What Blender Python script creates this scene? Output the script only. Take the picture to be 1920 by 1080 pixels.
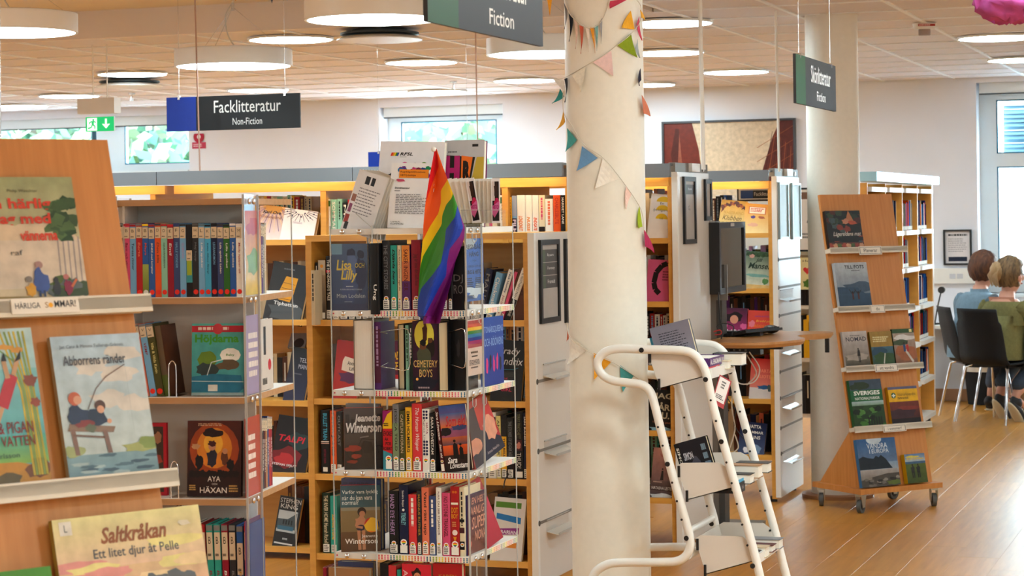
import bpy, math, random
import numpy as np
from mathutils import Matrix, Vector, Euler

# ---------------------------------------------------------------- camera, world, lights, exposure
SC = bpy.context.scene
COL = SC.collection
for o in list(bpy.data.objects): bpy.data.objects.remove(o)
TH = math.radians(19.5); RHO = .015; FPX = 4000.; PPX, PPY = 960., 406.; EYE = 1.6
FW = Vector((-math.sin(TH), math.cos(TH), 0)); RT = Vector((math.cos(TH), math.sin(TH), 0)); UP = Vector((0, 0, 1))
cam_d = bpy.data.cameras.new('camera'); cam = bpy.data.objects.new('camera', cam_d); COL.objects.link(cam)
cam_d.sensor_width = 36; cam_d.sensor_fit = 'HORIZONTAL'; cam_d.lens = FPX/1920*36
cam_d.shift_y = -(540-PPY)/1920; cam_d.clip_start = .1; cam_d.clip_end = 300
cam.matrix_world = Matrix.Translation((0, 0, EYE)) @ Matrix.Rotation(TH, 4, 'Z') @ Matrix.Rotation(math.pi/2, 4, 'X') @ Matrix.Rotation(-RHO, 4, 'Z')
cam_d.dof.use_dof = True; cam_d.dof.focus_distance = 7.4; cam_d.dof.aperture_fstop = 11
SC.camera = cam; SC.cycles.transparent_max_bounces = 40
SC.view_settings.view_transform = 'Standard'; SC.view_settings.look = 'None'
SC.view_settings.gamma = 1; SC.view_settings.use_curve_mapping = False
SC.view_settings.exposure = 1.18
W = bpy.data.worlds.new('sky'); SC.world = W; W.use_nodes = True
wn = W.node_tree.nodes['Background']; wn.inputs[0].default_value = (.80, .92, 1.0, 1); wn.inputs[1].default_value = 25.0
LAMP = 16.0; LED = 8.0

# ---------------------------------------------------------------- helpers: pixels to world
def ray(px, py):
    dx = px-PPX; dy = PPY-py
    u = dx*math.cos(RHO)+dy*math.sin(RHO); v = -dx*math.sin(RHO)+dy*math.cos(RHO)
    return FW+RT*(u/FPX)+UP*(v/FPX)
CAMP = Vector((0, 0, EYE))
def at(px, py, d): return CAMP+ray(px, py)*d
def at_z(px, py, z):
    r = ray(px, py); return CAMP+r*((z-EYE)/r.z)
class Pl:
    """a plane to place things on: origin, x direction angle, lean back (rad)"""
    def __init__(s, O, ang, tau=0):
        s.O = Vector(O); s.ang = ang; s.ex = Vector((math.cos(ang), math.sin(ang), 0)); n = Vector((-math.sin(ang), math.cos(ang), 0))
        s.ez = n*math.sin(tau)+UP*math.cos(tau); s.ey = s.ez.cross(s.ex)
    def hit(s, px, py, off=0):
        r = ray(px, py); O = s.O+s.ey*off; k = (O-CAMP).dot(s.ey)/r.dot(s.ey); Q = CAMP+r*k-O
        return Q.dot(s.ex), Q.dot(s.ez)
    def M(s, a, off, c, lean=0, back=0, yaw=0):
        m = Matrix.Identity(4)
        for i in range(3): m[i][0] = s.ex[i]; m[i][1] = s.ey[i]; m[i][2] = s.ez[i]
        p = s.O+s.ex*a+s.ey*off+s.ez*c
        return Matrix.Translation(p) @ m @ Matrix.Rotation(yaw, 4, 'Z') @ Matrix.Rotation(lean, 4, 'Y') @ Matrix.Rotation(-back, 4, 'X')
# ---------------------------------------------------------------- colours and materials
_H = {}
def hx(c):
    if not isinstance(c, str): return c
    if c not in _H:
        v = []
        for i in (0, 2, 4):
            s = int(c[i:i+2], 16)/255; v.append(s/12.92 if s <= .04045 else ((s+.055)/1.055)**2.4)
        _H[c] = tuple(v)
    return _H[c]
MATS = {}
def mat(name, col='888888', rough=.5, metal=0, noise=0, nscale=(8, 8, 8), emit=0, bump=0, col2=None, attr=False, rnd=0, coat=0, coords='Object', detail=3):
    if name in MATS: return MATS[name]
    m = bpy.data.materials.new(name); m.use_nodes = True; nt = m.node_tree; b = nt.nodes['Principled BSDF']
    b.inputs['Roughness'].default_value = rough; b.inputs['Metallic'].default_value = metal
    b.inputs['Base Color'].default_value = (*hx(col), 1)
    if coat: b.inputs['Coat Weight'].default_value = coat; b.inputs['Coat Roughness'].default_value = .12
    if emit: b.inputs['Emission Color'].default_value = (*hx(col), 1); b.inputs['Emission Strength'].default_value = emit
    src = None
    if attr:
        a = nt.nodes.new('ShaderNodeAttribute'); a.attribute_name = 'Col'; src = a.outputs['Color']
        gm = nt.nodes.new('ShaderNodeGamma'); gm.inputs[1].default_value = {'painterly_cover': 1.12, 'felt_pennant': 1.0}.get(name, 1.28) if not emit else 1; nt.links.new(src, gm.inputs[0]); src = gm.outputs[0]; b.inputs['Specular IOR Level'].default_value = .3
        if emit: nt.links.new(src, b.inputs['Emission Color'])
    if noise or col2 or bump:
        tc = nt.nodes.new('ShaderNodeTexCoord'); mp = nt.nodes.new('ShaderNodeMapping'); mp.inputs['Scale'].default_value = nscale
        nz = nt.nodes.new('ShaderNodeTexNoise'); nz.inputs['Scale'].default_value = 1; nz.inputs['Detail'].default_value = detail
        nt.links.new(tc.outputs[coords], mp.inputs[0]); nt.links.new(mp.outputs[0], nz.inputs[0])
        if noise or col2:
            mx = nt.nodes.new('ShaderNodeMix'); mx.data_type = 'RGBA'
            cr = nt.nodes.new('ShaderNodeMapRange'); cr.inputs[1].default_value = .3; cr.inputs[2].default_value = .7
            nt.links.new(nz.outputs[0], cr.inputs[0]); nt.links.new(cr.outputs[0], mx.inputs[0])
            if src is not None:
                mx2 = nt.nodes.new('ShaderNodeMix'); mx2.data_type = 'RGBA'; mx2.blend_type = 'MULTIPLY'; mx2.inputs[0].default_value = 1
                mx.inputs[6].default_value = (1-noise, 1-noise, 1-noise, 1); mx.inputs[7].default_value = (1, 1, 1, 1)
                nt.links.new(src, mx2.inputs[6]); nt.links.new(mx.outputs[2], mx2.inputs[7]); src = mx2.outputs[2]
            else:
                c = hx(col); c2 = hx(col2) if col2 else tuple(x*(1-noise) for x in c)
                mx.inputs[6].default_value = (*c, 1); mx.inputs[7].default_value = (*c2, 1); src = mx.outputs[2]
        if bump:
            bp = nt.nodes.new('ShaderNodeBump'); bp.inputs['Strength'].default_value = bump; bp.inputs['Distance'].default_value = .01
            nt.links.new(nz.outputs[0], bp.inputs['Height']); nt.links.new(bp.outputs[0], b.inputs['Normal'])
    if rnd:
        oi = nt.nodes.new('ShaderNodeObjectInfo'); mr = nt.nodes.new('ShaderNodeMapRange'); mr.inputs[3].default_value = 1-rnd; mr.inputs[4].default_value = 1+rnd*.4
        hs = nt.nodes.new('ShaderNodeHueSaturation'); nt.links.new(oi.outputs['Random'], mr.inputs[0]); nt.links.new(mr.outputs[0], hs.inputs['Value'])
        if src is not None: nt.links.new(src, hs.inputs['Color'])
        else: hs.inputs['Color'].default_value = (*hx(col), 1)
        src = hs.outputs[0]
    if src is not None: nt.links.new(src, b.inputs['Base Color'])
    MATS[name] = m; return m
PRINT = mat('printed_cover', attr=True, rough=.42, noise=.06, nscale=(30, 30, 30))
PAINT = mat('painterly_cover', attr=True, rough=.4, noise=.28, nscale=(28, 28, 28), detail=5)
FLAT = mat('flat_colour', attr=True, rough=.6, noise=.04, nscale=(20, 20, 20))
MATTE = mat('matt_sleeve', attr=True, rough=1, noise=.04, nscale=(20, 20, 20)); MATTE.node_tree.nodes['Principled BSDF'].inputs['Specular IOR Level'].default_value = 0
PAGES = mat('page_edges', 'd9c9a4', .9, noise=.18, nscale=(900, 900, 3))
WPAGES = mat('white_page_edges', 'ece6da', .9, noise=.12, nscale=(900, 900, 3))
BEECH = mat('beech_veneer', 'd0953e', .45, col2='c28634', nscale=(3, 3, 45), bump=.03)
BEECHH = mat('beech_shelf_edge', 'dba248', .45, col2='ce923a', nscale=(4, 40, 40), bump=.03)
STANDW = mat('red_beech_board', 'c88440', .5, col2='b87432', nscale=(60, 60, 4), bump=.04)
OAK = mat('oak_laminate', 'b98a5c', .5, col2='a37447', nscale=(6, 60, 60))
WHITE = mat('white_powder_coat', 'e6e2da', .38, noise=.04, nscale=(12, 12, 12))
LEDGE = mat('cream_ledge', 'dcd2bf', .5, noise=.05, nscale=(20, 20, 20))
ENDP = mat('end_panel_white', 'd6cdc2', .3, noise=.05, nscale=(2, 2, 2))
CANOPY = mat('canopy_grey', '70767c', .4, metal=.2, noise=.05, nscale=(5, 5, 5))
GREYM = mat('grey_metal', '7e7a74', .45, metal=.3, noise=.06, nscale=(6, 6, 6))
BLACK = mat('black_plastic', '0d0d0f', .45, noise=.1, nscale=(20, 20, 20))
BLACKM = mat('black_matt', '131315', .8, noise=.2, nscale=(60, 60, 60), bump=.1)
CHROME = mat('chrome', 'd8d8da', .14, metal=1, noise=.03)
WALLM = mat('wall_paint', 'e3e5ec', .85, noise=.03, nscale=(3, 3, 3), bump=.02)
TILE = mat('ceiling_tile', 'e4dcdc', .9, noise=.05, nscale=(60, 60, 60), bump=.05, rnd=.03)
TBAR = mat('ceiling_bar', 'f2f2f2', .5, noise=.03)
PLASTER = mat('ceiling_plaster', 'e8dcd2', .85, noise=.03, nscale=(2, 2, 2))
PILLAR = mat('pillar_paint', 'e6e0d2', .5, noise=.04, nscale=(40, 40, 40), bump=.05)
FRAMEW = mat('window_frame_paint', 'dfe6e8', .4, noise=.03)
LIGHT = mat('lamp_diffuser', 'd2e8f0', .5, emit=LAMP)
LIGHTN = mat('added_lamp_strong', 'd8ecee', .5, emit=LAMP*2.0)  # stronger glow for the unseen lamps added near the camera
LEDM = mat('led_strip', 'ffdfb8', .5, emit=LED)
def glassy(name, tint=.97, g=.12, gr=.06, col=(1, 1, 1)):
    m = bpy.data.materials.new(name); m.use_nodes = True; nt = m.node_tree; nt.nodes.remove(nt.nodes['Principled BSDF'])
    t = nt.nodes.new('ShaderNodeBsdfTransparent'); t.inputs[0].default_value = (tint*col[0], tint*col[1], tint*col[2], 1)
    gl = nt.nodes.new('ShaderNodeBsdfGlossy'); gl.inputs['Roughness'].default_value = gr
    lw = nt.nodes.new('ShaderNodeLayerWeight'); lw.inputs[0].default_value = g; mx = nt.nodes.new('ShaderNodeMixShader')
    mr = nt.nodes.new('ShaderNodeMapRange'); mr.inputs[1].default_value = 0; mr.inputs[2].default_value = 1; mr.inputs[3].default_value = .015; mr.inputs[4].default_value = .16; nt.links.new(lw.outputs['Fresnel'], mr.inputs[0]); nt.links.new(mr.outputs[0], mx.inputs[0]); nt.links.new(t.outputs[0], mx.inputs[1]); nt.links.new(gl.outputs[0], mx.inputs[2])
    nt.links.new(mx.outputs[0], nt.nodes['Material Output'].inputs[0]); MATS[name] = m; return m
ACRYL = glassy('clear_acrylic', .985, .12, .05)
GLASS = glassy('window_glass', .97, .08, .02, (.95, 1, 1))
ACEDGE = mat('acrylic_edge', 'b9b6b0', .2, noise=.1)
# floor planks with grain running along Y
def floor_mat():
    m = mat('oak_plank', 'd0923e', .34, col2='b6782a', nscale=(26, 2.2, 8), bump=.02, rnd=.10, detail=6); return m
FLOORM = floor_mat()

# ---------------------------------------------------------------- helpers: mesh building
class MB:
    def __init__(s): s.V = []; s.F = []; s.C = []; s.MI = []; s.S = []
    def poly(s, pts, col='ffffff', mi=0, sm=False):
        n = len(s.V); s.V += [tuple(p) for p in pts]; s.F.append(tuple(range(n, n+len(pts))))
        if isinstance(col, list): s.C.append([hx(c) for c in col])
        else: s.C.append([hx(col)]*len(pts))
        s.MI.append(mi); s.S.append(sm)
    def faces(s, vs, fs, col='ffffff', mi=0, sm=False):
        n = len(s.V); s.V += [tuple(p) for p in vs]; c = hx(col)
        for f in fs: s.F.append(tuple(n+i for i in f)); s.C.append([c]*len(f)); s.MI.append(mi); s.S.append(sm)
    def box(s, x0, x1, y0, y1, z0, z1, col='ffffff', mi=0, M=None):
        vs = [Vector((x, y, z)) for x in (x0, x1) for y in (y0, y1) for z in (z0, z1)]
        if M: vs = [M @ v for v in vs]
        s.faces(vs, [(0, 1, 3, 2), (4, 6, 7, 5), (0, 4, 5, 1), (2, 3, 7, 6), (0, 2, 6, 4), (1, 5, 7, 3)], col, mi)
    def prism(s, pts, y0, y1, col='ffffff', mi=0, M=None):
        """extrude an xz outline (counter-clockwise seen from -y) along y"""
        n = len(pts); vs = [Vector((x, y0, z)) for x, z in pts]+[Vector((x, y1, z)) for x, z in pts]
        if M: vs = [M @ v for v in vs]
        s.faces(vs, [tuple(range(n)), tuple(range(2*n-1, n-1, -1))]+[(i, i+n, (i+1) % n+n, (i+1) % n) for i in range(n)], col, mi)
    def cyl(s, c, r, h, n=24, col='ffffff', mi=0, axis='z', r2=None, M=None, cap=True):
        r2 = r if r2 is None else r2; vs = []
        for k, (hh, rr) in enumerate(((0, r), (h, r2))):
            for i in range(n):
                a = 2*math.pi*i/n; p = (rr*math.cos(a), rr*math.sin(a), hh)
                if axis == 'y': p = (p[0], p[2], p[1])
                if axis == 'x': p = (p[2], p[0], p[1])
                vs.append(Vector(c)+Vector(p))
        if M: vs = [M @ v for v in vs]
        s.faces(vs, [(i, (i+1) % n, n+(i+1) % n, n+i) for i in range(n)], col, mi, True)
        if cap: s.faces(vs, [tuple(range(n-1, -1, -1)), tuple(range(n, 2*n))], col, mi)
    def tube(s, pts, r, n=8, col='ffffff', mi=0):
        pts = [Vector(p) for p in pts]; rings = []; a = None
        for i, p in enumerate(pts):
            d = (pts[min(i+1, len(pts)-1)]-pts[max(i-1, 0)]).normalized()
            if a is None: a = d.cross(Vector((0, 0, 1)) if abs(d.z) < .9 else Vector((1, 0, 0)))
            else: a = a-d*a.dot(d)
            a.normalize(); b = d.cross(a)
            rr = r[i] if isinstance(r, (list, tuple)) else r
            rings.append([p+(a*math.cos(2*math.pi*k/n)+b*math.sin(2*math.pi*k/n))*rr for k in range(n)])
        vs = [v for q in rings for v in q]; fs = []
        for i in range(len(rings)-1):
            for k in range(n): fs.append((i*n+k, i*n+(k+1) % n, (i+1)*n+(k+1) % n, (i+1)*n+k))
        s.faces(vs, fs, col, mi, True)
        s.faces(vs, [tuple(range(n-1, -1, -1)), tuple(range(len(vs)-n, len(vs)))], col, mi)
    def ball(s, c, r, col='ffffff', mi=0, n=12, m=8, M=None, jit=0, rnd=None):
        r = (r, r, r) if not isinstance(r, (tuple, list)) else r; vs = []
        for j in range(m+1):
            for i in range(n):
                a = 2*math.pi*i/n; b = math.pi*j/m; k = 1+(rnd.uniform(-jit, jit) if jit and 0 < j < m else 0)
                vs.append(Vector((c[0]+r[0]*k*math.sin(b)*math.cos(a), c[1]+r[1]*k*math.sin(b)*math.sin(a), c[2]+r[2]*k*math.cos(b))))
        if M: vs = [M @ v for v in vs]
        s.faces(vs, [(j*n+i, j*n+(i+1) % n, (j+1)*n+(i+1) % n, (j+1)*n+i) for j in range(m) for i in range(n)], col, mi, True)
    def build(s, name, mats, parent=None, M=None, kind=None):
        me = bpy.data.meshes.new(name); me.from_pydata(s.V, [], s.F)
        for m in (mats if isinstance(mats, (list, tuple)) else [mats]): me.materials.append(m)
        me.polygons.foreach_set('material_index', s.MI); me.polygons.foreach_set('use_smooth', s.S)
        ca = me.color_attributes.new('Col', 'FLOAT_COLOR', 'CORNER')
        fl = []
        for c in s.C:
            for x in c: fl += [x[0], x[1], x[2], 1.]
        ca.data.foreach_set('color', fl); me.update()
        o = bpy.data.objects.new(name, me); COL.objects.link(o)
        if parent is not None: o.parent = parent
        if M is not None: o.matrix_basis = M
        if kind: o['kind'] = kind
        return o
def bez(pts, n=8):
    """catmull-rom through pts"""
    P = [Vector(p) for p in pts]; P = [P[0]*2-P[1]]+P+[P[-1]*2-P[-2]]; out = []
    for i in range(1, len(P)-2):
        for k in range(n):
            t = k/n; out.append(.5*((2*P[i])+(P[i+1]-P[i-1])*t+(2*P[i-1]-5*P[i]+4*P[i+1]-P[i+2])*t*t+(3*P[i]-P[i-1]-3*P[i+1]+P[i+2])*t**3))
    out.append(P[-2]); return out
def empty(name, M, parent=None):
    o = bpy.data.objects.new(name, None); COL.objects.link(o); o.empty_display_size = .1
    if parent is not None: o.parent = parent
    o.matrix_basis = M if isinstance(M, Matrix) else Matrix.Translation(M); return o
def tag(o, label=None, cat=None, group=None, kind=None):
    if label: o['label'] = label
    if cat: o['category'] = cat
    if group: o['group'] = group
    if kind: o['kind'] = kind
    return o
T3 = Matrix.Translation
_TC = {}
def text_geo(txt, bold=0, shear=0):
    k = (txt, bold, shear)
    if k in _TC: return _TC[k]
    cu = bpy.data.curves.new('lettering', 'FONT'); cu.body = txt; cu.size = 1; cu.offset = bold; cu.shear = shear; cu.resolution_u = 2
    ob = bpy.data.objects.new('lettering', cu); me = bpy.data.meshes.new_from_object(ob)
    vs = [(v.co.x, v.co.y) for v in me.vertices]; fs = [tuple(p.vertices) for p in me.polygons]
    bpy.data.objects.remove(ob); bpy.data.curves.remove(cu); bpy.data.meshes.remove(me)
    if not vs: vs = [(0, 0)]
    xs = [v[0] for v in vs]; ys = [v[1] for v in vs]
    _TC[k] = (vs, fs, min(xs), max(xs), min(ys), max(ys)); return _TC[k]

class Art:
    """flat print on the face y=0 (facing -y) of a w x h sheet; coordinates are fractions of w and h"""
    def __init__(s, w, h, M=None): s.w = w; s.h = h; s.b = MB(); s.k = 0; s.M = M
    def P(s, x, z):
        x = min(1, max(0, x)); z = min(1, max(0, z))
        v = Vector((x*s.w, -.0004-.00007*s.k, z*s.h)); return s.M @ v if s.M else v
    def rect(s, x0, z0, x1, z1, c, c2=None, mi=0):
        s.k += 1; s.b.poly([s.P(x0, z0), s.P(x1, z0), s.P(x1, z1), s.P(x0, z1)], [c, c, c2, c2] if c2 else c, mi); return s
    def poly(s, pts, c, mi=0): s.k += 1; s.b.poly([s.P(x, z) for x, z in pts], c, mi); return s
    def ell(s, cx, cz, rx, rz=None, c='ffffff', n=18, a0=0, a1=360, mi=0):
        if rz is None: rz = rx*s.w/s.h
        s.k += 1; A = [math.radians(a0+(a1-a0)*i/n) for i in range(n+(a1-a0 < 360))]
        s.b.poly([s.P(cx+rx*math.cos(a), cz+rz*math.sin(a)) for a in A], c, mi); return s
    def blob(s, cx, cz, rx, rz, c, seed=0, n=16, j=.25, mi=0):
        r = random.Random(seed); s.k += 1; pts = []
        for i in range(n):
            a = 2*math.pi*i/n; q = 1+r.uniform(-j, j); pts.append(s.P(cx+rx*q*math.cos(a), cz+rz*q*math.sin(a)))
        s.b.poly(pts, c, mi); return s
    def line(s, pts, t, c):
        """polyline of thickness t (fraction of w)"""
        s.k += 1
        for (x0, z0), (x1, z1) in zip(pts[:-1], pts[1:]):
            dx = (x1-x0)*s.w; dz = (z1-z0)*s.h; L = math.hypot(dx, dz) or 1; nx = -dz/L*t/2; nz = dx/L*t/2*s.w/s.h
            s.b.poly([s.P(x0+nx, z0+nz), s.P(x0-nx, z0-nz), s.P(x1-nx, z1-nz), s.P(x1+nx, z1+nz)], c)
        return s
    def text(s, txt, x0, z0, x1, z1, c, rot=0, bold=0, shear=0):
        """fitted into the box; rot=1 reads top to bottom, rot=-1 bottom to top"""
        vs, fs, a, b, d, e = text_geo(txt, bold, shear); s.k += 1; W_ = (b-a) or 1; H_ = (e-d) or 1; out = []
        for x, y in vs:
            u = (x-a)/W_; v = (y-d)/H_
            if rot == 1: u, v = v, 1-u
            elif rot == -1: u, v = 1-v, u
            out.append(s.P(x0+(x1-x0)*u, z0+(z1-z0)*v))
        s.b.faces(out, fs, c); return s
    def scrib(s, x0, z0, x1, z1, c, rows=1, seed=1, rot=0, fill=.6):
        """rows of tiny print too small to read"""
        r = random.Random(seed); s.k += 1
        for i in range(rows):
            if rot: a = x0+(x1-x0)*(i+.2)/rows; b_ = a+(x1-x0)/rows*fill; p = z1
            else: a = z1-(z1-z0)*(i+.8)/rows; b_ = a+(z1-z0)/rows*fill; p = x0
            L = abs((z1-z0) if rot else (x1-x0)); end = L*r.uniform(.7, 1); q = 0
            while q < end:
                w_ = min(L*r.uniform(.04, .14), end-q)
                if rot: s.b.poly([s.P(a, z1-q-w_), s.P(b_, z1-q-w_), s.P(b_, z1-q), s.P(a, z1-q)], c)
                else: s.b.poly([s.P(x0+q, a), s.P(x0+q+w_, a), s.P(x0+q+w_, b_), s.P(x0+q, b_)], c)
                q += w_+L*.025
        return s
    def build(s, name, parent, mats=None, **k): return s.b.build(name, mats or PRINT, parent, **k)
RAINBOW = ['d8343a', 'ee8230', 'f2d83a', '4a9a3c', '2a5aa8', '7a3a8c']
def heart_pts(w0, w1):
    pts = []
    for i in range(24):
        a = 2*math.pi*i/24; x = 16*math.sin(a)**3/17; z = (13*math.cos(a)-5*math.cos(2*a)-2*math.cos(3*a)-math.cos(4*a))/17; pts.append((x, z))
    return pts
def heart(A, cx, cz, r):
    """white disc with a rainbow striped heart, r a fraction of w"""
    q = A.w/A.h; A.ell(cx, cz, r, c='f4f2ee'); H = heart_pts(0, 0); A.k += 1
    for i, c in enumerate(RAINBOW):
        zt = .8-i*.3; zb = zt-.3; pts = []
        xs = []
        for z in (zt-.02, zb+.02):
            xx = [abs(a[0]+(b[0]-a[0])*((z-a[1])/((b[1]-a[1]) or 1))) for a, b in zip(H, H[1:]+H[:1]) if (a[1]-z)*(b[1]-z) <= 0]
            xs.append(max(xx) if xx else 0)
        A.b.poly([A.P(cx-xs[1]*r*.8, cz+zb*r*.8*q), A.P(cx+xs[1]*r*.8, cz+zb*r*.8*q), A.P(cx+xs[0]*r*.8, cz+zt*r*.8*q), A.P(cx-xs[0]*r*.8, cz+zt*r*.8*q)], c)

# ---------------------------------------------------------------- books
CN = {'black': '1b1a1d', 'dark grey': '3a3a3e', 'grey': '8a8a8c', 'white': 'ece9e2', 'cream': 'e4d8bc', 'red': 'b8292c', 'crimson': 'a01c3c',
      'orange': 'e0682a', 'yellow': 'e8b92c', 'pale yellow': 'e6dc9a', 'green': '3f7a3a', 'dark green': '24402e', 'teal': '3aa79a', 'mint green': '9ac9b6',
      'blue': '3c6fae', 'light blue': '86b6d8', 'navy': '20284e', 'purple': '6a3a7e', 'pink': 'd85f86', 'brown': '6e4630', 'tan': 'b48a5e',
      'salmon': 'e58a6c', 'maroon': '6a2028', 'coral red': 'd8484c', 'olive': '5a5a2c', 'sky blue': '5ab4d6', 'gold': 'c29a3c', 'beige': 'cbb99c', 'slate blue': '4a5a86', 'lilac': 'b79ac0'}
def cname(c): return CN.get(c, c)
_used = {}
def book(M, w, d, h, cover, label, mode='spine', art=None, group=None, name='book', cat='book', pages=None, side=None, board=.0025, paint=False, round_=True):
    """origin bottom left front corner, x right along the visible face, y away from the viewer, z up.
    mode spine: the spine faces -y; face: front board faces -y, spine at the left; edge: fore edge faces -y"""
    b = MB(); c = cname(cover); t = board; sc_ = cname(side) if side else c; p = MB()
    if mode == 'spine':
        if round_ and w > .012:
            q = w/2; pts = [(0, .002), (w*.12, .0006), (w*.35, 0), (w*.65, 0), (w*.88, .0006), (w, .002), (w, .005), (0, .005)]
            vs = [(x, y, z) for z in (0, h) for x, y in pts]; n = len(pts)
            b.faces(vs, [tuple(range(n-1, -1, -1)), tuple(range(n, 2*n))]+[(i, (i+1) % n, n+(i+1) % n, n+i) for i in range(n)], c)
        else: b.box(0, w, 0, t, 0, h, c)
        b.box(0, t*.7, .004, d, 0, h, sc_); b.box(w-t*.7, w, .004, d, 0, h, sc_)
        p.box(t*.7, w-t*.7, .0045, d-.004, .003, h-.003)
    elif mode == 'face':
        b.box(0, w, 0, t, 0, h, c); b.box(0, w, d-t, d, 0, h, sc_); b.box(0, t, t, d-t, 0, h, sc_)
        p.box(t, w-.004, t, d-t, .003, h-.003)
    else:
        b.box(0, t*.8, 0, d, 0, h, c); b.box(w-t*.8, w, 0, d, 0, h, c); b.box(t*.8, w-t*.8, d-.004, d, 0, h, sc_)
        p.box(t*.8, w-t*.8, .004, d-.004, .003, h-.003)
    o = b.build(name, PRINT, None, M)
    p.build('page_block', pages or PAGES, o)
    if art:
        A = Art(w, h); art(A)
        A.build('cover_print' if mode == 'face' else 'spine_print', o, PAINT if paint else PRINT)
    tag(o, label, cat, group); return o
def spine_art(title=None, tc='ffffff', sticker=None, heartz=None, bands=(), scr=None, bold=.01, shear=0, z0=.24, z1=.94, x0=.22, x1=.78, seed=1, rot=1):
    def f(A):
        for a, b_, c in bands: A.rect(.02, a, .98, b_, cname(c))
        if title: A.text(title, x0, z0, x1, z1, cname(tc), rot, bold, shear)
        elif scr: A.scrib(x0, z0, x1, z1, cname(scr), 1, seed, rot=1)
        if sticker:
            A.rect(.12, .02, .88, .02+sticker, 'efece4'); A.scrib(.2, .03, .8, .01+sticker, '55524e', 4, seed)
        if heartz: heart(A, .5, heartz, min(.38, .008/A.w))
    return f
# ================================================================ the room
ZC = 2.7; ZH = 2.86; YW = 18.1; XL, XR, YB, YS = -12.5, 4.5, -3.0, 11.15
X_SOFF = -3.12          # right end of the raised plaster field
rnd = random.Random(7)
# floor: sub floor + planks running along Y
b = MB(); b.box(XL, XR, YB, YW, -.12, -.012, 'b98a50')
floor = tag(b.build('floor', mat('sub_floor', 'a87c48', .6, noise=.1), None), kind='structure')
pw, pl_ = .19, 1.25
b = MB(); e = .0006
b.faces([(0, 0, -.012), (pw, 0, -.012), (pw, pl_, -.012), (0, pl_, -.012), (0, 0, -e), (pw, 0, -e), (pw, pl_, -e), (0, pl_, -e), (e, e, 0), (pw-e, e, 0), (pw-e, pl_-e, 0), (e, pl_-e, 0)],
        [(0, 1, 5, 4), (1, 2, 6, 5), (2, 3, 7, 6), (3, 0, 4, 7), (4, 5, 9, 8), (5, 6, 10, 9), (6, 7, 11, 10), (7, 4, 8, 11), (8, 9, 10, 11)])
pk0 = b.build('plank', FLOORM, floor); first = True
for i in range(int(5.6/pw)):
    x = -4.6+i*pw; off = rnd.uniform(0, pl_)
    for j in range(10):
        y = 7.2+j*pl_-off
        if y > YW-pl_ or y < 6.2: continue
        vx = x*math.cos(TH)+y*math.sin(TH); dd = -x*math.sin(TH)+y*math.cos(TH)
        px = PPX+FPX*vx/dd
        if px < 1020 or px > 2080 or (px < 1180 and y < 7): continue
        o = pk0 if first else pk0.copy()
        if not first: COL.objects.link(o); o.parent = floor
        o.location = (x, y, rnd.uniform(-.0003, .0003)); first = False
def rest_floor():
    b = MB()
    b.box(XL, XR, YB, YW, -.0125, -.0035)
    return b.build('plank_field', mat('oak_floor_rest', 'd0923e', .34, col2='b6782a', nscale=(26, 2.2, 8), detail=6), floor)
rest_floor()
# walls
b = MB(); b.box(XL-.2, XL, YB, YW, -.12, ZH+.1); tag(b.build('wall_left', WALLM), kind='structure')
b = MB(); b.box(XR, XR+.2, YB, YW, -.12, ZH+.1); tag(b.build('wall_right', WALLM), kind='structure')
b = MB(); b.box(XL-.2, XR+.2, YB-.2, YB, -.12, ZH+.1); tag(b.build('wall_front', WALLM), kind='structure')
PW = Pl((0, YW, 0), 0)
def wx(px, py=250): return PW.hit(px, py)[0]
def wz(px, py): return PW.hit(px, py)[1]
WT = .32
wins = [  # x0, x1, z0, z1 of the openings
    (wx(-420), wx(354), wz(200, 322), 2.62), (wx(712), wx(943), .95, 2.62), (wx(1831), wx(1831)+2.4, .9, 2.66)]
b = MB(); x = XL
for (a, c, z0, z1) in wins:
    b.box(x, a, YW, YW+WT, -.12, ZH+.1); b.box(a, c, YW, YW+WT, -.12, z0); b.box(a, c, YW, YW+WT, z1, ZH+.1); x = c
b.box(x, XR+.2, YW, YW+WT, -.12, ZH+.1)
tag(b.build('wall_back', WALLM), kind='structure')
b = MB(); b.box(XL, XR, YW-.015, YW, 0, .1); tag(b.build('baseboard_back', mat('baseboard_wood', 'b08058', .5, noise=.1)), kind='structure')
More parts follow.
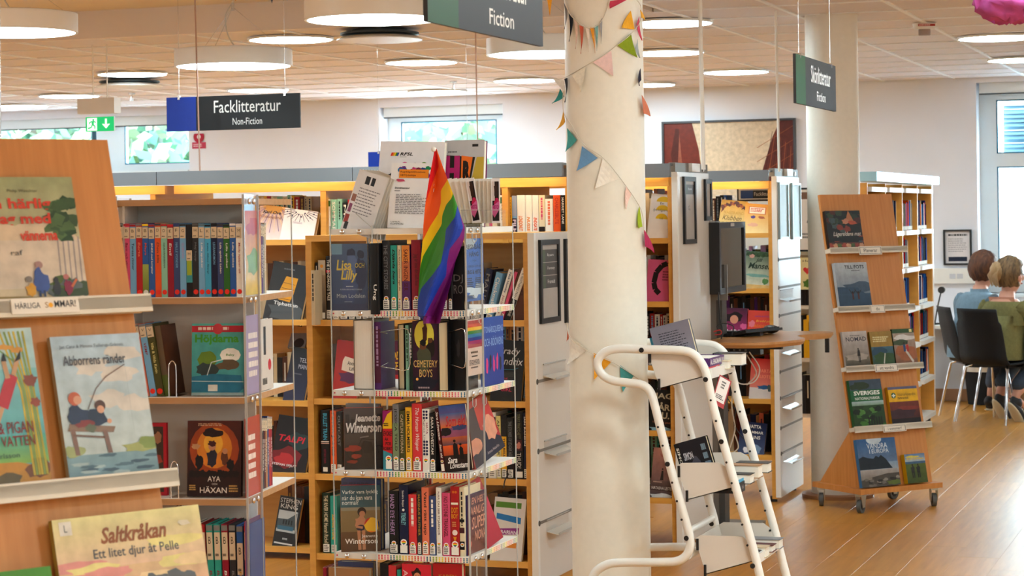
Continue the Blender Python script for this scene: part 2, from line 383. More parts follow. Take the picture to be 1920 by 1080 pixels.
def window(n, x0, x1, z0, z1, splits, hbar=None, fr=.075, fy=.2):
    b = MB(); y0, y1 = YW+fy, YW+fy+.07
    b.box(x0, x1, y0, y1, z1-fr, z1); b.box(x0, x1, y0, y1, z0, z0+fr); b.box(x0, x0+fr, y0, y1, z0+fr, z1-fr); b.box(x1-fr, x1, y0, y1, z0+fr, z1-fr)
    for s, w_ in splits: b.box(s-w_/2, s+w_/2, y0-.002, y1, z0+fr, z1-fr)
    if hbar: b.box(x0+fr, x1-fr, y0-.001, y1, hbar-.055, hbar+.055)
    w = tag(b.build('window_%d' % n, FRAMEW), kind='structure')
    b = MB(); g = MB()
    xs = [x0+fr]+sum([[s-w_/2, s+w_/2] for s, w_ in splits], [])+[x1-fr]
    for i in range(0, len(xs), 2):
        zz = [(z0+fr, hbar-.055), (hbar+.055, z1-fr)] if hbar else [(z0+fr, z1-fr)]
        for za, zb in zz:
            g = MB(); g.box(xs[i], xs[i+1], y0+.03, y0+.036, za, zb); g.build('pane', GLASS, w)
            b = MB(); q = .012
            for B_ in ((xs[i], xs[i+1], zb-q, zb), (xs[i], xs[i+1], za, za+q), (xs[i], xs[i]+q, za, zb), (xs[i+1]-q, xs[i+1], za, zb)): b.box(B_[0], B_[1], y0+.002, y0+.03, B_[2], B_[3])
            b.build('gasket', mat('gasket', '2a6f8c', .5, noise=.05), w)
    b = MB(); b.box(x0, x1, YW-.03, YW+fy, z0-.03, z0, 'f0f0f0'); b.build('window_sill', FRAMEW, w)
    b = MB(); b.box(x0+.02, x1-.02, YW+.05, YW+.13, z1-.09, z1-.001); b.box(x0+.02, x1-.02, YW+.05, YW+.055, z1-.1, z1-.088, mi=1)
    b.build('blind_cassette', [FRAMEW, mat('blind_dark', '4a545a', .6, noise=.05)], w)
    return w
wA = window(1, *wins[0], [(wx(183), (wx(213)-wx(152)))], fr=.07)
wB = window(2, *wins[1], [], fr=.13)
hb = wz(1880, 299)
wC = window(3, *wins[2], [(wx(1835)+1.25, .14)], hbar=hb, fr=.14)
# venetian blind outside window 3
zt = wz(1890, 190); bl = empty('window_blind', (0, 0, 0), None); tag(bl, 'external slatted blind outside the tall window behind the two seated people', 'blind')
sl = MB(); sl.box(0, 2.1, 0, .1, 0, .004); s0 = None; x_ = wx(1868)
for k in range(46):
    z = 2.52-k*.036
    if k == 0: s0 = o = sl.build('slat', mat('blind_slat', 'c4d8e0', .5, noise=.05), bl)
    elif k == 3: s1_ = o = sl.build('slat', mat('blind_slat_shaded', '3c5c6c', .6, noise=.05), bl)  # shut slats coloured darker to stand for their shaded inner side
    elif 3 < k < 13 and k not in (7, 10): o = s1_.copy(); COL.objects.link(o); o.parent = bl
    else: o = s0.copy(); COL.objects.link(o); o.parent = bl
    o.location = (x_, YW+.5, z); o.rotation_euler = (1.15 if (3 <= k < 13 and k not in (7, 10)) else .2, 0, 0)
b = MB(); b.box(x_+.33, x_+.336, YW+.545, YW+.55, .85, 2.55); b.box(x_+1.6, x_+1.606, YW+.545, YW+.55, .85, 2.55); b.build('ladder_cord', mat('cord_blue', '3c7c98', .6, noise=.05), bl)
b = MB(); b.box(x_-.03, x_+2.1, YW+.46, YW+.6, 2.55, 2.64); b.build('head_rail', mat('blind_rail', '8aa4ae', .5, noise=.05), bl)

# ceiling: tiles in white bars over everything beyond the soffit edge
b = MB(); b.box(XL, XR, YS, YW, ZC+.03, ZC+.06); b.box(X_SOFF, XR, YB, YS, ZC+.03, ZC+.06)
ceil = tag(b.build('ceiling', mat('ceiling_void', 'b8aca0', .9, noise=.05)), kind='structure')
G = .585; X0 = -1.88; Y0 = 11.2
b = MB()
nx0 = int((XL-X0)/G); nx1 = int((XR-X0)/G)
for i in range(nx0, nx1+1): 
    x = X0+i*G
    b.box(x-.012, x+.012, YS if x < X_SOFF else 8.0, YW, ZC-.002, ZC+.03)
for j in range(-5, 13):
    y = Y0+j*G
    if y > YW: break
    b.box(XL if y >= YS else X_SOFF, XR, y-.012, y+.012, ZC-.001, ZC+.03)
b.build('ceiling_grid', TBAR, ceil)
b = MB(); b.box(.013, G-.013, .013, G-.013, .004, .018); t0 = b.build('ceiling_tile', TILE, ceil); first = True
for i in range(nx0, nx1):
    for j in range(-5, 12):
        x = X0+i*G; y = Y0+j*G
        if y < YS-.2 and x < X_SOFF: continue
        cx, cy = x+G/2, y+G/2; dd = -cx*math.sin(TH)+cy*math.cos(TH); px = PPX+FPX*(cx*math.cos(TH)+cy*math.sin(TH))/dd; py = PPY-FPX*(ZC-EYE)/dd-.015*(px-960)
        if px < -80 or px > 2000 or py < -60: continue
        o = t0 if first else t0.copy()
        if not first: COL.objects.link(o); o.parent = ceil
        o.location = (x, y, ZC+rnd.uniform(0, .002)); first = False
b = MB(); b.box(XL, X_SOFF, YB, YS, ZH, ZH+.05); b.build('plaster_field', PLASTER, ceil)
b = MB(); b.box(X_SOFF, XR, YB, 8.0, ZC, ZC+.02); b.build('plaster_strip', PLASTER, ceil)
b = MB(); b.box(XL, X_SOFF, YS-.02, YS-.012+.03, ZC-.004, ZH); b.box(X_SOFF-.02, X_SOFF, YB, YS, ZC-.004, ZH); b.build('soffit_edge', PLASTER, ceil)

# pillars
def pillar(n, px0, px1, d, lab, base=False):
    c = at((px0+px1)/2, 400, d); r = (px1-px0)/2*d/FPX
    b = MB(); b.cyl((0, 0, 0), r, ZH if c.y < YS and c.x < X_SOFF else ZC+.02, 64)
    o = tag(b.build('pillar', PILLAR, None, T3((c.x, c.y, 0))), lab, 'pillar')
    if base: b = MB(); b.cyl((0, 0, 0), r+.055, .02, 48); b.cyl((0, 0, .02), r+.05, .004, 48, r2=r+.03); b.build('base_ring', mat('base_ring_wood', '9a6a44', .5, noise=.1), o)
    return o, Vector((c.x, c.y, 0)), r
P1, P1C, P1R = pillar(1, 1063.5, 1210.5, 7.95, 'thick cream pillar wound with coloured triangle bunting')
P2, P2C, P2R = pillar(2, 1514.5, 1612.5, 12.0, 'plain cream pillar behind the leaflet stand of walking guides', True)

# lamps
def pendant(px, py, d, D, label, cord=True):
    c = at(px, py, d); top = ZH if c.y < YS and c.x < X_SOFF else ZC; h = .085
    t = empty('pendant_lamp', (c.x, c.y, c.z)); tag(t, label, 'lamp', 'round pendant drum lamps')
    b = MB(); n = 56; r = D/2
    b.cyl((0, 0, 0), r, h, n, cap=False); b.cyl((0, 0, .0), r-.012, h, n, cap=False); b.cyl((0, 0, h-.003), r, .003, n)
    vs = [(q*math.cos(2*math.pi*i/n), q*math.sin(2*math.pi*i/n), 0) for q in (r, r-.012) for i in range(n)]
    b.faces(vs, [(i, (i+1) % n, n+(i+1) % n, n+i) for i in range(n)]); b.build('drum', mat('lamp_drum', 'efe8dc', .35, noise=.03), t)
    b = MB(); b.cyl((0, 0, .006), r-.014, .01, n); b.build('diffuser', LIGHT, t)
    b = MB(); H = top-c.z; hub = h+min(.22, (H-h)*.6)
    for k in range(3):
        a = 2*math.pi*k/3+.4; b.tube([(r*.85*math.cos(a), r*.85*math.sin(a), h), (0, 0, hub)], .0013, 5)
    b.tube([(0, 0, hub), (0, 0, H)], .0013, 5); b.cyl((0, 0, hub-.02), .008, .04, 10); b.build('suspension_wire', CHROME, t)
    b = MB(); b.tube(bez([(.02, 0, h), (-.03, 0, h+.08), (-.04, 0, h+.18), (.01, 0, hub+.05), (.004, 0, H)]), .0035, 6); b.build('cord', mat('lamp_cord', 'cfc8bc', .5, noise=.05), t)
    b = MB(); b.cyl((0, 0, H-.02), .05, .02, 20); b.build('ceiling_rose', WHITE, t); return t
pendant(18, 62, 9.5, .60, 'white drum lamp hanging above the big tilted picture book stand, cut by the frame edge')
pendant(438, 125, 10.9, .60, 'white drum lamp hanging just above the non-fiction sign')
pendant(700, 38, 9.3, .60, 'white drum lamp hanging left of the large grey fiction sign')
pendant(1022, 103, 10.9, .60, 'white drum lamp partly hidden behind the bunting pillar')
def flush(px, py, D, label):
    c = at_z(px, py, ZC-.012); t = empty('ceiling_lamp', (c.x, c.y, ZC-.012)); tag(t, label, 'lamp', 'round flush ceiling lamps')
    b = MB(); n = 40; r = D/2; vs = [(q*math.cos(2*math.pi*i/n), q*math.sin(2*math.pi*i/n), z) for q, z in ((r, .011), (r, 0), (r-.012, -.002)) for i in range(n)]
    b.faces(vs, [(k*n+i, k*n+(i+1) % n, (k+1)*n+(i+1) % n, (k+1)*n+i) for k in range(2) for i in range(n)], sm=True); b.cyl((0, 0, .0), r-.004, .01, n); b.build('trim_ring', WHITE, t)
    b = MB(); b.poly([((r-.012)*math.cos(2*math.pi*i/n), -(r-.012)*math.sin(2*math.pi*i/n), -.0015) for i in range(n)]); b.build('diffuser', LIGHT, t); return t
for px, py, lab in [(545, 75, 'between the two drum lamps left of the grey fiction sign'), (790, 118, 'right below the large grey fiction sign'), (985, 152, 'nearest the left side of the bunting pillar'),
                    (248, 140, 'above the slatted air diffuser on the window side'), (130, 181, 'above the exit sign'), (38, 200, 'at the far end above the wide window'), (484, 170, 'just above the non-fiction sign lettering'),
                    (820, 173, 'farthest one above the middle window'), (1253, 45, 'between bunting pillar and white pole, nearer of two'), (1250, 100, 'between bunting pillar and white pole, farther of two'),
                    (1380, 136, 'between the white pole and the small hanging fiction sign'), (1210, 160, 'small glow peeping out at the right side of the bunting pillar'), (1872, 72, 'below the pink paper pompom'), (1918, 113, 'cut by the frame edge above the tall window')]:
    flush(px, py, .52, 'round flush ceiling lamp '+lab)
# unseen lamps added outside the view to brighten the room
for x in (-9.5, -6.5, -3.6, -.9, 1.2, 3.2):
    for y in (-1.6, .6, 3.2, 5.8, 8.2):
        if (x == -3.6 and y < 4) or (x == -.9 and 0 < y < 4): continue
        if y > 5 and -6.8 < x < -1.5 and y > 7: continue
        if x in (-3.6,) and y in (5.8,): continue
        if not (abs(x) < 12): continue
        z = (ZH if x < X_SOFF else ZC)-.012
        t = empty('ceiling_lamp', (x, y, z)); tag(t, 'added round ceiling lamp outside the picture that brightens the library', 'lamp', 'added ceiling lamps outside the picture')
        b = MB(); b.cyl((0, 0, 0), .26, .01, 32); b.build('diffuser', LIGHTN if y < 6 else LIGHT, t)
for x, y in ((1.2, 11.5), (3.2, 11.5), (1.2, 14), (3.2, 14), (1.5, 16.4), (-10.5, 12.5), (-10.5, 15.5)):  # more added lamps, unseen to the left and right of the view
    t = empty('ceiling_lamp', (x, y, ZC-.012)); tag(t, 'added round ceiling lamp outside the picture that brightens the library', 'lamp', 'added ceiling lamps outside the picture')
    b = MB(); b.cyl((0, 0, 0), .26, .01, 32); b.build('diffuser', LIGHTN if y < 6 else LIGHT, t)
# air diffusers
def diffuser(px, py, D, label):
    c = at_z(px, py, ZC-.05); t = empty('air_diffuser', (c.x, c.y, ZC)); tag(t, label, 'air vent', 'round ceiling air diffusers')
    b = MB(); b.cyl((0, 0, -.062), D/2, .006, 40); b.cyl((0, 0, -.056), D/2, .014, 40, r2=D/2-.03); b.build('plate', WHITE, t)
    b = MB()
    b.cyl((0, 0, -.03), D/2-.02, .012, 40)
    b.cyl((0, 0, -.05), D/2-.09, .05, 30); b.build('ring', mat('vent_dark', '3c4648', .5, metal=.4, noise=.1), t)
diffuser(243, 160, .5, 'round white air diffuser with dark rim under the ceiling, left of the exit sign column')
diffuser(712, 72, .5, 'round white air diffuser with dark rim beside the large drum lamp')
# sprinklers
for px, py in ((850, 158), (247, 180)):
    c = at_z(px, py-6, ZC); b = MB(); b.cyl((0, 0, -.012), .03, .012, 16); b.cyl((0, 0, -.06), .007, .05, 10); b.cyl((0, 0, -.066), .016, .005, 14)
    tag(b.build('sprinkler', CHROME, None, T3((c.x, c.y, ZC))), 'small ceiling sprinkler head, '+('above the middle window' if px > 500 else 'left side near the wide window'), 'sprinkler')
c = at_z(1733, 44, ZC); t = empty('smoke_detector', (c.x, c.y, ZC)); tag(t, 'white ceiling smoke detector with a red label and dark slots', 'smoke detector')
b = MB(); b.cyl((0, 0, -.035), .062, .035, 24, r2=.07); b.build('housing', WHITE, t)
b = MB(); b.cyl((0, 0, -.07), .035, .035, 20); b.build('sensor', mat('detector_dark', 'a8948e', .5, noise=.2), t)
b = MB(); A = Art(.1, .014, Matrix.Translation((0, 0, -.022)) @ Matrix.Rotation(TH, 4, 'Z') @ T3((-.05, -.071, 0))); A.rect(0, 0, 1, 1, 'c0504a'); A.scrib(.05, .2, .95, .8, 'f0e0d8', 1); A.build('label', t)

# outside: lawn, trees, a pale building, all under a bright sky
b = MB(); b.box(-60, 40, YW+.4, 90, -.6, -.4); tag(b.build('ground', mat('paving', '9c9c9e', .9, noise=.15, nscale=(2, 2, 2)), None), kind='structure')
def tree(x, y, h, r, seed, label):
    R_ = random.Random(seed); t = empty('tree', (x, y, -.4)); tag(t, label, 'tree', 'trees beyond the windows')
    b = MB(); b.tube([(0, 0, 0), (.1, 0, h*.3), (0, .1, h*.7)], [.16, .12, .05], 8); b.build('trunk', mat('bark', '6a5a48', .9, noise=.3), t)
    b = MB()
    for k in range(1500):
        a = R_.uniform(0, 6.28); q = R_.random()**.5*r; z = R_.uniform(.12, 1)*h; q *= .35+1.1*math.sin(math.pi*min(1, max(.05, z/h)))**.7
        p = Vector((q*math.cos(a), q*math.sin(a), z)); s = R_.uniform(.1, .24); u = Vector((R_.uniform(-1, 1), R_.uniform(-1, 1), R_.uniform(-1, 1))).normalized(); v = u.cross(Vector((.3, .9, .2))).normalized()
        b.poly([p-u*s, p-v*s*.6, p+u*s, p+v*s*.6], (R_.uniform(.06, .15), R_.uniform(.12, .24), R_.uniform(.08, .16)))
    b.build('foliage', FLAT, t, kind='stuff')
for i, (px, d, h, r) in enumerate([(-60, 36, 6, 1.5), (40, 50, 7, 1.9), (130, 38, 5.5, 1.5), (215, 55, 7.5, 2.2), (290, 36, 5.4, 1.4), (370, 48, 7, 2.0), (780, 44, 6.5, 1.8), (870, 33, 5.6, 1.3), (960, 46, 7, 1.9)]):
    c = at(px, 300, d); tree(c.x, c.y, h, r, i, ('nearer' if d < 40 else 'farther')+' leafy tree beyond the '+('wide' if px < 500 else 'middle')+' window, '+('leftmost', 'second from the left', 'third from the left', 'fourth from the left', 'fifth from the left', 'rightmost', 'left side', 'in the middle', 'right side')[i])
bld = empty('building', at(1900, 350, 44)*1.0); bld.location.z = -.4; tag(bld, 'pale neighbouring building seen faintly through the slats of the tall window', 'building')
b = MB(); b.box(-6, 10, 0, 6, 0, 9); b.build('facade', mat('facade', 'dfe6e8', .8, noise=.05, nscale=(1, 1, 1)), bld)
b = MB()
for i in range(5):
    for j in range(3): b.box(-5+i*3, -3.6+i*3, -.04, .01, 1+j*2.9, 2.5+j*2.9)
b.build('facade_glazing', mat('far_glazing', '6f8fa4', .2, noise=.1), bld, kind='stuff')

# ================================================================ furniture: bookcases
def slot_lines(t, x, y0, y1, zs):
    for z in zs:
        b = MB(); b.box(x-.002, x+.0022, y0+.012, y1-.01, z-.006, z+.006, '6a625a'); b.build('groove', mat('groove_shade', '7c746a', .6, noise=.1), t)
        b = MB(); b.cyl((x-.004, y0+.005, z), .012, .008, 12, axis='x'); b.build('slot_end', mat('slot_dark', '4a443e', .6, noise=.1), t)
def bookcase(label, x0, x1, y0, dep, zs, ztop, canopy=None, end=True, uprights=(), back=True, zfoot=0, grooves=(), topboard=None, group=None, endz=None, wood=None):
    BEECH, BEECHH = wood or (globals()['BEECH'], globals()['BEECHH'])
    t = empty('bookcase', (0, 0, 0)); tag(t, label, 'bookcase', group)
    tk = .028
    for x in [x0]+list(uprights)+[x1-tk]:
        b = MB(); b.box(x, x+tk, y0, y0+dep, zfoot, ztop, 'd9a35c'); b.build('upright', BEECH, t)
    xs = sorted([x0]+list(uprights)+[x1-tk])
    for a, c in zip(xs[:-1], xs[1:]):
        for z in zs:
            b = MB(); b.box(a+tk, c, y0+.004, y0+dep-.004, z-.026, z); b.build('shelf', BEECHH, t)
    if topboard: b = MB(); b.box(x0, x1, y0, y0+dep, ztop, ztop+topboard); b.build('top', BEECHH, t)
    if back: b = MB(); b.box(x0+tk, x1-tk, y0+dep/2-.006, y0+dep/2+.006, min(zs)-.02, back if back is not True else ztop-.02); b.build('back_panel', BEECH, t)
    if canopy:
        cz0, cz1, cf = canopy
        b = MB(); n = max(1, round((x1-x0)/.9)); 
        for k in range(n):
            xa = x0+(x1-x0)*k/n; xb = x0+(x1-x0)*(k+1)/n
            b = MB(); b.box(xa+.002, xb-.002, y0-cf, y0-cf+.025, cz0, cz1); b.box(xa+.002, xb-.002, y0-cf+.0251, y0+dep, cz1-.012, cz1-.001); b.build('canopy', CANOPY, t)
            b = MB(); b.box(xa+.04, xb-.04, y0-cf+.028, y0-cf+.05, cz1-.045, cz1-.03); b.build('light_strip', LEDM, t)
            b = MB(); b.box(xa+.03, xb-.02, y0-.004, y0+.02, cz0-.042, cz0-.001); b.build('front_rail', BEECHH, t)
    if end:
        b = MB(); b.box(x1, x1+.022, y0-.0, y0+dep, endz[0] if endz else .05, endz[1] if endz else ztop); b.build('end_panel', ENDP, t)
        b = MB(); b.box(x1-.004, x1+.024, y0-.012, y0+.012, endz[0] if endz else .05, endz[1] if endz else ztop); b.build('end_edge', WHITE, t)
        slot_lines(t, x1+.022, y0, y0+dep, grooves)
    b = MB()
    for x in (x0+.02, x1-.03):
        for y in (y0+.05, y0+dep-.05): b.cyl((x, y, 0), .02, max(zfoot, .03), 12)
    b.build('foot', BLACK, t)
    return t
YA, YBc, YC, YD = 8.4, 9.13, 9.79, 11.57
XA0, XA1 = -3.925, -2.90
PA, PB, PC, PD = Pl((0, YA, 0), 0), Pl((0, YBc, 0), 0), Pl((0, YC, 0), 0), Pl((0, YD, 0), 0)
zA = [PA.hit(640, y)[1] for y in (600, 748, 890, 1040)]
zTopA = PA.hit(640, 441)[1]
caseA = bookcase('low beech bookcase with white end panel behind the rainbow book carousel', XA0, XA1, YA, .6, zA, zTopA-.026, topboard=.026, zfoot=.0, endz=(.06, zTopA),
                 grooves=[PC_ for PC_ in (0.62+.0, .62-.3, .62+.29)], back=True)
zB = [PB.hit(560, y)[1] for y in (449, 600, 752, 888, 1027)]
caseB = bookcase('long beech bookcase with lit grey canopy running behind the carousels', -6.0, -2.95, YBc, .6, zB, 1.775, canopy=(1.775, 1.838, .12), end=False, uprights=(-5.085, -4.185, -3.28), back=1.66)
zC = [1.487, 1.185, .88, .57, .25]
caseC = bookcase('beech bookcase with lit canopy just right of the bunting pillar', -3.55, -2.655, YC, .6, zC, 1.775, canopy=(1.775, 1.84, .05), back=1.7, zfoot=.02, grooves=(), endz=(.03, 1.80))
caseD = bookcase('beech bookcase with lit canopy and acrylic leaflet pockets behind the catalogue computer', -3.47, -2.57, YD, .6, [1.488, 1.182, .876, .57, .26], 1.775, canopy=(1.775, 1.835, .1), back=1.2, zfoot=.02, grooves=(1.34, 1.03, .72, .41, 1.185, .575, .27), endz=(.03, 1.80))
caseE = bookcase('pale bookcase glimpsed between the leaflet pocket panel and the plain pillar', -3.4, -2.75, 13.6, .4, [1.35, 1.0, .66, .3], 1.72, end=False, back=True, wood=(WHITE, LEDGE))
# row F: side on, bays along Y
XF = -2.38; tF = empty('bookcase', (0, 0, 0)); tag(tF, 'row of beech magazine shelves with white shelf fronts receding towards the back wall', 'bookcase')
ysF = [13.45+.68*k for k in range(5)]; zF = [1.46, 1.197, .916, .655, .37, .1]
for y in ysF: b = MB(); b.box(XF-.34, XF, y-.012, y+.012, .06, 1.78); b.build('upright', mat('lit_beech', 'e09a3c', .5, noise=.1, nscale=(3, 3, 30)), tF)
for y in ysF[:-1]:
    for z in zF+[1.755]:
        b = MB(); b.box(XF-.33, XF-.02, y+.012, y+.668, z-.014, z)
        vs = [(XF-.02, y+.02), (XF+.02, y+.06), (XF+.02, y+.62), (XF-.02, y+.66)]
        b.faces([(a, c, z-.03) for a, c in vs]+[(a, c, z) for a, c in vs], [(0, 1, 2, 3), (7, 6, 5, 4), (0, 4, 5, 1), (1, 5, 6, 2), (2, 6, 7, 3), (3, 7, 4, 0)]); b.build('shelf', WHITE, tF)
    b = MB(); b.box(XF-.1, XF+.06, y+.01, y+.67, 1.79, 1.85); b.build('canopy', mat('pale_canopy', '9cc4d2', .2, metal=.3, noise=.05), tF)
b = MB(); b.box(XF-.35, XF-.335, ysF[0], ysF[-1], .06, 1.78); b.build('back_panel', BEECH, tF)
b = MB(); b.box(XF-.34, XF+.005, ysF[-1]+.012, ysF[-1]+.03, .06, 1.8); b.build('end_panel', WHITE, tF)
b = MB()
for y in ysF: b.cyl((XF-.05, y, 0), .02, .06, 10); b.cyl((XF-.3, y, 0), .02, .06, 10)
b.build('foot', BLACK, tF)

# sign frames on end panels
def px_on_x(x): return Pl((x, 0, 0), math.pi/2)
def label_frame(px0, px1, y0, y1, X, label, rows, pale=False, extra=None):
    pl = px_on_x(X); a, z1 = pl.hit(px0, y0); c, _ = pl.hit(px1, y0); _, z0 = pl.hit(px0, y1); w = abs(c-a); h = z1-z0
    M = pl.M(min(a, c), -.012, z0); t = empty('sign_frame', M); tag(t, label, 'sign frame')
    b = MB(); f = .022 if not pale else .012; b.box(0, w, .008, .012, 0, h); b.box(0, f, 0, .008, 0, h); b.box(w-f, w, 0, .008, 0, h); b.box(f, w-f, 0, .008, 0, f); b.box(f, w-f, 0, .008, h-f, h)
    b.build('frame', BLACK if not pale else mat('pale_frame', 'a8c4cc', .3, noise=.05), t)
    A = Art(w-2*f, h-2*f, T3((f, .0075, f))); A.rect(0, 0, 1, 1, 'b9b2ab' if not pale else 'c6d8dc')
    for k, (s, cz) in enumerate(rows):
        A.rect(0, cz-.085, 1, cz+.085, '5c5a58'); A.rect(0, cz-.085, .25, cz+.085, '5f7058'); A.text(s, .38, cz-.02, .38+.09*len(s)*.55+.1, cz+.03, 'e8e6e2')
    if extra: extra(A)
    A.build('insert', t)
    return t
label_frame(1009, 1045, 450, 608, XA1+.0225, 'black framed subject label with three grey fields on the low bookcase end panel', [('Rysare', .85), ('Fantasy', .67), ('Framtid', .49)])
label_frame(1056, 1090, 448, 606, XA1+.0225, 'second black framed subject label, half hidden by the bunting pillar', [('Rysare', .85)])
label_frame(1279, 1301, 331, 458, -2.6325, 'tall black framed label reading G on the end panel right of the bunting pillar', [('Rysare', .86)], extra=lambda A: A.text('G.', .35, .5, .62, .58, '6a6662'))
label_frame(1319, 1331, 336, 414, -2.6325, 'narrow grey framed label right behind the white pole', [])
label_frame(1458, 1475, 342, 449, -2.5475, 'pale blue framed label nearer the shelf front of the pocketed end panel', [], True)
label_frame(1482, 1498, 343, 449, -2.5475, 'pale blue framed label at the rear of the pocketed end panel', [], True)
# acrylic leaflet pockets
def pocket(px, py, X, w, label, bright=False):
    pl = px_on_x(X); a, z = pl.hit(px, py); t = empty('leaflet_pocket', pl.M(a, 0, z)); tag(t, label, 'leaflet holder', 'acrylic leaflet pockets on the end panels')
    b = MB(); q = .1; b.box(0, w, -.004, -.001, 0, q*.5, mi=1); b.faces([(0, -.004, 0), (w, -.004, 0), (w*.93, -.05, -.014), (w*.07, -.05, -.014), (0, -.004, .003), (w, -.004, .003), (w*.93, -.05, -.011), (w*.07, -.05, -.011)], [(3, 2, 1, 0), (4, 5, 6, 7), (0, 1, 5, 4), (2, 3, 7, 6), (0, 4, 7, 3), (1, 2, 6, 5)])
    b.build('tray', [mat('sheen_acrylic', 'eef4f8', .08, noise=.02, coat=1) if bright else mat('clear_tray', 'd8d0c4', .1, noise=.02), ACRYL], t)  # bright trays: the reflection on the acrylic is put into a near-white colour
    b = MB(); b.box(w*.07, w*.93, -.052, -.049, -.014, -.004); b.box(0, w, -.006, -.001, q*.5-.002, q*.5+.003); b.build('lip', ACEDGE, t)
for k, (px, py) in enumerate(((1018, 706), (1020, 850), (1024, 998))): pocket(px, py, XA1+.0225, .3, 'empty clear acrylic leaflet pocket on the low bookcase end panel, '+('topmost', 'middle', 'lowest')[k])
for k, (px, py) in enumerate(((1462, 562), (1464, 663), (1466, 765), (1468, 866))): pocket(px, py, -2.548, .34, 'shining acrylic leaflet pocket on the end panel by the plain pillar, '+('topmost', 'second from the top', 'third from the top', 'lowest')[k], True)
# dark fittings on the canopy ends of C and D
for X, y, lab in ((-2.655, YC, 'grey metal canopy bracket with white plug box on the case beside the bunting pillar'), (-2.57, YD, 'grey metal canopy bracket with white plug box on the case with leaflet pockets')):
    t = empty('canopy_bracket', (X, y, 1.80)); tag(t, lab, 'bracket')
    b = MB(); b.box(-.02, .012, .0, .62, 0, .045); b.build('bar', GREYM, t)
    b = MB(); b.box(.012, .03, .25, .4, .005, .045); b.build('plug_box', WHITE, t)
    b = MB(); b.cyl((.012, .52, .02), .012, .006, 10, axis='x'); b.build('bolt', CHROME, t)
# ================================================================ leaning display stands on castors
def stand(x, y, beta, tau, Wd, H, z0, label, ledges, tags, base=True, ext=.015):
    be = math.radians(beta); ta = math.radians(tau); pl = Pl((x, y, z0), be, ta)
    t = empty('display_stand', Matrix.Translation((x, y, 0)) @ Matrix.Rotation(be, 4, 'Z')); tag(t, label, 'display stand')
    inv = t.matrix_basis.inverted()
    b = MB(); b.box(0, Wd, 0, .018, 0, H); b.build('board', STANDW, t, inv @ pl.M(0, 0, 0))
    for s in (0, Wd-.016):   # triangular supports
        b = MB(); hh = H*.19; top = Vector((0, hh*math.sin(ta)+.02, hh*math.cos(ta)))
        pts = [(0, .02, 0), (0, .35, 0), tuple(top)]
        vs = [(s+d, q[1], q[2]+z0) for d in (0, .016) for q in pts]
        b.faces(vs, [(0, 1, 2), (5, 4, 3), (0, 3, 4, 1), (1, 4, 5, 2), (2, 5, 3, 0)]); b.build('side_support', STANDW, t)
    b = MB(); b.box(-.03, Wd+.03, -.05, .38, z0-.028, z0); b.build('base_board', STANDW, t)
    for k, (cx, cy) in enumerate(((0, -.01), (Wd, -.01), (0, .34), (Wd, .34))):
        cs = empty('castor', T3((cx, cy, 0)) @ Matrix.Rotation((.5, 1.1, .9, .2)[k], 4, 'Z'), t)
        b = MB(); b.cyl((0, -.011, .036), .036, .022, 20, axis='y'); b.build('wheel', mat('castor_rubber', '55544f', .6, noise=.1), cs)
        b = MB(); b.cyl((0, -.013, .036), .02, .026, 14, axis='y'); b.build('hub', BLACK, cs)
        b = MB()
        for s in (-1, 1): b.prism([(-.014, .03), (.014, .03), (.03, z0-.035), (-.03, z0-.035)], s*.017-.0015, s*.017+.0015)
        b.box(-.03, .03, -.02, .02, z0-.04, z0-.028); b.build('fork', mat('castor_steel', 'b8b09c', .35, metal=.7, noise=.1), cs)
    for q in ledges:
        b = MB(); b.box(-ext, Wd+ext, -.05, 0, q-.022, q); b.box(-ext, Wd+ext, -.05, -.044, q-.03, q+.004); b.build('ledge', LEDGE, t, inv @ pl.M(0, 0, 0))
    for (s0, s1, q0, q1, txt, fr) in tags:
        w = s1-s0; h = q1-q0; m = inv @ pl.M(s0, -.054, q0)
        b = MB(); b.box(0, w, 0, .003, 0, h); sg = b.build('label_card', mat('card_white', 'e8e0d2', .7, noise=.03), t, m); A = Art(w, h)
        if fr:
            A.rect(.03, .1, .97, .14, '4a4640'); A.rect(.03, .86, .97, .9, '4a4640'); A.rect(.03, .1, .05, .9, '4a4640'); A.rect(.95, .1, .97, .9, '4a4640'); A.text(txt, .2 if len(txt) > 3 else .38, .3, .8 if len(txt) > 3 else .62, .72, '26241f')
        else:
            A.text('HÄRLIGA', .05, .35, .42, .8, '4a4a4c', bold=.006); A.text('S', .49, .35, .54, .72, 'b08a3a'); A.ell(.575, .52, .035, c='f0b82c'); A.text('MMAR!', .63, .35, .95, .8, '4a4a4c', bold=.006)
        A.build('card_lettering', sg)
    return t, pl
pr = Pl((-2.061, 11.277, .13), math.radians(47.585), math.radians(11.423))
lg = [pr.hit(1620, y, -.05)[1] for y in (464, 574, 686, 800)]
def tg(pl, px0, px1, y0, y1): a, c = pl.hit(px0, y1, -.054); d, e = pl.hit(px1, y0, -.054); return a, d, c, e
tags = [tg(pr, 1612, 1652, 461, 478)+('Planerar', True), tg(pr, 1633, 1658, 571, 587)+('du', True), tg(pr, 1642, 1683, 681, 698)+('att vandra', True), tg(pr, 1657, 1698, 795, 811)+('i sommar?', True)]
stR, pR = stand(-2.061, 11.277, 47.585, 11.423, .489, 1.595, .13, 'leaning beech display stand on castors in front of the plain pillar', lg, tags)
pl_ = Pl((-1.996, 2.977, .13), math.radians(58.02), math.radians(15.81))
lgL = [pl_.hit(150, 559, -.05)[1], pl_.hit(150, 898, -.05)[1], pl_.hit(150, 898, -.05)[1]-.335, .33]
tagsL = [tg(pl_, 24, 146, 556, 590)+('', False)]
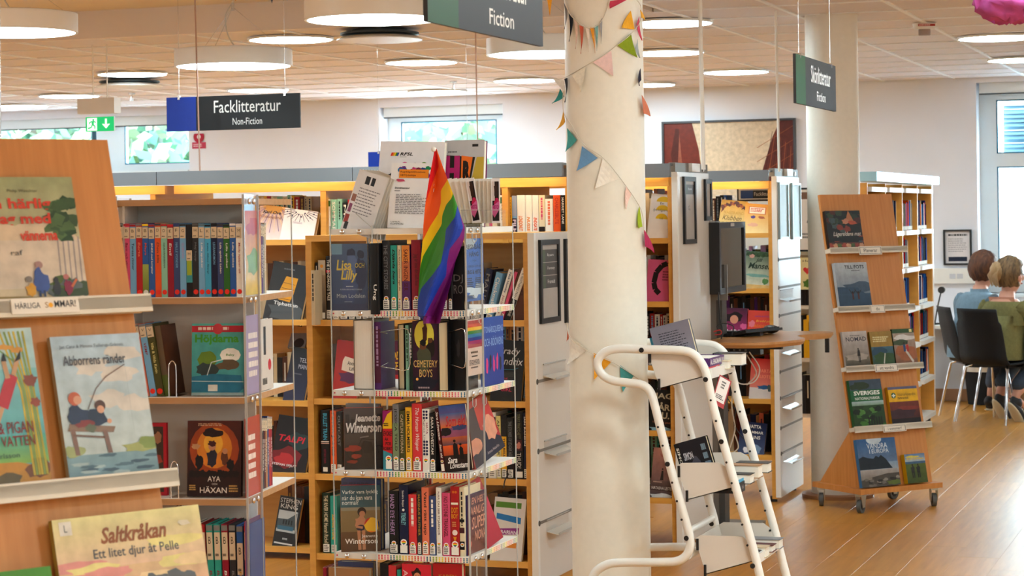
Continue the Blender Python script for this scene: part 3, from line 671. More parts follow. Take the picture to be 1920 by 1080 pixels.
stL, pL = stand(-1.996, 2.977, 58.02, 15.81, .5, 1.695, .13, 'tall leaning beech display stand of picture books, nearest the camera', lgL, tagsL)

# ================================================================ acrylic carousels
DOTS = ['d83a4a', 'e07aa0', '2a7fa0', '7ab04a', 'f0d030', 'f09040', 'd8303a', 'e07aa0', '2a6f90', 'a0b84a', 'f0d830', 'ee7a3a']
def carousel(label, corner, ang, L, tiers, plate, edge_mat, panel_w, core=None, dots=False, ztop=None, zbase=.16, panel_h=None):
    """corner = world xy of the near right corner of the shelves; local frame: x along the front, y away; origin at centre on the floor"""
    ex = Vector((math.cos(ang), math.sin(ang), 0)); ey = Vector((-math.sin(ang), math.cos(ang), 0))
    c = Vector((corner.x, corner.y, 0))-ex*L/2+ey*L/2; M = Matrix.Translation(c) @ Matrix.Rotation(ang, 4, 'Z')
    t = empty('book_carousel', M); tag(t, label, 'carousel'); h = L/2
    for z in tiers:
        b = MB(); b.box(-h, h, -h, h, z-plate, z); b.build('shelf_plate', edge_mat, t)
    for k in range(4):
        R_ = Matrix.Rotation(k*math.pi/2, 4, 'Z')
        b = MB(); b.box(-h, -h+panel_w, -h-.007, -h-.002, zbase+.05, ztop+(panel_h or .01)); b.build('acrylic_panel', ACRYL, t, R_)
        b = MB()
        for x in (-h, -h+panel_w-.002): b.box(x, x+.002, -h-.0075, -h-.0015, zbase+.05, ztop+(panel_h or .01))
        b.build('panel_edge', ACEDGE, t, R_)
        for z in tiers:
            b = MB()
            for x in (.045, panel_w-.045): b.ball((-h+x, -h-.008, z-plate/2), (.0085, .005, .0085), n=12, m=6)
            b.build('bolt', CHROME, t, R_)
            if dots and z < ztop-.01:
                A = Art(L-panel_w, plate*.92, R_ @ T3((-h+panel_w, -h-.0002, z-plate*.96))); A.rect(0, 0, 1, 1, 'efe6d6'); n = 30; s_ = (L-panel_w)/n
                for i in range(n):
                    for j in range(3): A.k = 2; A.ell((i+.5)/n, (j+.5+(.0 if i % 2 else -.12))/3.2+.03, .27/n, c=DOTS[(i//2+k) % 12], n=6)
                A.build('dotted_strip', t)
            if dots and z < ztop-.01:
                A = Art(.012, plate*.92, R_ @ T3((-h, -h-.0002, z-plate*.96))); A.rect(0, 0, 1, 1, 'efe6d6'); A.ell(.6, .5, .25, c='d83a6a', n=6); A.build('dotted_strip', t)
    for z in tiers[1:]:
        b = MB(); w = core or .03
        nxt = [q for q in tiers if q > z]; z1 = min(nxt)-plate if nxt else z
        if core:
            for k in range(4): b = MB(); b.box(-core, h-.012, -core-.006, -core, z, z1); b.build('back_wall', mat('carousel_core', 'c8c0b4', .5, noise=.05), t, Matrix.Rotation(k*math.pi/2, 4, 'Z'))
        else: b.cyl((0, 0, z), .02, z1-z, 16); b.build('centre_tube', CHROME, t)
    b = MB(); b.cyl((0, 0, 0), h*.8, .03, 40); b.cyl((0, 0, .03), .04, min(tiers)-plate-.03, 20); b.build('turntable_base', BLACK, t)
    return t, M, Pl(M @ Vector((0, -h, 0)), ang), Pl(M @ Vector((h, 0, 0)), ang+math.pi/2)
LH = .465; zsH = [1.6-(582-PPY-1)/588, 1.6-(734-407)/588, 1.6-(887-407)/588, 1.6-(1045-407)/588, .245]
zTopH = 1.6-(426-407)/588
cH = at(875, 800, 6.8)
carH, MH, PHf, PHr = carousel('clear acrylic book carousel with rainbow dotted shelf edges and a rainbow flag', cH, 0, LH, [zTopH]+zsH, .019, WHITE, .15, None, True, ztop=zTopH, zbase=.2)
LG = .465; zsG = [1.6-(557-413)/727, 1.6-(745-413)/727, 1.6-(936-413)/727, .355]
zTopG = 1.6-(371-413)/727
cG = at(457, 700, 5.5); aG = TH-math.radians(10)
mixG = mat('carousel_shelf_oak', 'b58a5e', .5, col2='a67a4c', nscale=(8, 60, 60))
carG, MG, PGf, PGr = carousel('square film carousel with oak edged shelves and clear acrylic corner panels', cG, aG, LG, [zTopG]+zsG, .016, mixG, .13, .088, False, ztop=zTopG, zbase=.2)
for z in zsG: b = MB(); b.box(-LG/2+.001, LG/2-.001, -LG/2+.001, LG/2-.001, z, z+.0015); b.build('shelf_liner', WHITE, carG)
b = MB(); b.box(-LG/2+.13, LG/2-.004, -.118, -.1, zTopG-.066, zTopG-.0165); b.build('shade_strip', mat('shade_grey', 'b4b0a8', .6, noise=.1), carG)  # grey strip added to stand for the shaded top of the back wall

# ================================================================ pillar bunting
FL = []
def on_pillar(px, py, C=P1C, R_=None, out=.012):
    R_ = (R_ or P1R)+out; r = ray(px, py); o = CAMP-C; a = r.x**2+r.y**2; bb = 2*(o.x*r.x+o.y*r.y); c = o.x**2+o.y**2-R_*R_; D = bb*bb-4*a*c
    if D > 0: return CAMP+r*((-bb-math.sqrt(D))/(2*a))
    return CAMP+r*((C-CAMP).dot(FW)/1.0)
def bunting(label, string, flags, seed=1):
    t = empty('bunting', on_pillar(*string[0])); tag(t, label, 'bunting'); inv = t.matrix_basis.inverted()
    pts = bez([on_pillar(*s) for s in string], 6); b = MB(); b.tube([inv @ p for p in pts], .0016, 5); b.build('string', mat('bunting_string', 'd8cfc0', .8, noise=.1), t)
    for (a, c, tip, colr, cn_) in flags:
        A_, C_, T_ = on_pillar(*a), on_pillar(*c), on_pillar(*tip, out=.02); b = MB(); n = 6; rows = []
        nrm = (C_-A_).cross(T_-A_)
        if nrm.length < 1e-6: nrm = Vector((0, -1, 0))
        nrm.normalize()
        for i in range(n+1):
            f = i/n; p = A_.lerp(T_, f); q = C_.lerp(T_, f); rows.append((p+nrm*.006*math.sin(f*3), q+nrm*.006*math.sin(f*3+.5)))
        for th in (0, .0012):
            for i in range(n):
                (p, q), (p2, q2) = rows[i], rows[i+1]; o = nrm*th
                b.poly([inv @ (p+o), inv @ (q+o), inv @ (q2+o), inv @ (p2+o)], colr)
        f_ = b.build('pennant', mat('felt_pennant', attr=True, rough=.85, noise=.12, nscale=(90, 90, 90)), t); f_['label'] = cn_+' felt pennant'
bunting('short bunting loop of narrow pennants hanging at the very top of the thick pillar', [(1058, -10), (1066, 22), (1082, 40), (1100, 52), (1116, 50), (1130, 36), (1141, 8), (1144, -10)], [
    ((1057, 5), (1062, 18), (1058, 55), '8a8c92', 'grey'), ((1066, 22), (1073, 32), (1067, 78), '1c2030', 'black'), ((1076, 36), (1082, 44), (1079, 92), 'e8c8bc', 'pale pink'), ((1086, 47), (1093, 50), (1089, 101), 'c8604a', 'rust red'),
    ((1098, 52), (1104, 52), (1103, 98), 'f0e0d4', 'cream'), ((1106, 51), (1112, 51), (1116, 100), 'f0a030', 'orange'), ((1115, 49), (1121, 45), (1119, 95), '7ab0b0', 'teal'), ((1124, 42), (1129, 33), (1127, 82), 'a0a0a4', 'light grey')])
bunting('upper bunting string climbing from left to right across the thick pillar', [(1040, 150), (1058, 146), (1095, 125), (1130, 105), (1158, 84), (1183, 64), (1200, 40), (1201, 10), (1185, -8)], [
    ((1144, 2), (1181, -4), (1144, 16), 'c8405c', 'raspberry'), ((1183, 20), (1191, 55), (1166, 52), 'f0b030', 'yellow'), ((1194, 45), (1200, 30), (1204, 76), 'd8506a', 'raspberry'), ((1200, 18), (1201, 33), (1209, 38), 'f0b848', 'amber'),
    ((1158, 85), (1184, 62), (1195, 108), '8aa020', 'lime green'), ((1192, 90), (1197, 72), (1200, 109), 'a8b4b8', 'grey blue'), ((1111, 116), (1146, 95), (1150, 143), 'f0cfcc', 'pale pink'), ((1072, 141), (1096, 125), (1089, 173), 'ece6d6', 'cream'),
    ((1058, 148), (1062, 146), (1059, 192), '28303c', 'dark blue'), ((1036, 148), (1056, 150), (1058, 172), 'e8e4dc', 'white')])
bunting('long bunting string winding down the middle of the thick pillar', [(1056, 168), (1057, 210), (1072, 235), (1094, 270), (1132, 297), (1160, 330), (1190, 372), (1204, 400), (1208, 440)], [
    ((1050, 166), (1057, 180), (1035, 194), '2a8f90', 'teal'), ((1056, 208), (1058, 228), (1043, 244), 'f0b440', 'yellow'), ((1063, 240), (1080, 262), (1060, 284), '4aa8a8', 'turquoise'), ((1091, 274), (1120, 296), (1081, 321), '6a9ac8', 'sky blue'),
    ((1130, 297), (1161, 335), (1116, 353), 'f2ece0', 'off white'), ((1174, 348), (1185, 365), (1174, 392), 'f0cfc4', 'pale pink'), ((1199, 386), (1206, 425), (1198, 428), 'a8c030', 'lime green'), ((1207, 430), (1208, 462), (1227, 474), 'b8305c', 'raspberry'),
    ((1201, 128), (1204, 150), (1199, 161), '28263a', 'black'), ((1203, 178), (1205, 213), (1219, 218), 'd07a5c', 'terracotta')])
bunting('lowest bunting string crossing the thick pillar behind the book trolley handle', [(1063, 605), (1067, 628), (1080, 645), (1112, 664), (1150, 680), (1185, 702), (1210, 722)], [
    ((1063, 606), (1066, 632), (1062, 640), 'c86a4a', 'rust'), ((1072, 633), (1100, 655), (1063, 684), 'f0ece2', 'white'), ((1113, 662), (1147, 677), (1114, 712), 'f2a828', 'orange'), ((1163, 685), (1190, 704), (1168, 734), '4aa0a0', 'teal')])
# small bits of another string dangling at the top left
t = empty('bunting', at(440, -5, 10)); tag(t, 'bit of bunting dangling at the top edge above the non-fiction sign', 'bunting'); inv = t.matrix_basis.inverted()
b = MB(); b.tube([inv @ at(x, y, 10) for x, y in ((436, -8), (480, -3), (520, -5), (545, -9))], .0015, 5); b.build('string', MATS['bunting_string'], t)
for (x, c, n_) in ((441, 'f0a830', 'orange'), (509, '6a7288', 'grey blue'), (538, 'c8c0c8', 'lilac')):
    b = MB(); b.poly([inv @ at(x-4, -8, 10), inv @ at(x+5, -8, 10), inv @ at(x+1, 7 if x == 509 else 2, 10)], c); b.build('pennant', MATS['felt_pennant'], t)['label'] = n_+' pennant'
for px, lst in ((1032, [((1025, -8), (1036, -8), (1031, 31), 'f0a830', 'orange')]),):
    bunting('single orange pennant hanging just left of the thick pillar top', [(1022, -10), (1030, -8), (1040, -9)], lst)

# ================================================================ hanging signs
def hsign(M, w, h, label, colr, title, sub, wires, thick=.01, split=.225, tx=(.36, .86), wireh=.7):
    t = empty('hanging_sign', M); tag(t, label, 'sign')
    b = MB(); b.box(0, w, 0, thick, 0, h); b.build('board', mat('sign_black', '26262a', .5, noise=.05), t)
    A = Art(w, h); A.rect(0, 0, split, 1, colr); A.rect(split, 0, 1, 1, '302e2c' if 'Fack' not in title else '242428')
    A.text(title, tx[0], .5 if sub else .3, tx[1], .86, 'f0eeea', bold=.004); A.text(sub, tx[0]+.14, .14, tx[1]-.14, .34, 'f0eeea', bold=.004); A.build('lettering', t)
    b = MB()
    for x in wires: b.tube([(x, thick/2, h-.01), (x, thick/2, h+wireh)], .0012, 5); b.box(x-.006, x+.006, 0-.002, thick+.002, h-.012, h+.006)
    b.build('suspension_wire', CHROME, t); return t
p0 = at(313, 247, 10.8); hs = .66/.95*260/245
w1 = .742
hsign(Matrix.Translation(p0), w1, .172, 'black hanging sign with blue end reading Facklitteratur Non-Fiction', '1c4aa8', 'Facklitteratur', 'Non-Fiction', (.07, .66), wireh=ZH-p0.z-.172)
p0 = at(802, 40, 4.39)
hsign(Matrix.Translation(p0) @ Matrix.Rotation(math.pi/2, 4, 'Z'), .74, .176, 'large grey hanging sign with green end reading Fiction, cut by the top edge', '0c6224', 'Skönlitteratur', 'Fiction', (.08, .66), wireh=ZH-p0.z-.176, split=.24)
p0 = at(1493, 193, 7.57)
hsign(Matrix.Translation(p0) @ Matrix.Rotation(math.pi/2, 4, 'Z'), .74, .176, 'small grey hanging sign with green end reading Skönlitteratur Fiction before the plain pillar', '14662c', 'Skönlitteratur', 'Fiction', (.08, .66), wireh=ZC-p0.z-.176)
# far sign half hidden by the brochures
p0 = at(691, 337, 13.3)
hsign(Matrix.Translation(p0), .742, .172, 'distant dark hanging sign with blue end peeping out behind the brochures', '1c4aa8', 'Facklitteratur', 'Non-Fiction', (.07, .66), wireh=ZC-p0.z-.172)
# exit sign
p0 = at(161, 247, 13.2); t = empty('exit_sign', p0); tag(t, 'green illuminated exit sign with running figure and down arrow', 'sign')
pe = Pl(p0, 0); ww = pe.hit(214, 247)[0]; hh = pe.hit(188, 219)[1]
b = MB(); b.box(0, ww, 0, .012, 0, hh); b.build('panel', mat('exit_back', 'd8e0dc', .4, noise=.02), t)
A = Art(ww, hh); A.rect(0, 0, 1, 1, '18b86a'); A.rect(.05, .06, .4, .93, 'eefff4'); A.ell(.27, .8, .035, c='18b86a'); A.poly([(.2, .72), (.3, .74), (.29, .45), (.22, .44)], '18b86a'); A.line([(.28, .7), (.36, .62)], .035, '18b86a'); A.line([(.22, .7), (.13, .6), (.14, .5)], .035, '18b86a'); A.line([(.25, .46), (.33, .36), (.32, .18)], .04, '18b86a'); A.line([(.23, .46), (.2, .28), (.08, .22)], .04, '18b86a')
A.line([(.72, .86), (.72, .4)], .07, 'eefff4'); A.poly([(.58, .5), (.72, .18), (.86, .5), (.78, .5), (.72, .36), (.66, .5)], 'eefff4')
A.build('pictogram', t, mat('exit_print', attr=True, rough=.4, emit=.42))
b = MB(); b.box(-.04, ww+.02, -.03, .05, hh+.02, hh+.115); b.build('lamp_housing', WHITE, t)
b = MB(); q = ZC-p0.z
for x in (.05, ww-.05): b.tube([(x, .01, hh+.11), (x, .01, q)], .004, 6)
b.build('rod', WHITE, t)
# blue bracket post behind it, fire hose sign on wall
p1 = at(176, 246, 13.25); b = MB(); b.box(-.012, .012, 0, .01, -.18, 0); tag(b.build('bracket_post', mat('blue_post', '3a7aa0', .5, noise=.05), None, T3(p1)), 'short blue post under the exit sign', 'post')
a, z = PW.hit(361, 279); c, z1 = PW.hit(386, 250)
t = empty('fire_hose_sign', (a, YW-.006, z)); tag(t, 'small red fire hose sign on the white wall under the non-fiction sign', 'sign')
b = MB(); w_, h_ = c-a, z1-z; b.box(0, w_, 0, .004, 0, h_*.42); b.build('text_plate', mat('sign_red', 'c0284a', .5, noise=.05), t)
A = Art(w_, h_, T3((0, 0, 0))); A.scrib(.1, .1, .9, .34, 'f0d8dc', 2, 3); A.ell(.5, .78, .4, c='c0284a', n=24); A.ell(.5, .78, .14, c='f0e8ea', n=16); A.rect(.46, .62, .54, .95, 'f0e8ea'); A.build('pictogram', t)

# thin floor to ceiling cable drops
def drop(px, y0, y1, d, r, label, name='cable', cat='cable', m=None, px1=None, top=None):
    p = at(px, y0, d); q = at(px1 or px, y1, d); p.z = top or (ZH if (p.y < YS and p.x < X_SOFF) else ZC)
    b = MB(); b.tube([(0, 0, 0)]+[tuple(q.lerp(p, f)-q) for f in (.3, .6, 1)], r, 8); return tag(b.build(name, m or WHITE, None, T3(q)), label, cat)
drop(892, 120, 300, 10.3, .0035, 'thin cord hanging from the ceiling down to the bookcase behind the brochures', m=mat('brown_cord', 'b8907c', .6, noise=.05), px1=896, name='ceiling_wire', cat='cord')
drop(366, 100, 322, 10.6, .004, 'thin cord hanging from the ceiling beside the fire hose sign', m=MATS['brown_cord'], px1=375, name='ceiling_wire', cat='cord')
drop(1, 0, 256, 7, .002, 'thin wire at the extreme edge above the picture book stand', px1=1, name='ceiling_wire', cat='cord', m=CHROME)
drop(1312, 0, 318, 9.9, .0105, 'straight white service pole between ceiling and bookcase canopy', 'service_pole', 'pole', px1=1319)
t_ = drop(1455, 60, 322, 11.6, .007, 'white cable hanging from ceiling to the canopy in front of the painting', px1=1461)

# painting on the back wall
a0, z0 = PW.hit(1244, 330); a1, _ = PW.hit(1494, 330); _, z1 = PW.hit(1370, 225)
z0 = 1.45; w_ = a1-a0; h_ = z1-z0; t = empty('painting', (a0, YW-.03, z0)); tag(t, 'wide framed painting of rusty brown shapes on a cream ground', 'painting')
b = MB(); f = .018
for B_ in ((0, w_, 0, f), (0, w_, h_-f, h_), (0, f, f, h_-f), (w_-f, w_, f, h_-f)): b.box(B_[0], B_[1], -.012, .028, B_[2], B_[3])
b.build('frame', mat('painting_frame', '3a3c40', .4, noise=.1), t)
b = MB(); b.box(f, w_-f, .006, .026, f, h_-f); b.build('canvas_board', WHITE, t)
A = Art(w_-2*f, h_-2*f, T3((f, .005, f))); A.rect(0, 0, 1, 1, 'dcc8ac'); A.poly([(0, 0), (.36, 0), (.3, .45), (.27, .75), (.22, 1), (0, 1)], '7a3222'); A.poly([(.05, .7), (.09, .95), (.12, .95), (.11, .6), (.09, .5)], '5a2418'); A.poly([(.1, .5), (.12, .9), (.14, .6)], '9a5a44')
A.poly([(.66, 0), (.7, .3), (.78, .62), (.84, .85), (.9, 1), (1, 1), (1, 0)], '6a2a1c'); A.poly([(.56, 0), (.57, .3), (.6, .42), (.7, .44), (.74, .3), (.74, 0)], '7a3424'); A.poly([(.55, .1), (.6, .2), (.62, .3), (.57, .35), (.55, .28)], 'e8dccc')
for k in range(9): A.line([(.7+k*.035, 0), (.84+k*.02, .9-k*.02)], .004, 'a85c34' if k % 2 else '4a1c12')
for k in range(6): A.line([(.72, .1+k*.13), (1, .3+k*.13)], .004, 'a0582e')
A.build('brushwork', t, PAINT)

# framed notice on the right part of the wall
a0, z0 = PW.hit(1770, 497); a1, z1 = PW.hit(1822, 430); w_ = a1-a0; h_ = z1-z0; t = empty('framed_notice', (a0, YW-.03, z0)); tag(t, 'black framed notice with small print and a dark blue footer on the back wall', 'notice')
b = MB(); f = .015
for B_ in ((0, w_, 0, f), (0, w_, h_-f, h_), (0, f, f, h_-f), (w_-f, w_, f, h_-f)): b.box(B_[0], B_[1], 0, .03, B_[2], B_[3])
b.build('frame', BLACK, t)
A = Art(w_-2*f, h_-2*f, T3((f, .02, f))); A.rect(0, 0, 1, 1, 'e2dede'); A.scrib(.12, .84, .9, .93, '3a3a3e', 1, 2); A.scrib(.12, .35, .9, .8, '9a9a9e', 7, 4, fill=.35); A.rect(.12, .06, .88, .2, '26344e'); A.build('sheet', t)

# pink paper pompom, top right
c = at(1893, -8, 8.3); R_ = random.Random(4); t = empty('paper_pompom', c); tag(t, 'magenta tissue paper pompom at the top right corner', 'pompom')
b = MB(); b.ball((0, 0, 0), (.14, .12, .105), n=22, m=12, jit=.16, rnd=R_); b.build('tissue', mat('tissue_pink', 'c4509c', .9, noise=.3, nscale=(25, 25, 25)), t)
b = MB()
for k in range(26):
    a = R_.uniform(0, 6.28); e_ = R_.uniform(-1.2, .9); p = Vector((.13*math.cos(a)*math.cos(e_), .11*math.sin(a)*math.cos(e_), .1*math.sin(e_))); u = Vector((R_.uniform(-1, 1), R_.uniform(-1, 1), R_.uniform(-1, 1))).normalized(); v = p.normalized().cross(u).normalized()
    b.poly([p*.8, p*1.03+v*.05, p*1.14, p*1.03-v*.05], 'b04a88')
b.build('petal', MATS['tissue_pink'], t, kind='stuff')
b = MB(); b.tube([(0, 0, .1), (0, 0, ZC-c.z)], .001, 5); b.build('thread', WHITE, t)

# ================================================================ catalogue computer
cx, cy = -2.66, 10.51
t = empty('catalogue_kiosk', (cx, cy, 0)); tag(t, 'grey steel post of the catalogue computer beside the pillar side bookcase', 'post')
pp = Pl((0, cy, 0), 0); xa, zt = pp.hit(1305, 415); xb, _ = pp.hit(1341, 415)
b = MB(); b.box(xa-cx, xb-cx, 0, .1, .02, zt); b.build('post', GREYM, t)
b = MB(); b.box(xb-cx, xb-cx+.03, -.004, .09, .02, zt-.05); b.build('cable_channel', mat('channel_dark', '4c4a48', .5, metal=.3, noise=.1), t)
b = MB(); b.box(xa-cx-.06, xb-cx+.18, -.12, .25, 0, .02); b.build('foot_plate', GREYM, t)
b = MB(); b.box(xb-cx-.02, xb-cx+.06, -.012, 0, zt-.4, zt-.22); 
for z in (zt-.26, zt-.36): b.cyl((xb-cx+.005, -.018, z), .008, .006, 10, axis='y')
b.build('bracket', GREYM, t)
# monitor facing +X
X_ = xb+.05; pm = px_on_x(X_); m0, mz1 = pm.hit(1347, 417); m1, _ = pm.hit(1396, 417); _, mz0 = pm.hit(1370, 549)
w_ = m1-m0; h_ = mz1-mz0; t = empty('monitor', pm.M(m0, 0, mz0)); tag(t, 'black computer screen on the grey post, turned sideways', 'monitor')
b = MB(); f = .03; b.box(0, w_, .012, .05, 0, h_)
for B_ in ((0, w_, 0, f), (0, w_, h_-f, h_), (0, f, f, h_-f), (w_-f, w_, f, h_-f)): b.box(B_[0], B_[1], -.004, .012, B_[2], B_[3])
b.build('bezel', BLACK, t)
b = MB(); b.box(f, w_-f, .004, .01, f, h_-f); b.build('screen', mat('dark_screen', '1c1814', .06, noise=.05), t)
A = Art(w_, h_, T3((0, -.0045, 0))); A.rect(.42, .94, .56, .985, 'cfc8bc'); A.build('sticker', t)
b = MB(); b.box(w_*.3, w_*.6, .05, .09, h_*.3, h_*.7); b.build('mount', BLACK, t)
# table top
t = empty('catalogue_table', (-2.4, 10.55, 0)); tag(t, 'rounded beech table top holding keyboard and mouse on the grey post', 'table')
zt_ = .975; out = []
for (x, y) in [(-2.60, 10.2), (-2.5, 10.06), (-2.3, 10.08), (-2.2, 10.25), (-2.17, 10.45), (-2.24, 10.62), (-2.25, 10.72), (-2.16, 10.86), (-2.13, 10.98), (-2.2, 11.08), (-2.45, 11.05), (-2.60, 10.9)]: out.append((x+2.4, y-10.55, 0))
out = bez(out+[out[0]], 5)[:-1]; n = len(out); b = MB()
vs = [(p.x*q, p.y*q, z) for q, z in ((.955, zt_-.028), (1, zt_-.012), (1, zt_)) for p in out]
b.faces(vs, [tuple(range(n-1, -1, -1)), tuple(range(2*n, 3*n))]+[(k*n+i, k*n+(i+1) % n, (k+1)*n+(i+1) % n, (k+1)*n+i) for k in range(2) for i in range(n)]); b.build('table_top', mat('table_beech', 'c08a52', .35, col2='b57e46', nscale=(4, 30, 30)), t)
b = MB(); b.box(-.24, .1, -.05, -.01, zt_-.06, zt_-.028); b.box(-.24, .05, .1, .14, zt_-.06, zt_-.028); b.box(.24, .26, .35, .37, zt_-.1, zt_-.028); b.build('support_arm', BLACK, t)
# keyboard & mouse
pk = at_z(1410, 629, zt_); t = empty('keyboard', Matrix.Translation(pk) @ Matrix.Rotation(math.radians(70), 4, 'Z') @ Matrix.Rotation(math.radians(-11), 4, 'X')); tag(t, 'black computer keyboard on the rounded table top', 'keyboard')
b = MB(); b.box(-.17, .17, -.08, .08, .008, .02); b.build('case', BLACK, t); b = MB()
for i in range(14):
    for j in range(5): b.box(-.16+i*.023, -.14+i*.023, -.07+j*.028, -.047+j*.028, .02, .027)
b.build('key', mat('key_dark', '222226', .6, noise=.1), t, kind='stuff')
pk = at_z(1446, 625, zt_+.001); t = empty('mouse', Matrix.Translation(pk) @ Matrix.Rotation(math.radians(30), 4, 'Z')); tag(t, 'black computer mouse behind the keyboard', 'mouse')
b = MB(); b.ball((0, 0, .022), (.04, .06, .022), n=16, m=8); b.build('shell', BLACK, t)
b = MB(); b.cyl((-.004, -.035, .036), .008, .008, 10, axis='x'); b.build('wheel', GREYM, t)
# computer box under the table, cables
pk = at(1393, 690, 10.9); t = empty('computer_box', pk); tag(t, 'black mini computer box hanging under the rounded table', 'computer')
b = MB(); b.box(-.12, .1, -.04, .04, .07, .19); b.build('case', BLACK, t); b = MB()
for k in range(5): b.box(-.1+k*.03, -.09+k*.03, -.043, -.04, .09, .17)
b.build('vent_slot', GREYM, t, kind='stuff')
def cable(pts, d, r, colr, label, group=None):
    P_ = [at(x, y, d) for x, y in pts]; b = MB(); b.tube([p-P_[0] for p in bez(P_, 6)], r, 6); return tag(b.build('cable', mat('cable_'+colr, colr, .5, noise=.05), None, T3(P_[0])), label, 'cable', group)
cable([(1347, 548), (1350, 600), (1354, 615), (1352, 640)], 10.62, .004, '18181a', 'black cable dropping from the screen to the table')
cable([(1352, 622), (1344, 612), (1356, 606), (1375, 612), (1372, 628)], 10.45, .003, '18181a', 'black cable loop on the table top left of the keyboard')
cable([(1338, 622), (1350, 619), (1352, 626), (1340, 628)], 10.4, .0035, 'a82420', 'red cable end beside the grey post on the table')
cable([(1372, 720), (1380, 760), (1378, 800), (1410, 835), (1406, 800), (1385, 765)], 10.9, .003, '18181a', 'black cable loop hanging under the table behind the trolley')
cable([(1360, 740), (1392, 790), (1410, 830)], 10.95, .003, '18181a', 'straight black cable slanting under the table')
cable([(1405, 660), (1424, 690), (1415, 715), (1390, 720), (1375, 708)], 10.7, .0035, 'd8d0c4', 'white cable coil beside the trolley top')
cable([(1400, 665), (1418, 700), (1400, 722)], 10.72, .0035, 'cfc8bc', 'second white cable loop beside the trolley top')
cable([(1377, 708), (1372, 760), (1378, 800), (1374, 822), (1366, 850), (1384, 840), (1378, 815)], 10.9, .0035, 'd8c8b0', 'pale cable coil low behind the middle trolley shelf')

# ================================================================ tubular book trolley
YK = 7.28; DK = .36; pk = Pl((0, YK, 0), 0); pk2 = Pl((0, YK+DK, 0), 0)
def K(px, py, pl=pk): a, z = pl.hit(px, py); return Vector((a, pl.O.y, z))
K0 = K(1290, 1000); K0.z = 0
t = empty('book_trolley', K0); tag(t, 'white tubular steel book trolley with three tilted shelves in front of the pillar', 'trolley')
nf = [(1426, 1085), (1410, 1020), (1380, 915), (1352, 815), (1337, 760), (1325, 705), (1316, 682), (1300, 664), (1275, 657), (1205, 655), (1160, 654), (1137, 659), (1123, 672), (1121, 688), (1131, 704), (1150, 714), (1180, 718), (1205, 722), (1220, 736), (1229, 765), (1245, 830), (1265, 905), (1285, 975), (1293, 1005), (1294, 1025), (1286, 1042), (1270, 1052), (1240, 1054), (1160, 1055), (1135, 1060), (1117, 1072), (1108, 1090)]
near = [K(x, y) for x, y in nf]
def smooth(P_): return bez(P_, 4)
b = MB(); b.tube([p-K0 for p in smooth(near)], .0155, 12); b.build('side_frame', WHITE, t)
sh = Vector((0, DK, 0)); far = [p+sh for p in near]
# far frame is narrower at the top right; same pressing
b = MB(); b.tube([p-K0 for p in smooth(far[:-4]+[far[-4], far[-3]])], .0155, 12); b.build('side_frame', WHITE, t)
z0f = min(p.z for p in near)
# legs go on down to castors below the picture
for P_ in (near, far):
    b = MB(); p = P_[0]; d = (P_[0]-P_[2]).normalized(); e = p+d*(p.z-.1)/max(.2, -d.z); b.tube([p-K0, e-K0], .0155, 12); b.build('lower_leg', WHITE, t); b = MB(); q = P_[-1]; b.tube([q-K0, Vector((q.x, q.y, .1))-K0], .0155, 12); b.build('lower_leg', WHITE, t)
    for e_ in (Vector((e.x, e.y, 0)), Vector((q.x, q.y, 0))):
        cs = empty('castor', T3(e_-K0), t); b = MB(); b.cyl((0, -.012, .045), .045, .024, 20, axis='y'); b.build('wheel', mat('castor_rubber', '55544f', .6), cs); b = MB(); b.box(-.02, .02, -.02, .02, .05, .1); b.build('fork', MATS['castor_steel'], cs)
b = MB()
for (x, y) in ((1290, 997),): p = K(x, y); b.tube([p-K0, p+sh-K0], .012, 10)
p = K(1290, 1042); b.tube([p-K0, p+sh-K0], .014, 10)
b.build('cross_tube', WHITE, t)
def tier(TL, TRc, BR, BL, frontlen, curve=True):
    """near side plate outline in px; plate, far plate, bottom and back sheet"""
    o = [K(*TL)]+[K(*q) for q in TRc]+[K(*BR), K(*BL)]
    for s in (0, 1):
        b = MB(); off = Vector((0, DK*s+(.014 if not s else -.014), 0))-K0; vs = [p+off+Vector((0, th, 0)) for th in (0, .003) for p in o]; n = len(o)
        b.faces(vs, [tuple(range(n-1, -1, -1)), tuple(range(n, 2*n))]+[(i, i+n, (i+1) % n+n, (i+1) % n) for i in range(n)]); b.build('side_plate', ENDP, t)
    y0, y1 = .014, DK-.014
    bl, br = K(*BL)-K0, K(*BR)-K0; tl = K(*TL)-K0
    for a, c, nm in ((bl, br, 'shelf_sheet'), (bl, tl, 'back_sheet')):
        d = (c-a).normalized(); nn = Vector((-d.z, 0, d.x))*.003; L_ = c
        b = MB(); vs = [a+Vector((0, y0, 0)), c+Vector((0, y0, 0)), c+Vector((0, y1, 0)), a+Vector((0, y1, 0))]; vs += [v+nn for v in vs]
        b.faces(vs, [(3, 2, 1, 0), (4, 5, 6, 7), (0, 1, 5, 4), (1, 2, 6, 5), (2, 3, 7, 6), (3, 0, 4, 7)]); b.build(nm, ENDP, t)
    b = MB(); b.box(br.x-.012, br.x+.006, y0, y1, br.z-.012, br.z+.022); b.build('front_rail', WHITE, t)
    for q in (.1, .9): b = MB(); p = bl.lerp(tl, q*.9+.02); b.box(p.x-.004, p.x+.004, .006, .016, p.z-.02, p.z+.02); b.build('rubber_clip', BLACK, t)
    return bl+K0, br+K0, tl+K0
T1 = tier((1213, 658), [(1285, 657), (1305, 668)], (1330, 704), (1237, 729), 0)
T2 = tier((1268, 874), [(1276, 869), (1345, 868), (1360, 876)], (1376, 915), (1289, 938), 0)
T3_ = tier((1303, 1010), [(1312, 1005), (1390, 1007), (1402, 1016)], (1418, 1052), (1323, 1078), 0)
b = MB()
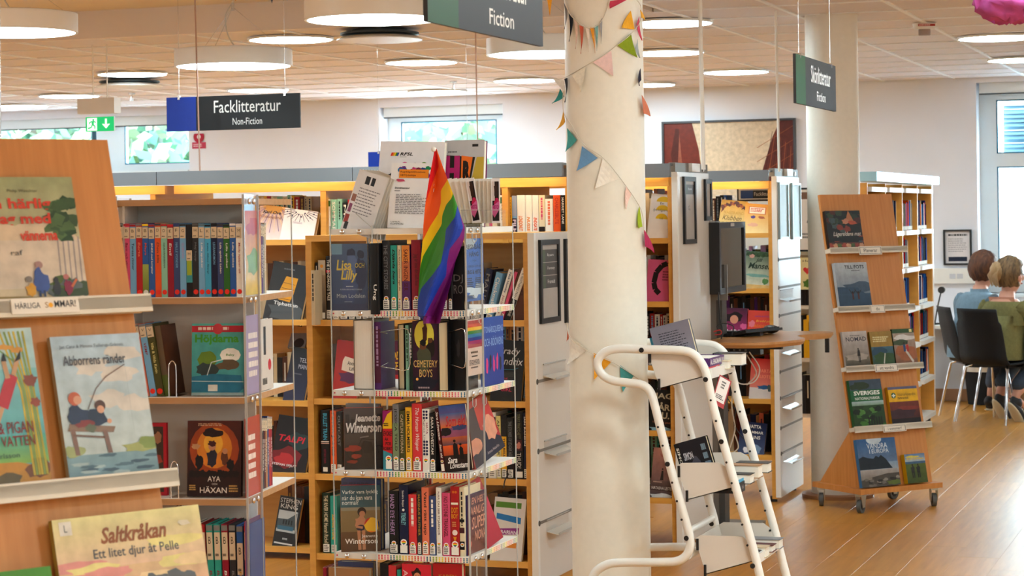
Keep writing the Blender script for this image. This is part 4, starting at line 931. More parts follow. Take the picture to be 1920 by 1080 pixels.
for y_, L_ in (((1337, 760), (1426, 1070)), ((1226, 760), (1291, 1000))):
    pass
def holes(A_, B_, n, big):
    b = MB()
    for i in range(n+1):
        f = i/n; p = K(A_[0]+(B_[0]-A_[0])*f, A_[1]+(B_[1]-A_[1])*f)-K0
        for s in (0, DK): b.cyl((p.x, s-.0175, p.z), .009 if i in big else .004, .004, 10, axis='y')
    return b
holes((1325, 711), (1413, 1060), 9, (0, 3, 9)).build('frame_hole', BLACK, t, kind='stuff')
holes((1236, 800), (1289, 1008), 6, (2, 6)).build('frame_hole', BLACK, t, kind='stuff')
b = MB(); p = K(1205, 656)-K0; b.cyl((p.x, -.018, p.z), .009, .004, 12, axis='y'); b.build('handle_screw', BLACK, t)
# ================================================================ books and media
ORD = ['first', 'second', 'third', 'fourth', 'fifth', 'sixth', 'seventh', 'eighth', 'ninth', 'tenth', 'eleventh', 'twelfth', 'thirteenth', 'fourteenth', 'fifteenth', 'sixteenth', 'seventeenth', 'eighteenth', 'nineteenth', 'twentieth', 'twenty-first', 'twenty-second']
def spines(pl, zs, off, dep, items, place, group, sticker=.13, hz=None, kind='book', name='book', ydeep=None, gap=.0006):
    for k, it in enumerate(items):
        px0, px1, yt, c, title, tc = it[:6]; op = it[6] if len(it) > 6 else {}
        ym = (yt+700)/2 if 'ym' not in op else op['ym']
        a0, _ = pl.hit(px0, yt+50, off); a1, _ = pl.hit(px1, yt+50, off); _, z1 = pl.hit(px0, yt, off)
        z_ = zs+op.get('dz', 0); w = max(.004, a1-a0-gap); h = z1-z_; d_ = op.get('d', dep)
        art = op.get('art') or spine_art(title, tc, sticker=op.get('st', sticker), heartz=op.get('hz', hz), bands=op.get('bands', ()), scr=tc, bold=op.get('bold', .01), shear=op.get('shear', 0), z0=op.get('z0', .3), z1=op.get('z1', .94), x0=op.get('x0', .25), x1=op.get('x1', .75), seed=k+int(px0), rot=op.get('rot', 1))
        book(pl.M(a0, off+op.get('off', 0), z_, lean=math.radians(op.get('lean', 0))), w, d_, h, c, op.get('label') or '%s %s spine, %s from the left, %s' % (c if c in CN else op.get('cn', 'coloured'), kind, ORD[k], place), 'spine', art, group, name, cat=kind if kind != 'book' else 'book')
def fb(pl, px0, px1, y0, y1, d, off, cover, label, art, zs=None, back=0, yaw=0, lean=0, paint=False, group=None, name='book', cat='book', mode='face', side=None, pages=None, board=.0025):
    a0, z0 = pl.hit(px0, y1, off); a1, _ = pl.hit(px1, y1, off); _, z1 = pl.hit((px0+px1)/2, y0, off)
    if zs is not None: z0 = zs
    h = (z1-z0)/math.cos(math.radians(back)); w = (a1-a0)/max(.3, math.cos(math.radians(yaw)))
    return book(pl.M(a0, off, z0, math.radians(lean), math.radians(back), math.radians(yaw)), w, d, h, cover, label, mode, art, group, name, cat, pages, side, board, paint)

# ---- picture books on the near display stand
def art_a(A):
    A.rect(0, 0, 1, 1, 'd8c4a4', 'a8ac80'); A.blob(.45, .45, .5, .2, 'dcc6a8', 5, 24, .2); A.rect(0, .12, 1, .5, 'd9c9b4'); A.blob(1.0-.03, .64, .0, .0, 'd9c9b4')
    for k in range(5): A.line([(.78+k*.045, .1), (.8+k*.045, .52)], .012, 'a69a98')
    for k in range(14): A.blob(.76+.2*random.Random(k).random(), .52+.28*random.Random(k+50).random(), .08, .05, ('46603a', '5a7446', '34502e')[k % 3], k, 12, .5)
    for k in range(10): A.blob(.72+.26*random.Random(k+9).random(), .06+.1*random.Random(k+70).random(), .09, .05, ('4a5a3a', '5e7034', '6a7270')[k % 3], k+30, 12, .5)
    A.blob(.2, .02, .6, .04, '9a8450', 3)
    A.text('Philip Waechter', .42, .87, .68, .9, '55503e'); A.text('En härlig', .2, .72, .78, .83, 'd8492e', bold=.03); A.text('dag med', .25, .6, .76, .71, 'd8492e', bold=.03); A.text('vännerna', .48, .49, .8, .57, 'd8492e', bold=.03); A.text('raf', .38, .38, .48, .42, '4a4a4a')
    A.ell(.6, .3, .035, .03, 'b08a80'); A.blob(.6, .17, .06, .1, '4a62a0', 2); A.rect(.57, .05, .59, .1, '3a4a70'); A.rect(.61, .05, .63, .1, '3a4a70')
    A.ell(.5, .19, .03, .025, '8a8078'); A.blob(.51, .11, .045, .05, 'd8a030', 3); A.ell(.73, .18, .022, .02, '3a3a3a'); A.blob(.73, .11, .03, .06, '3c3e44', 5); A.ell(.82, .2, .025, .022, 'c8807a'); A.blob(.83, .12, .035, .06, '9a3050', 6); A.line([(.86, .12), (.91, .18)], .02, 'd87a50')
w3, q3 = .255, None
fbL = pL
a1 = pL.hit(167, 555, -.02)[0]
book(pL.M(a1-.235, -.018, lgL[0]), .235, .012, pL.hit(80, 332, -.018)[1]-lgL[0], '8a9060', 'large cream picture book with red title, upper ledge of the near stand', 'face', art_a, paint=True, name='picture_book')
def art_b(A):
    A.rect(0, 0, 1, 1, '3fa0a4', '9ccfd0'); A.rect(0, .74, 1, 1, 'a8cdd0', 'c2d8d4'); A.rect(0, .14, 1, .32, '8ab04a', '58b0a0'); A.blob(.5, .05, .7, .1, 'c08a2a', 2, 20, .1); A.blob(.62, .05, .14, .04, '6a5a34', 3); A.blob(.9, .1, .1, .06, '7a4a1e', 5)
    for k in range(6): A.line([(.86+k*.022, .06), (.84+k*.022, .6), (.72+k*.04, .98)], .018, ('c8b030', '8aa050', 'b4a82c')[k % 3])
    for k in range(4): A.blob(.55+.1*k, .92-.02*k, .06, .018, 'd8a048', k)
    A.blob(.93, .66, .06, .04, '8a4a34', 8); A.blob(.95, .52, .045, .03, '9a4a30', 9); A.line([(.62, .98), (.7, .86), (.82, .78)], .012, '7a9a54')
    A.line([(.66, .5), (.72, .6), (.78, .7)], .1, 'c03a44'); A.line([(.74, .68), (.72, .8)], .04, 'c8a078'); A.line([(.79, .7), (.84, .8)], .04, 'c8a078'); A.poly([(.7, .79), (.75, .79), (.73, .85)], '2a2a2a'); A.poly([(.81, .78), (.87, .8), (.88, .86)], '2a2a2a'); A.line([(.66, .5), (.6, .4), (.58, .36)], .035, 'c8a078')
    A.ell(.53, .5, .08, .05, '3a3430'); A.line([(.56, .55), (.6, .68)], .07, '2e2a2a'); A.line([(.6, .68), (.62, .78)], .03, '2a2a2a'); A.ell(.5, .44, .05, .03, 'c8a078')
    A.text('AN & PIGAN', .46, .33, .9, .405, '8a2a2a', bold=.01); A.text('DJ', .33, .25, .42, .31, '8a2a2a', bold=.01); A.text('UPT VATTEN', .45, .25, .9, .315, '8a2a2a', bold=.01); A.text('Ellen Karlsson', .35, .18, .75, .21, '4a5a5a'); A.scrib(.45, .13, .6, .145, '4a6a5a', 1)
x1 = pL.hit(98, 905, -.03)[0]; hb_ = pL.hit(60, 614, -.03)[1]-lgL[1]
book(pL.M(x1-.225, -.03, lgL[1]), .225, .014, hb_, 'd8b030', 'turquoise picture book with diving figure, second ledge of the near stand', 'face', art_b, paint=True, name='picture_book')
def art_c(A):
    A.rect(0, 0, 1, 1, 'c4ccc4', 'b8ccd8'); 
    for k, (x, z) in enumerate(((.7, .72), (.4, .78), (.85, .5), (.55, .55), (.8, .86))): A.blob(x, z, .2, .06, 'd8d0c4', k, 16, .3)
    A.rect(0, 0, 1, .17, '76929a', '8aa6ac'); 
    for k in range(12): A.blob(random.Random(k).random(), .02+.14*random.Random(k+4).random(), .1, .012, ('4a6270', 'a8b8b8', '5a7480')[k % 3], k)
    A.blob(.85, .2, .22, .035, 'a8ac6a', 3); A.blob(.95, .22, .12, .05, '8a9a50', 4); A.blob(.08, .2, .12, .04, 'a8b078', 6)
    A.poly([(.05, .34), (.55, .31), (.58, .35), (.08, .39)], '8e7460'); A.poly([(.1, .17), (.15, .17), (.13, .35), (.08, .35)], '86685a'); A.poly([(.46, .17), (.51, .17), (.48, .33), (.43, .33)], '86685a'); A.line([(.1, .31), (.45, .28)], .02, '7a5c4c')
    A.blob(.18, .44, .11, .075, '2e3c5a', 2); A.ell(.17, .56, .07, c='c86a44'); A.ell(.2, .55, .045, c='d8a080'); A.blob(.4, .42, .1, .07, '283650', 4); A.ell(.44, .5, .06, c='5a3c30'); A.ell(.44, .475, .04, c='d8a484'); A.blob(.25, .38, .1, .025, '8a3a34', 5); A.blob(.3, .35, .07, .03, '6a7058', 7); A.ell(.52, .39, .025, c='d8a080')
    A.line([(.3, .48), (.42, .62), (.55, .7), (.78, .78)], .008, '6a3a2c'); A.line([(.78, .78), (.78, .3)], .002, '9aa2a4')
    A.text('Jan Cato & Mimmi Tollerup-Grkovic', .08, .905, .8, .935, '5a5a60'); A.text('Abborrens ränder', .1, .79, .8, .86, '55555e', bold=.012)
x0 = pL.hit(133, 900, -.05)[0]
hc_ = pL.hit(200, 622, -.05)[1]-lgL[1]
book(pL.M(pL.hit(131, 895, -.03)[0], -.028, lgL[1]), pL.hit(299, 880, -.03)[0]-pL.hit(131, 895, -.03)[0], .012, hc_, 'b8a888', 'pale blue picture book of two children fishing from a jetty, on the second ledge', 'face', art_c, paint=True, name='picture_book')
b = MB(); 
def art_d(A):
    A.rect(0, 0, 1, 1, 'd8a090', 'e0d490'); A.rect(0, .5, 1, 1, 'e2c0a0', 'e2d89a'); A.rect(0, 0, 1, .22, '7ab0b8', 'b8a8a8'); 
    for k in range(8): A.blob(random.Random(k).random(), .3+.4*random.Random(k+9).random(), .18, .06, ('e6d890', 'e09a90', 'ecd0a0')[k % 3], k)
    A.text('Saltkråkan', .3, .72, .75, .88, '9a5a20', bold=.03, shear=.3); A.text('Ett litet djur åt Pelle', .24, .56, .82, .68, '5a5a5e', bold=.012)
    A.rect(.04, .84, .12, .97, 'e8e0d2'); A.text('L', .07, .87, .09, .94, '3a3a3a')
    for k in range(4): A.blob(.6+.08*k, .3, .06, .09, '6a6e70', k+3, 14, .3)
    A.blob(.35, .24, .09, .06, '8a6a64', 9); A.blob(.88, .84, .04, .03, 'e8dcc0', 4)
x0 = pL.hit(112, 985, -.06)[0]; z1 = pL.hit(200, 962, -.05)[1]
book(pL.M(x0+.0, -.03, z1-.19), .30, .014, .19, 'b09a4c', 'wide yellow and pink picture book, third ledge of the near stand', 'face', art_d, paint=True, name='picture_book')
x0 = pL.hit(0, 1060, -.03)[0]; z1 = pL.hit(50, 1068, -.03)[1]
book(pL.M(pL.hit(88, 1068, -.03)[0]-.2, -.045, z1-.21), .2, .012, .21, '5a9a2c', 'green picture book of which only the top edge shows, bottom left corner', 'face', lambda A: A.rect(0, 0, 1, 1, '5c9a30'), name='picture_book')
# ---- books on the walking guide stand
def L_(i): return lg[i]
def r_a(A):
    A.rect(0, 0, 1, 1, '1e1c1a')
    for k in range(26): q = random.Random(k); A.blob(q.random(), .15+.85*q.random(), .1, .08, ('2c3a24', '3a4a34', '5a2a1c', '4a5a5a', '8a3a2a', '1c2418')[k % 6], k)
    A.poly([(.55, .72), (.66, 1), (.8, .7)], 'b87a50'); A.blob(.55, .72, .1, .07, 'c88a6a', 3); A.blob(.75, .68, .12, .06, 'b85a3c', 4); A.rect(0, .2, 1, .3, '1a1614'); A.text('Lägereldens mat', .15, .3, .95, .44, 'ece4dc', shear=.35); A.rect(0, .0, 1, .16, '6a3c30')
    for k in range(8): A.blob(k/8+.05, .08, .07, .06, ('a84a34', 'd8a078', '5a6a3a')[k % 3], k+2)
fb(pR, 1555, 1620, 395, 460, .02, -.03, '3a2a24', 'dark square outdoor cookery book with white script, top ledge of the walking stand', r_a, zs=L_(0), paint=True)
def r_b(A):
    A.rect(0, 0, 1, 1, '3a5a74', 'c0c6cc'); A.blob(.7, .45, .5, .12, '4a5e74', 3); A.blob(.3, .35, .5, .12, '35506a', 4); A.rect(0, 0, 1, .3, '2c4660', '3a5670'); A.text('TILL FOTS', .3, .86, .9, .94, '1e1e22', bold=.02); A.scrib(.5, .8, .85, .83, '6a6a70', 1)
    for x in (.45, .62): A.ell(x, .33, .025, c='2a2020'); A.rect(x-.025, .17, x+.025, .31, '5a2c2c'); A.line([(x-.02, .3), (x-.1, .4)], .02, '2a2a2a'); A.line([(x+.02, .3), (x+.1, .38)], .02, '2a2a2a')
fb(pR, 1574, 1635, 492, 570, .022, -.032, 'b8bcc0', 'grey blue walking book with two tiny hikers, second ledge of the walking stand', r_b, zs=L_(1), paint=True)
def r_c(A):
    A.rect(0, 0, 1, 1, '6a6256', 'c8beb8'); A.rect(0, 0, 1, .3, '4a4434', '8a8070'); A.blob(.5, .28, .5, .1, 'b0a498', 3); A.text('NOMAD', .12, .72, .95, .84, '3a3a4a', bold=.01); A.scrib(.3, .86, .85, .9, '7a7474', 1); A.ell(.57, .5, .03, c='2a2624'); A.poly([(.5, .3), (.54, .47), (.62, .47), (.64, .3)], '34302c'); A.rect(.54, .12, .57, .3, '2a2624'); A.rect(.59, .12, .62, .3, '2a2624')
fb(pR, 1586, 1632, 621, 680, .016, -.026, 'a8a09a', 'grey book with a lone standing walker, left on the third ledge of the walking stand', r_c, zs=L_(2), paint=True)
def r_d(A):
    A.rect(0, 0, 1, 1, '34502c', '5a84a4'); A.rect(0, .55, 1, 1, 'a8883c'); A.scrib(.12, .68, .85, .86, 'e8dca8', 3, 2); A.blob(.3, .4, .4, .12, '2c5066', 5); A.blob(.6, .2, .5, .2, '3a5a30', 6); A.line([(.5, .05), (.6, .35)], .05, 'c8c4b4')
fb(pR, 1637, 1678, 621, 678, .014, -.026, '8a7430', 'ochre topped guide book with green valley, middle of the third ledge', r_d, zs=L_(2), paint=True)
def r_e(A):
    A.rect(0, 0, 1, 1, '8a5a3c', 'b4a89a'); A.rect(0, .88, 1, 1, '3a5a2c'); A.blob(.5, .75, .45, .08, 'e0dcd8', 2); A.blob(.3, .62, .4, .08, '4a5a3c', 3); A.blob(.6, .3, .5, .25, 'a86a44', 4); A.line([(.8, .05), (.5, .4)], .09, 'd0c8bc'); 
    for x, c in ((.42, '2a4a7a'), (.56, 'b8302c')): A.rect(x, .35, x+.1, .55, c); A.ell(x+.05, .59, .035, c='3a2a24')
    A.rect(.78, .9, .9, .98, 'e8e0a0')
fb(pR, 1680, 1721, 616, 677, .014, -.026, '2c3a24', 'brown fell hiking guide with two hikers, right on the third ledge', r_e, zs=L_(2), paint=True)
def r_f(A):
    A.rect(0, 0, 1, 1, '2c4a24', '34582e')
    for k in range(14): q = random.Random(k+3); A.blob(q.random(), q.random()*.45, .13, .06, ('4a7a34', '2a4424', '5a8a44', '1c2c1a')[k % 4], k)
    A.rect(0, .45, 1, .56, '8aa890', 'b8ccd4'); A.rect(0, .54, 1, .78, '1f6a40'); A.text('SVERIGES', .1, .67, .92, .76, 'f0f2ea', bold=.03); A.text('NATIONALPARKER', .12, .57, .9, .63, 'f0f2ea', bold=.01); A.rect(0, .78, 1, 1, '4a5a6a'); A.blob(.3, .86, .3, .08, '34442c', 5)
    for k in range(6): A.rect(.45+k*.08, .02, .49+k*.08, .2, '2a2a26')
fb(pR, 1602, 1662, 711, 795, .022, -.032, '1f6a40', 'green national parks book, left on the fourth ledge of the walking stand', r_f, zs=L_(3), paint=True)
def r_g(A):
    A.rect(0, 0, 1, 1, '3a2428', '9a4a34'); A.rect(0, .6, 1, .95, 'e8b81c'); A.rect(0, .93, 1, 1, '6a6a84'); A.ell(.17, .77, .08, c='2a6a3a'); A.rect(.15, .72, .19, .82, 'f0f0e8'); A.rect(.11, .755, .23, .785, 'f0f0e8'); A.text('Vildmarksvandra', .3, .75, .92, .83, '5a4a1a'); A.scrib(.3, .66, .8, .72, '5a4a1a', 2); A.blob(.4, .3, .5, .14, '4a3038', 3); A.blob(.7, .42, .4, .06, '8a3c30', 4); A.rect(0, 0, 1, .15, '241a1e')
fb(pR, 1673, 1728, 724, 794, .022, -.032, 'd8a81c', 'yellow banded fell hiking book at red dusk, right on the fourth ledge', r_g, zs=L_(3), paint=True)
def r_h(A):
    A.rect(0, 0, 1, 1, '8a94a0', '3a6a9c'); A.ell(.45, .98, .2, .1, 'c8d4dc'); A.text('VANDRA', .25, .79, .78, .9, 'd8e0e8', bold=.01); A.text('I EUROPA', .3, .69, .8, .78, 'd8e0e8', bold=.01); A.rect(0, .34, 1, .5, 'a8b0b8', '8aa0b4'); A.poly([(0, .36), (.0, .6), (.12, .64), (.25, .6), (.38, .58), (.45, .64), (.52, .6), (.58, .65), (.7, .56), (.8, .42), (.85, .36)], '24303a'); A.rect(0, .12, 1, .35, '8a8078', 'b0aaa4'); A.poly([(0, 0), (0, .14), (.3, .2), (.7, .26), (1, .26), (1, 0)], '5a544c'); A.blob(.85, .07, .2, .05, '6a7a3a', 3)
    for k in range(14): q = random.Random(k); A.blob(q.random(), q.random()*.18, .06, .03, ('3a3834', '7a746c', '948c80')[k % 3], k)
fb(pR, 1617, 1690, 821, 914, .024, -.034, '4a84b0', 'blue sea cliff walking book at the foot of the walking stand', r_h, zs=.0, paint=True)
def r_i(A):
    A.rect(0, 0, 1, 1, '4a5a2a', '6a7a3a'); A.rect(0, .72, 1, 1, 'b8c4c8', '6a8ab0'); A.rect(0, .66, 1, .74, '4a6a8a'); A.text('Kungsleden', .1, .78, .92, .87, 'e8c83c', bold=.03); A.blob(.35, .9, .3, .04, 'e0d060', 2)
    for x in (.33, .6): A.ell(x, .62, .04, c='3a2e24'); A.blob(x, .48, .1, .12, '3a3a34', 3); A.rect(x-.06, .18, x-.01, .4, '2e2c28'); A.rect(x+.02, .18, x+.07, .4, '2e2c28')
fb(pR, 1703, 1741, 850, 909, .03, -.04, 'e0b820', 'small yellow guide with two backpackers at the foot of the walking stand', r_i, zs=.0, paint=True)

# ---- film carousel
def dvd_art(capc, letter, base, title, tc, dot, extra=None, capz=(.82, .965)):
    def f(A):
        if extra: extra(A)
        A.rect(.0, .965, 1, .995, capc); A.rect(.03, capz[0], .97, capz[1], 'd8c8ae')
        if letter: A.text(letter, .3, capz[1]-.065, .7, capz[1]-.025, '2a2826', bold=.0); A.scrib(.15, capz[0]+.015, .85, capz[0]+.04, '6a645a', 1, rot=0)
        if title: q_ = min(.42, .022*len(title)+.08); A.text(title, .32, .74-q_, .7, .74, cname(tc), 1, .008, .12)
        if dot: A.ell(.5, .07, .4, c=dot)
    return f
DV = [('black', 'B', '', 'white'), ('pink', 'B', 'Barn och vänner', 'maroon'), ('light blue', 'B', 'Teresa rinner', 'navy'), ('red', 'B', 'Berta', 'salmon'), ('blue', 'B', 'Maya', 'orange'), ('blue', 'B', 'BINKE med kompisar', 'white'),
      ('orange', 'D', 'Den lilla', 'brown'), ('mint green', 'D', 'DJURVÄNNERNA', 'dark green'), ('crimson', 'E', 'Emil', 'white'), ('slate blue', 'F', 'NALLE VONDER', 'light blue'), ('light blue', 'G', 'GURKAN', 'lilac'), ('black', 'H', '', 'white'),
      ('dark grey', 'H', 'Hej hopp', 'grey'), ('light blue', 'L', 'Lilla spöket', 'white'), ('sky blue', 'K', 'Kalas, Alfons Åberg!', 'black'), ('navy', 'L', 'LEGRANDMON', 'light blue'), ('slate blue', 'L', 'Lilla spöket Laban', 'white'), ('green', 'L', 'Lilla spöket', 'white'), ('blue', 'L', 'Lilla spöket', 'white'), ('white', 'M', 'Molly hjälper till', 'red')]
CAPS = ['8a8a8c', 'c04048', 'b02c34', '8a8a90', 'f0d020', 'a83a3e', '5a5a66', 'b83038', 'c82a30', '4a5a8a', '3c4a52', '222226', '6a6e72', '6a8494', '26262a', '1e1e22', '4a4a56', '3a4030', 'e8e4e0', 'e8e4e0']
offG = .012
for k, (c, l, t_, tc) in enumerate(DV):
    p0 = 220.5+k*11.7; a0, _ = PGf.hit(p0, 480, offG); a1, _ = PGf.hit(p0+11.2, 480, offG); yt = 418+(k % 3)
    z1 = PGf.hit(p0, yt, offG)[1]; ex_ = None
    if k == 4: ex_ = lambda A: (A.rect(0, 0, 1, .45, '7a8a3c', 'a8b46a'), A.ell(.5, .86, .3, c='8a5a3a'))
    if k == 11: ex_ = lambda A: (A.rect(.0, .2, 1, .62, '4aa0a8', '3a8a9a'), A.rect(.1, .3, .9, .5, 'a8b83c'))
    book(PGf.M(a0, offG, zsG[0]+.0015), a1-a0, .12, z1-zsG[0]-.002, c, '%s film case, %s from the left, top row of the film carousel' % (c, ORD[k]), 'spine',
         dvd_art(CAPS[k], l, c, t_, tc, None if k in (0, 1, 2, 8, 11) else ('e84028' if k != 4 else 'e0e4e0'), ex_, (.5, .64) if k == 11 else (.80, .95)), 'film cases in the top row of the film carousel', 'film_case', 'film case', pages=BLACK, round_=False)
def lean_case(px0, px1, yt, lean, c, title, tc, lab, z, off=.012, h=None, cap='d8c8ae'):
    a0, _ = PGf.hit(px0, 740, off); a1, _ = PGf.hit(px1, 740, off); z1 = PGf.hit(px0, yt, off)[1]
    book(PGf.M(a0, off, z, lean=math.radians(lean)), a1-a0, .135, h or .19, c, lab, 'spine', dvd_art('8a8a8c', 'V', c, title, tc, 'e84028'), None, 'film_case', 'film case', pages=BLACK, round_=False)
lean_case(270, 281, 610, -9, 'salmon', 'Vem', 'red', 'pinkish film case leaning behind the near stand, second carousel row', zsG[1]+.0015, .016)
lean_case(282, 294, 610, -9, 'light blue', 'VEMP', 'crimson', 'light blue film case leaning left, second row of the film carousel', zsG[1]+.0015)
lean_case(295, 308, 610, -9, 'olive', 'Ville & Vilda Kanin', 'pale yellow', 'green film case leaning left, second row of the film carousel', zsG[1]+.0015)
a0, _ = PGf.hit(309, 740, .02)
book(PGf.M(a0, .02, zsG[1]+.0015, lean=math.radians(-8)), .016, .135, .185, 'brown', 'brown and green film case leaning beside the wire bookend, second carousel row', 'spine', lambda A: (A.rect(0, 0, 1, 1, '7a6a54'), A.rect(0, 0, 1, .3, '6a7a3a')), None, 'film_case', 'film case', pages=BLACK, round_=False)
def bookend(pl, px, y0, y1, off, w, zs, label, wire=.0016):
    a, _ = pl.hit(px, y1, off); z1 = pl.hit(px, y0, off)[1]; h = z1-zs; t = empty('wire_bookend', pl.M(a, off, zs)); tag(t, label, 'bookend')
    P_ = [(0, 0, 0), (0, 0, h*.75), (w*.15, 0, h*.93), (w*.5, 0, h), (w*.85, 0, h*.93), (w, 0, h*.75), (w, 0, 0)]
    b = MB(); b.tube(bez(P_, 5), wire, 8); b.build('wire_loop', CHROME, t); b = MB(); b.box(-.005, w+.005, 0, .07, 0, .0015); b.build('foot_plate', CHROME, t)
bookend(PGf, 317, 677, 744, .004, .02, zsG[1]+.0015, 'arched wire bookend beside the leaning film cases, second carousel row')
bookend(PGf, 321, 865, 934, .004, .02, zsG[2]+.0015, 'arched wire bookend in front of the red framed case, third carousel row')
def hojd(A):
    A.rect(0, 0, 1, 1, '4aa0a8', '58b0a8'); A.rect(0, .88, 1, .97, 'b8283a'); A.scrib(.12, .9, .88, .95, 'f0d8d0', 1, 3, fill=.8); A.ell(.5, .925, .1, c='c8404c'); A.text('Höjdarna', .06, .7, .9, .85, '4aa030', bold=.04); A.ell(.74, .56, .2, .1, 'f0f0e8', n=10); A.text('Baby', .66, .54, .82, .58, '3a8a3a', bold=.02)
    A.blob(.3, .5, .18, .12, '6a8a30', 3, 20, .08); A.blob(.3, .36, .2, .1, '3a4a4a', 6); A.blob(.7, .42, .2, .07, '6a5a44', 5); A.poly([(0, .05), (0, .26), (.4, .3), (.95, .28), (1, .1), (.9, .04)], '2a7a98'); A.line([(0, .2), (1, .19)], .012, 'c8dce0'); A.line([(.3, .28), (.38, .46), (.6, .5)], .015, 'd8e4e4'); A.rect(.32, .06, .5, .15, 'd8d8d0'); A.rect(0, 0, 1, .04, '9ab0b0')
fb(PGf, 359, 457, 607, 737, .015, .02, 'light blue', 'children film case with green lettering above a blue car, second carousel row', hojd, zs=zsG[1]+.004, paint=True, name='film_case', cat='film case', back=4)
def aya(A):
    A.rect(0, 0, 1, 1, '2a1412', '5a2418'); A.ell(.5, .62, .46, .36, 'a84c1c'); A.ell(.5, .64, .33, .27, 'd8882c'); A.ell(.48, .7, .18, .15, 'e8b040')
    A.blob(.46, .84, .17, .06, '2a1210', 2); A.blob(.46, .52, .1, .12, '2c2c3c', 3); A.ell(.46, .66, .07, c='c89070'); A.blob(.46, .7, .08, .04, '4a1c1c', 9); A.blob(.7, .5, .07, .1, '6a3a20', 4); A.ell(.7, .6, .05, c='c89068'); A.blob(.22, .46, .07, .1, '1c1414', 6); A.blob(.8, .42, .08, .08, '1e1614', 7); A.blob(.16, .66, .08, .04, 'c89a70', 8); A.rect(0, .0, 1, .3, '2c1214', '34160f')
    for k in range(9): A.blob(.1+k*.1, .3, .07, .05, '1e1010', k)
    A.scrib(.2, .93, .8, .97, 'c8a080', 2); A.text('AYA', .38, .2, .62, .27, 'e8dcd0', bold=.01); A.text('OCH', .46, .155, .56, .18, 'e8dcd0'); A.text('HÄXAN', .24, .05, .74, .14, 'e8dcd0', bold=.01); A.scrib(.04, .08, .2, .16, 'c8a060', 3); A.scrib(.78, .06, .95, .16, 'c8a060', 3, 5)
fb(PGf, 351, 452, 790, 930, .015, .02, '34181a', 'dark orange film case lit like a fire, third row of the film carousel', aya, zs=zsG[2]+.004, paint=True, name='film_case', cat='film case', back=4)
fb(PGf, 286, 314, 793, 934, .012, .05, 'b01c30', 'red rimmed film case half hidden by the near stand, third carousel row', lambda A: (A.rect(0, 0, 1, 1, 'b81c30'), A.rect(.0, .05, .78, .95, '4a3a30'), A.blob(.4, .8, .3, .08, 'a87a5a', 3), A.blob(.4, .5, .3, .08, 'a04a3a', 4)), zs=zsG[2]+.002, paint=True, name='film_case', cat='film case')
book(PGf.M(PGf.hit(334, 1070, .012)[0], .03, zsG[3]+.0015, lean=math.radians(-5)), .012, .14, PGf.hit(336, 958, .03)[1]-zsG[3], 'crimson', 'tall red film box behind the lowest row of film cases', 'spine', None, None, 'film_case', 'film case', pages=BLACK)
D4 = [('navy', 'A', 'Askungen', 'gold'), ('white', 'A', 'AKUT', 'black'), ('white', 'B', 'Barna Hansson', 'brown'), ('red', 'A', 'Alla vi barn i Bullen', 'white'), ('teal', 'B', 'BARBAPAPA', 'crimson'), ('teal', 'B', 'BARBAPAPA', 'crimson'), ('crimson', 'B', 'BIG HERO 6', 'white'), ('dark grey', 'B', 'BATWHEELS', 'grey'), ('blue', 'B', 'BAMSE', 'gold'), ('slate blue', 'B', 'BIONIC', 'navy')]
for k, (c, l, t_, tc) in enumerate(D4):
    p0 = 340+k*12.6; a0, _ = PGf.hit(p0+4, 1020, offG); a1, _ = PGf.hit(p0+15.8, 1020, offG)
    if k > 8: a1 = a0+.0145
    book(PGf.M(a0+.003, offG, zsG[3]+.0015, lean=math.radians(-3+k*.3)), min(a1-a0, .0165), .135, PGf.hit(p0, 983+(k in (1, 8))*2, offG)[1]-zsG[3]-.002, c, '%s film case, %s from the left, lowest visible row of the film carousel' % (c, ORD[k]), 'spine',
         dvd_art('8a8a88' if k not in (0, 1, 3, 9) else {0: 'c8b890', 1: '22241e', 3: 'b0202c', 9: 'c8202c'}[k], l, c, t_, tc, None, None, (.80, .955) if k not in (1, 8) else (.72, .9)), 'film cases in the lowest row of the film carousel', 'film_case', 'film case', pages=BLACK, round_=False)
# right face of the film carousel: cases standing spine out, seen at a slant
cs = ['slate blue', 'grey', 'maroon', 'white', 'navy', 'red', 'beige', 'tan', 'purple', 'dark grey', 'crimson', 'light blue']
for r_, z in enumerate(zsG):
    for k in range(9 if r_ else 7):
        c = cs[(k*5+r_*3) % 12]; a = -LG/2+.148+k*.0155
        book(PGr.M(a, .012, z+.0015, lean=math.radians(.5)), .0145, .12, .19-(k % 3)*.002, c, '%s film case, %s from the corner, side face of the film carousel, %s' % (c, ORD[k], ('top row', 'second row', 'third row', 'lowest row')[r_]), 'spine',
             dvd_art('a8a29a', 'K', c, '', 'white', None, lambda A, s=k: A.scrib(.25, .2, .75, .7, 'e0d8d0', 1, s+2, 1)), 'film cases on the side face of the film carousel', 'film_case', 'film case', pages=BLACK, round_=False)
fb(PGr, 490, 512, 598, 700, .015, -.0, 'white', 'pale case with barcode standing in the side face of the film carousel', lambda A: (A.rect(0, 0, 1, 1, 'd0c8c0'), A.scrib(.1, .05, .6, .2, '2a2a2a', 1, 3, 0), A.ell(.7, .35, .14, c='c83040'), A.rect(.2, .5, .4, .9, '3a3a40')), zs=zsG[1]+.004, name='film_case', cat='film case')
fb(PGr, 461, 490, 395, 550, .0007, -.0017, 'yellow', 'yellow and pink leaflet tucked behind the acrylic corner panel of the film carousel', lambda A: (A.rect(0, 0, 1, 1, 'd8c060', 'c86a5a'), A.blob(.5, .4, .4, .15, '7a9a4a', 3), A.blob(.5, .8, .4, .1, 'b84a4a', 5)), zs=zsG[0]+.004, paint=True, name='leaflet', cat='leaflet', board=.0003)
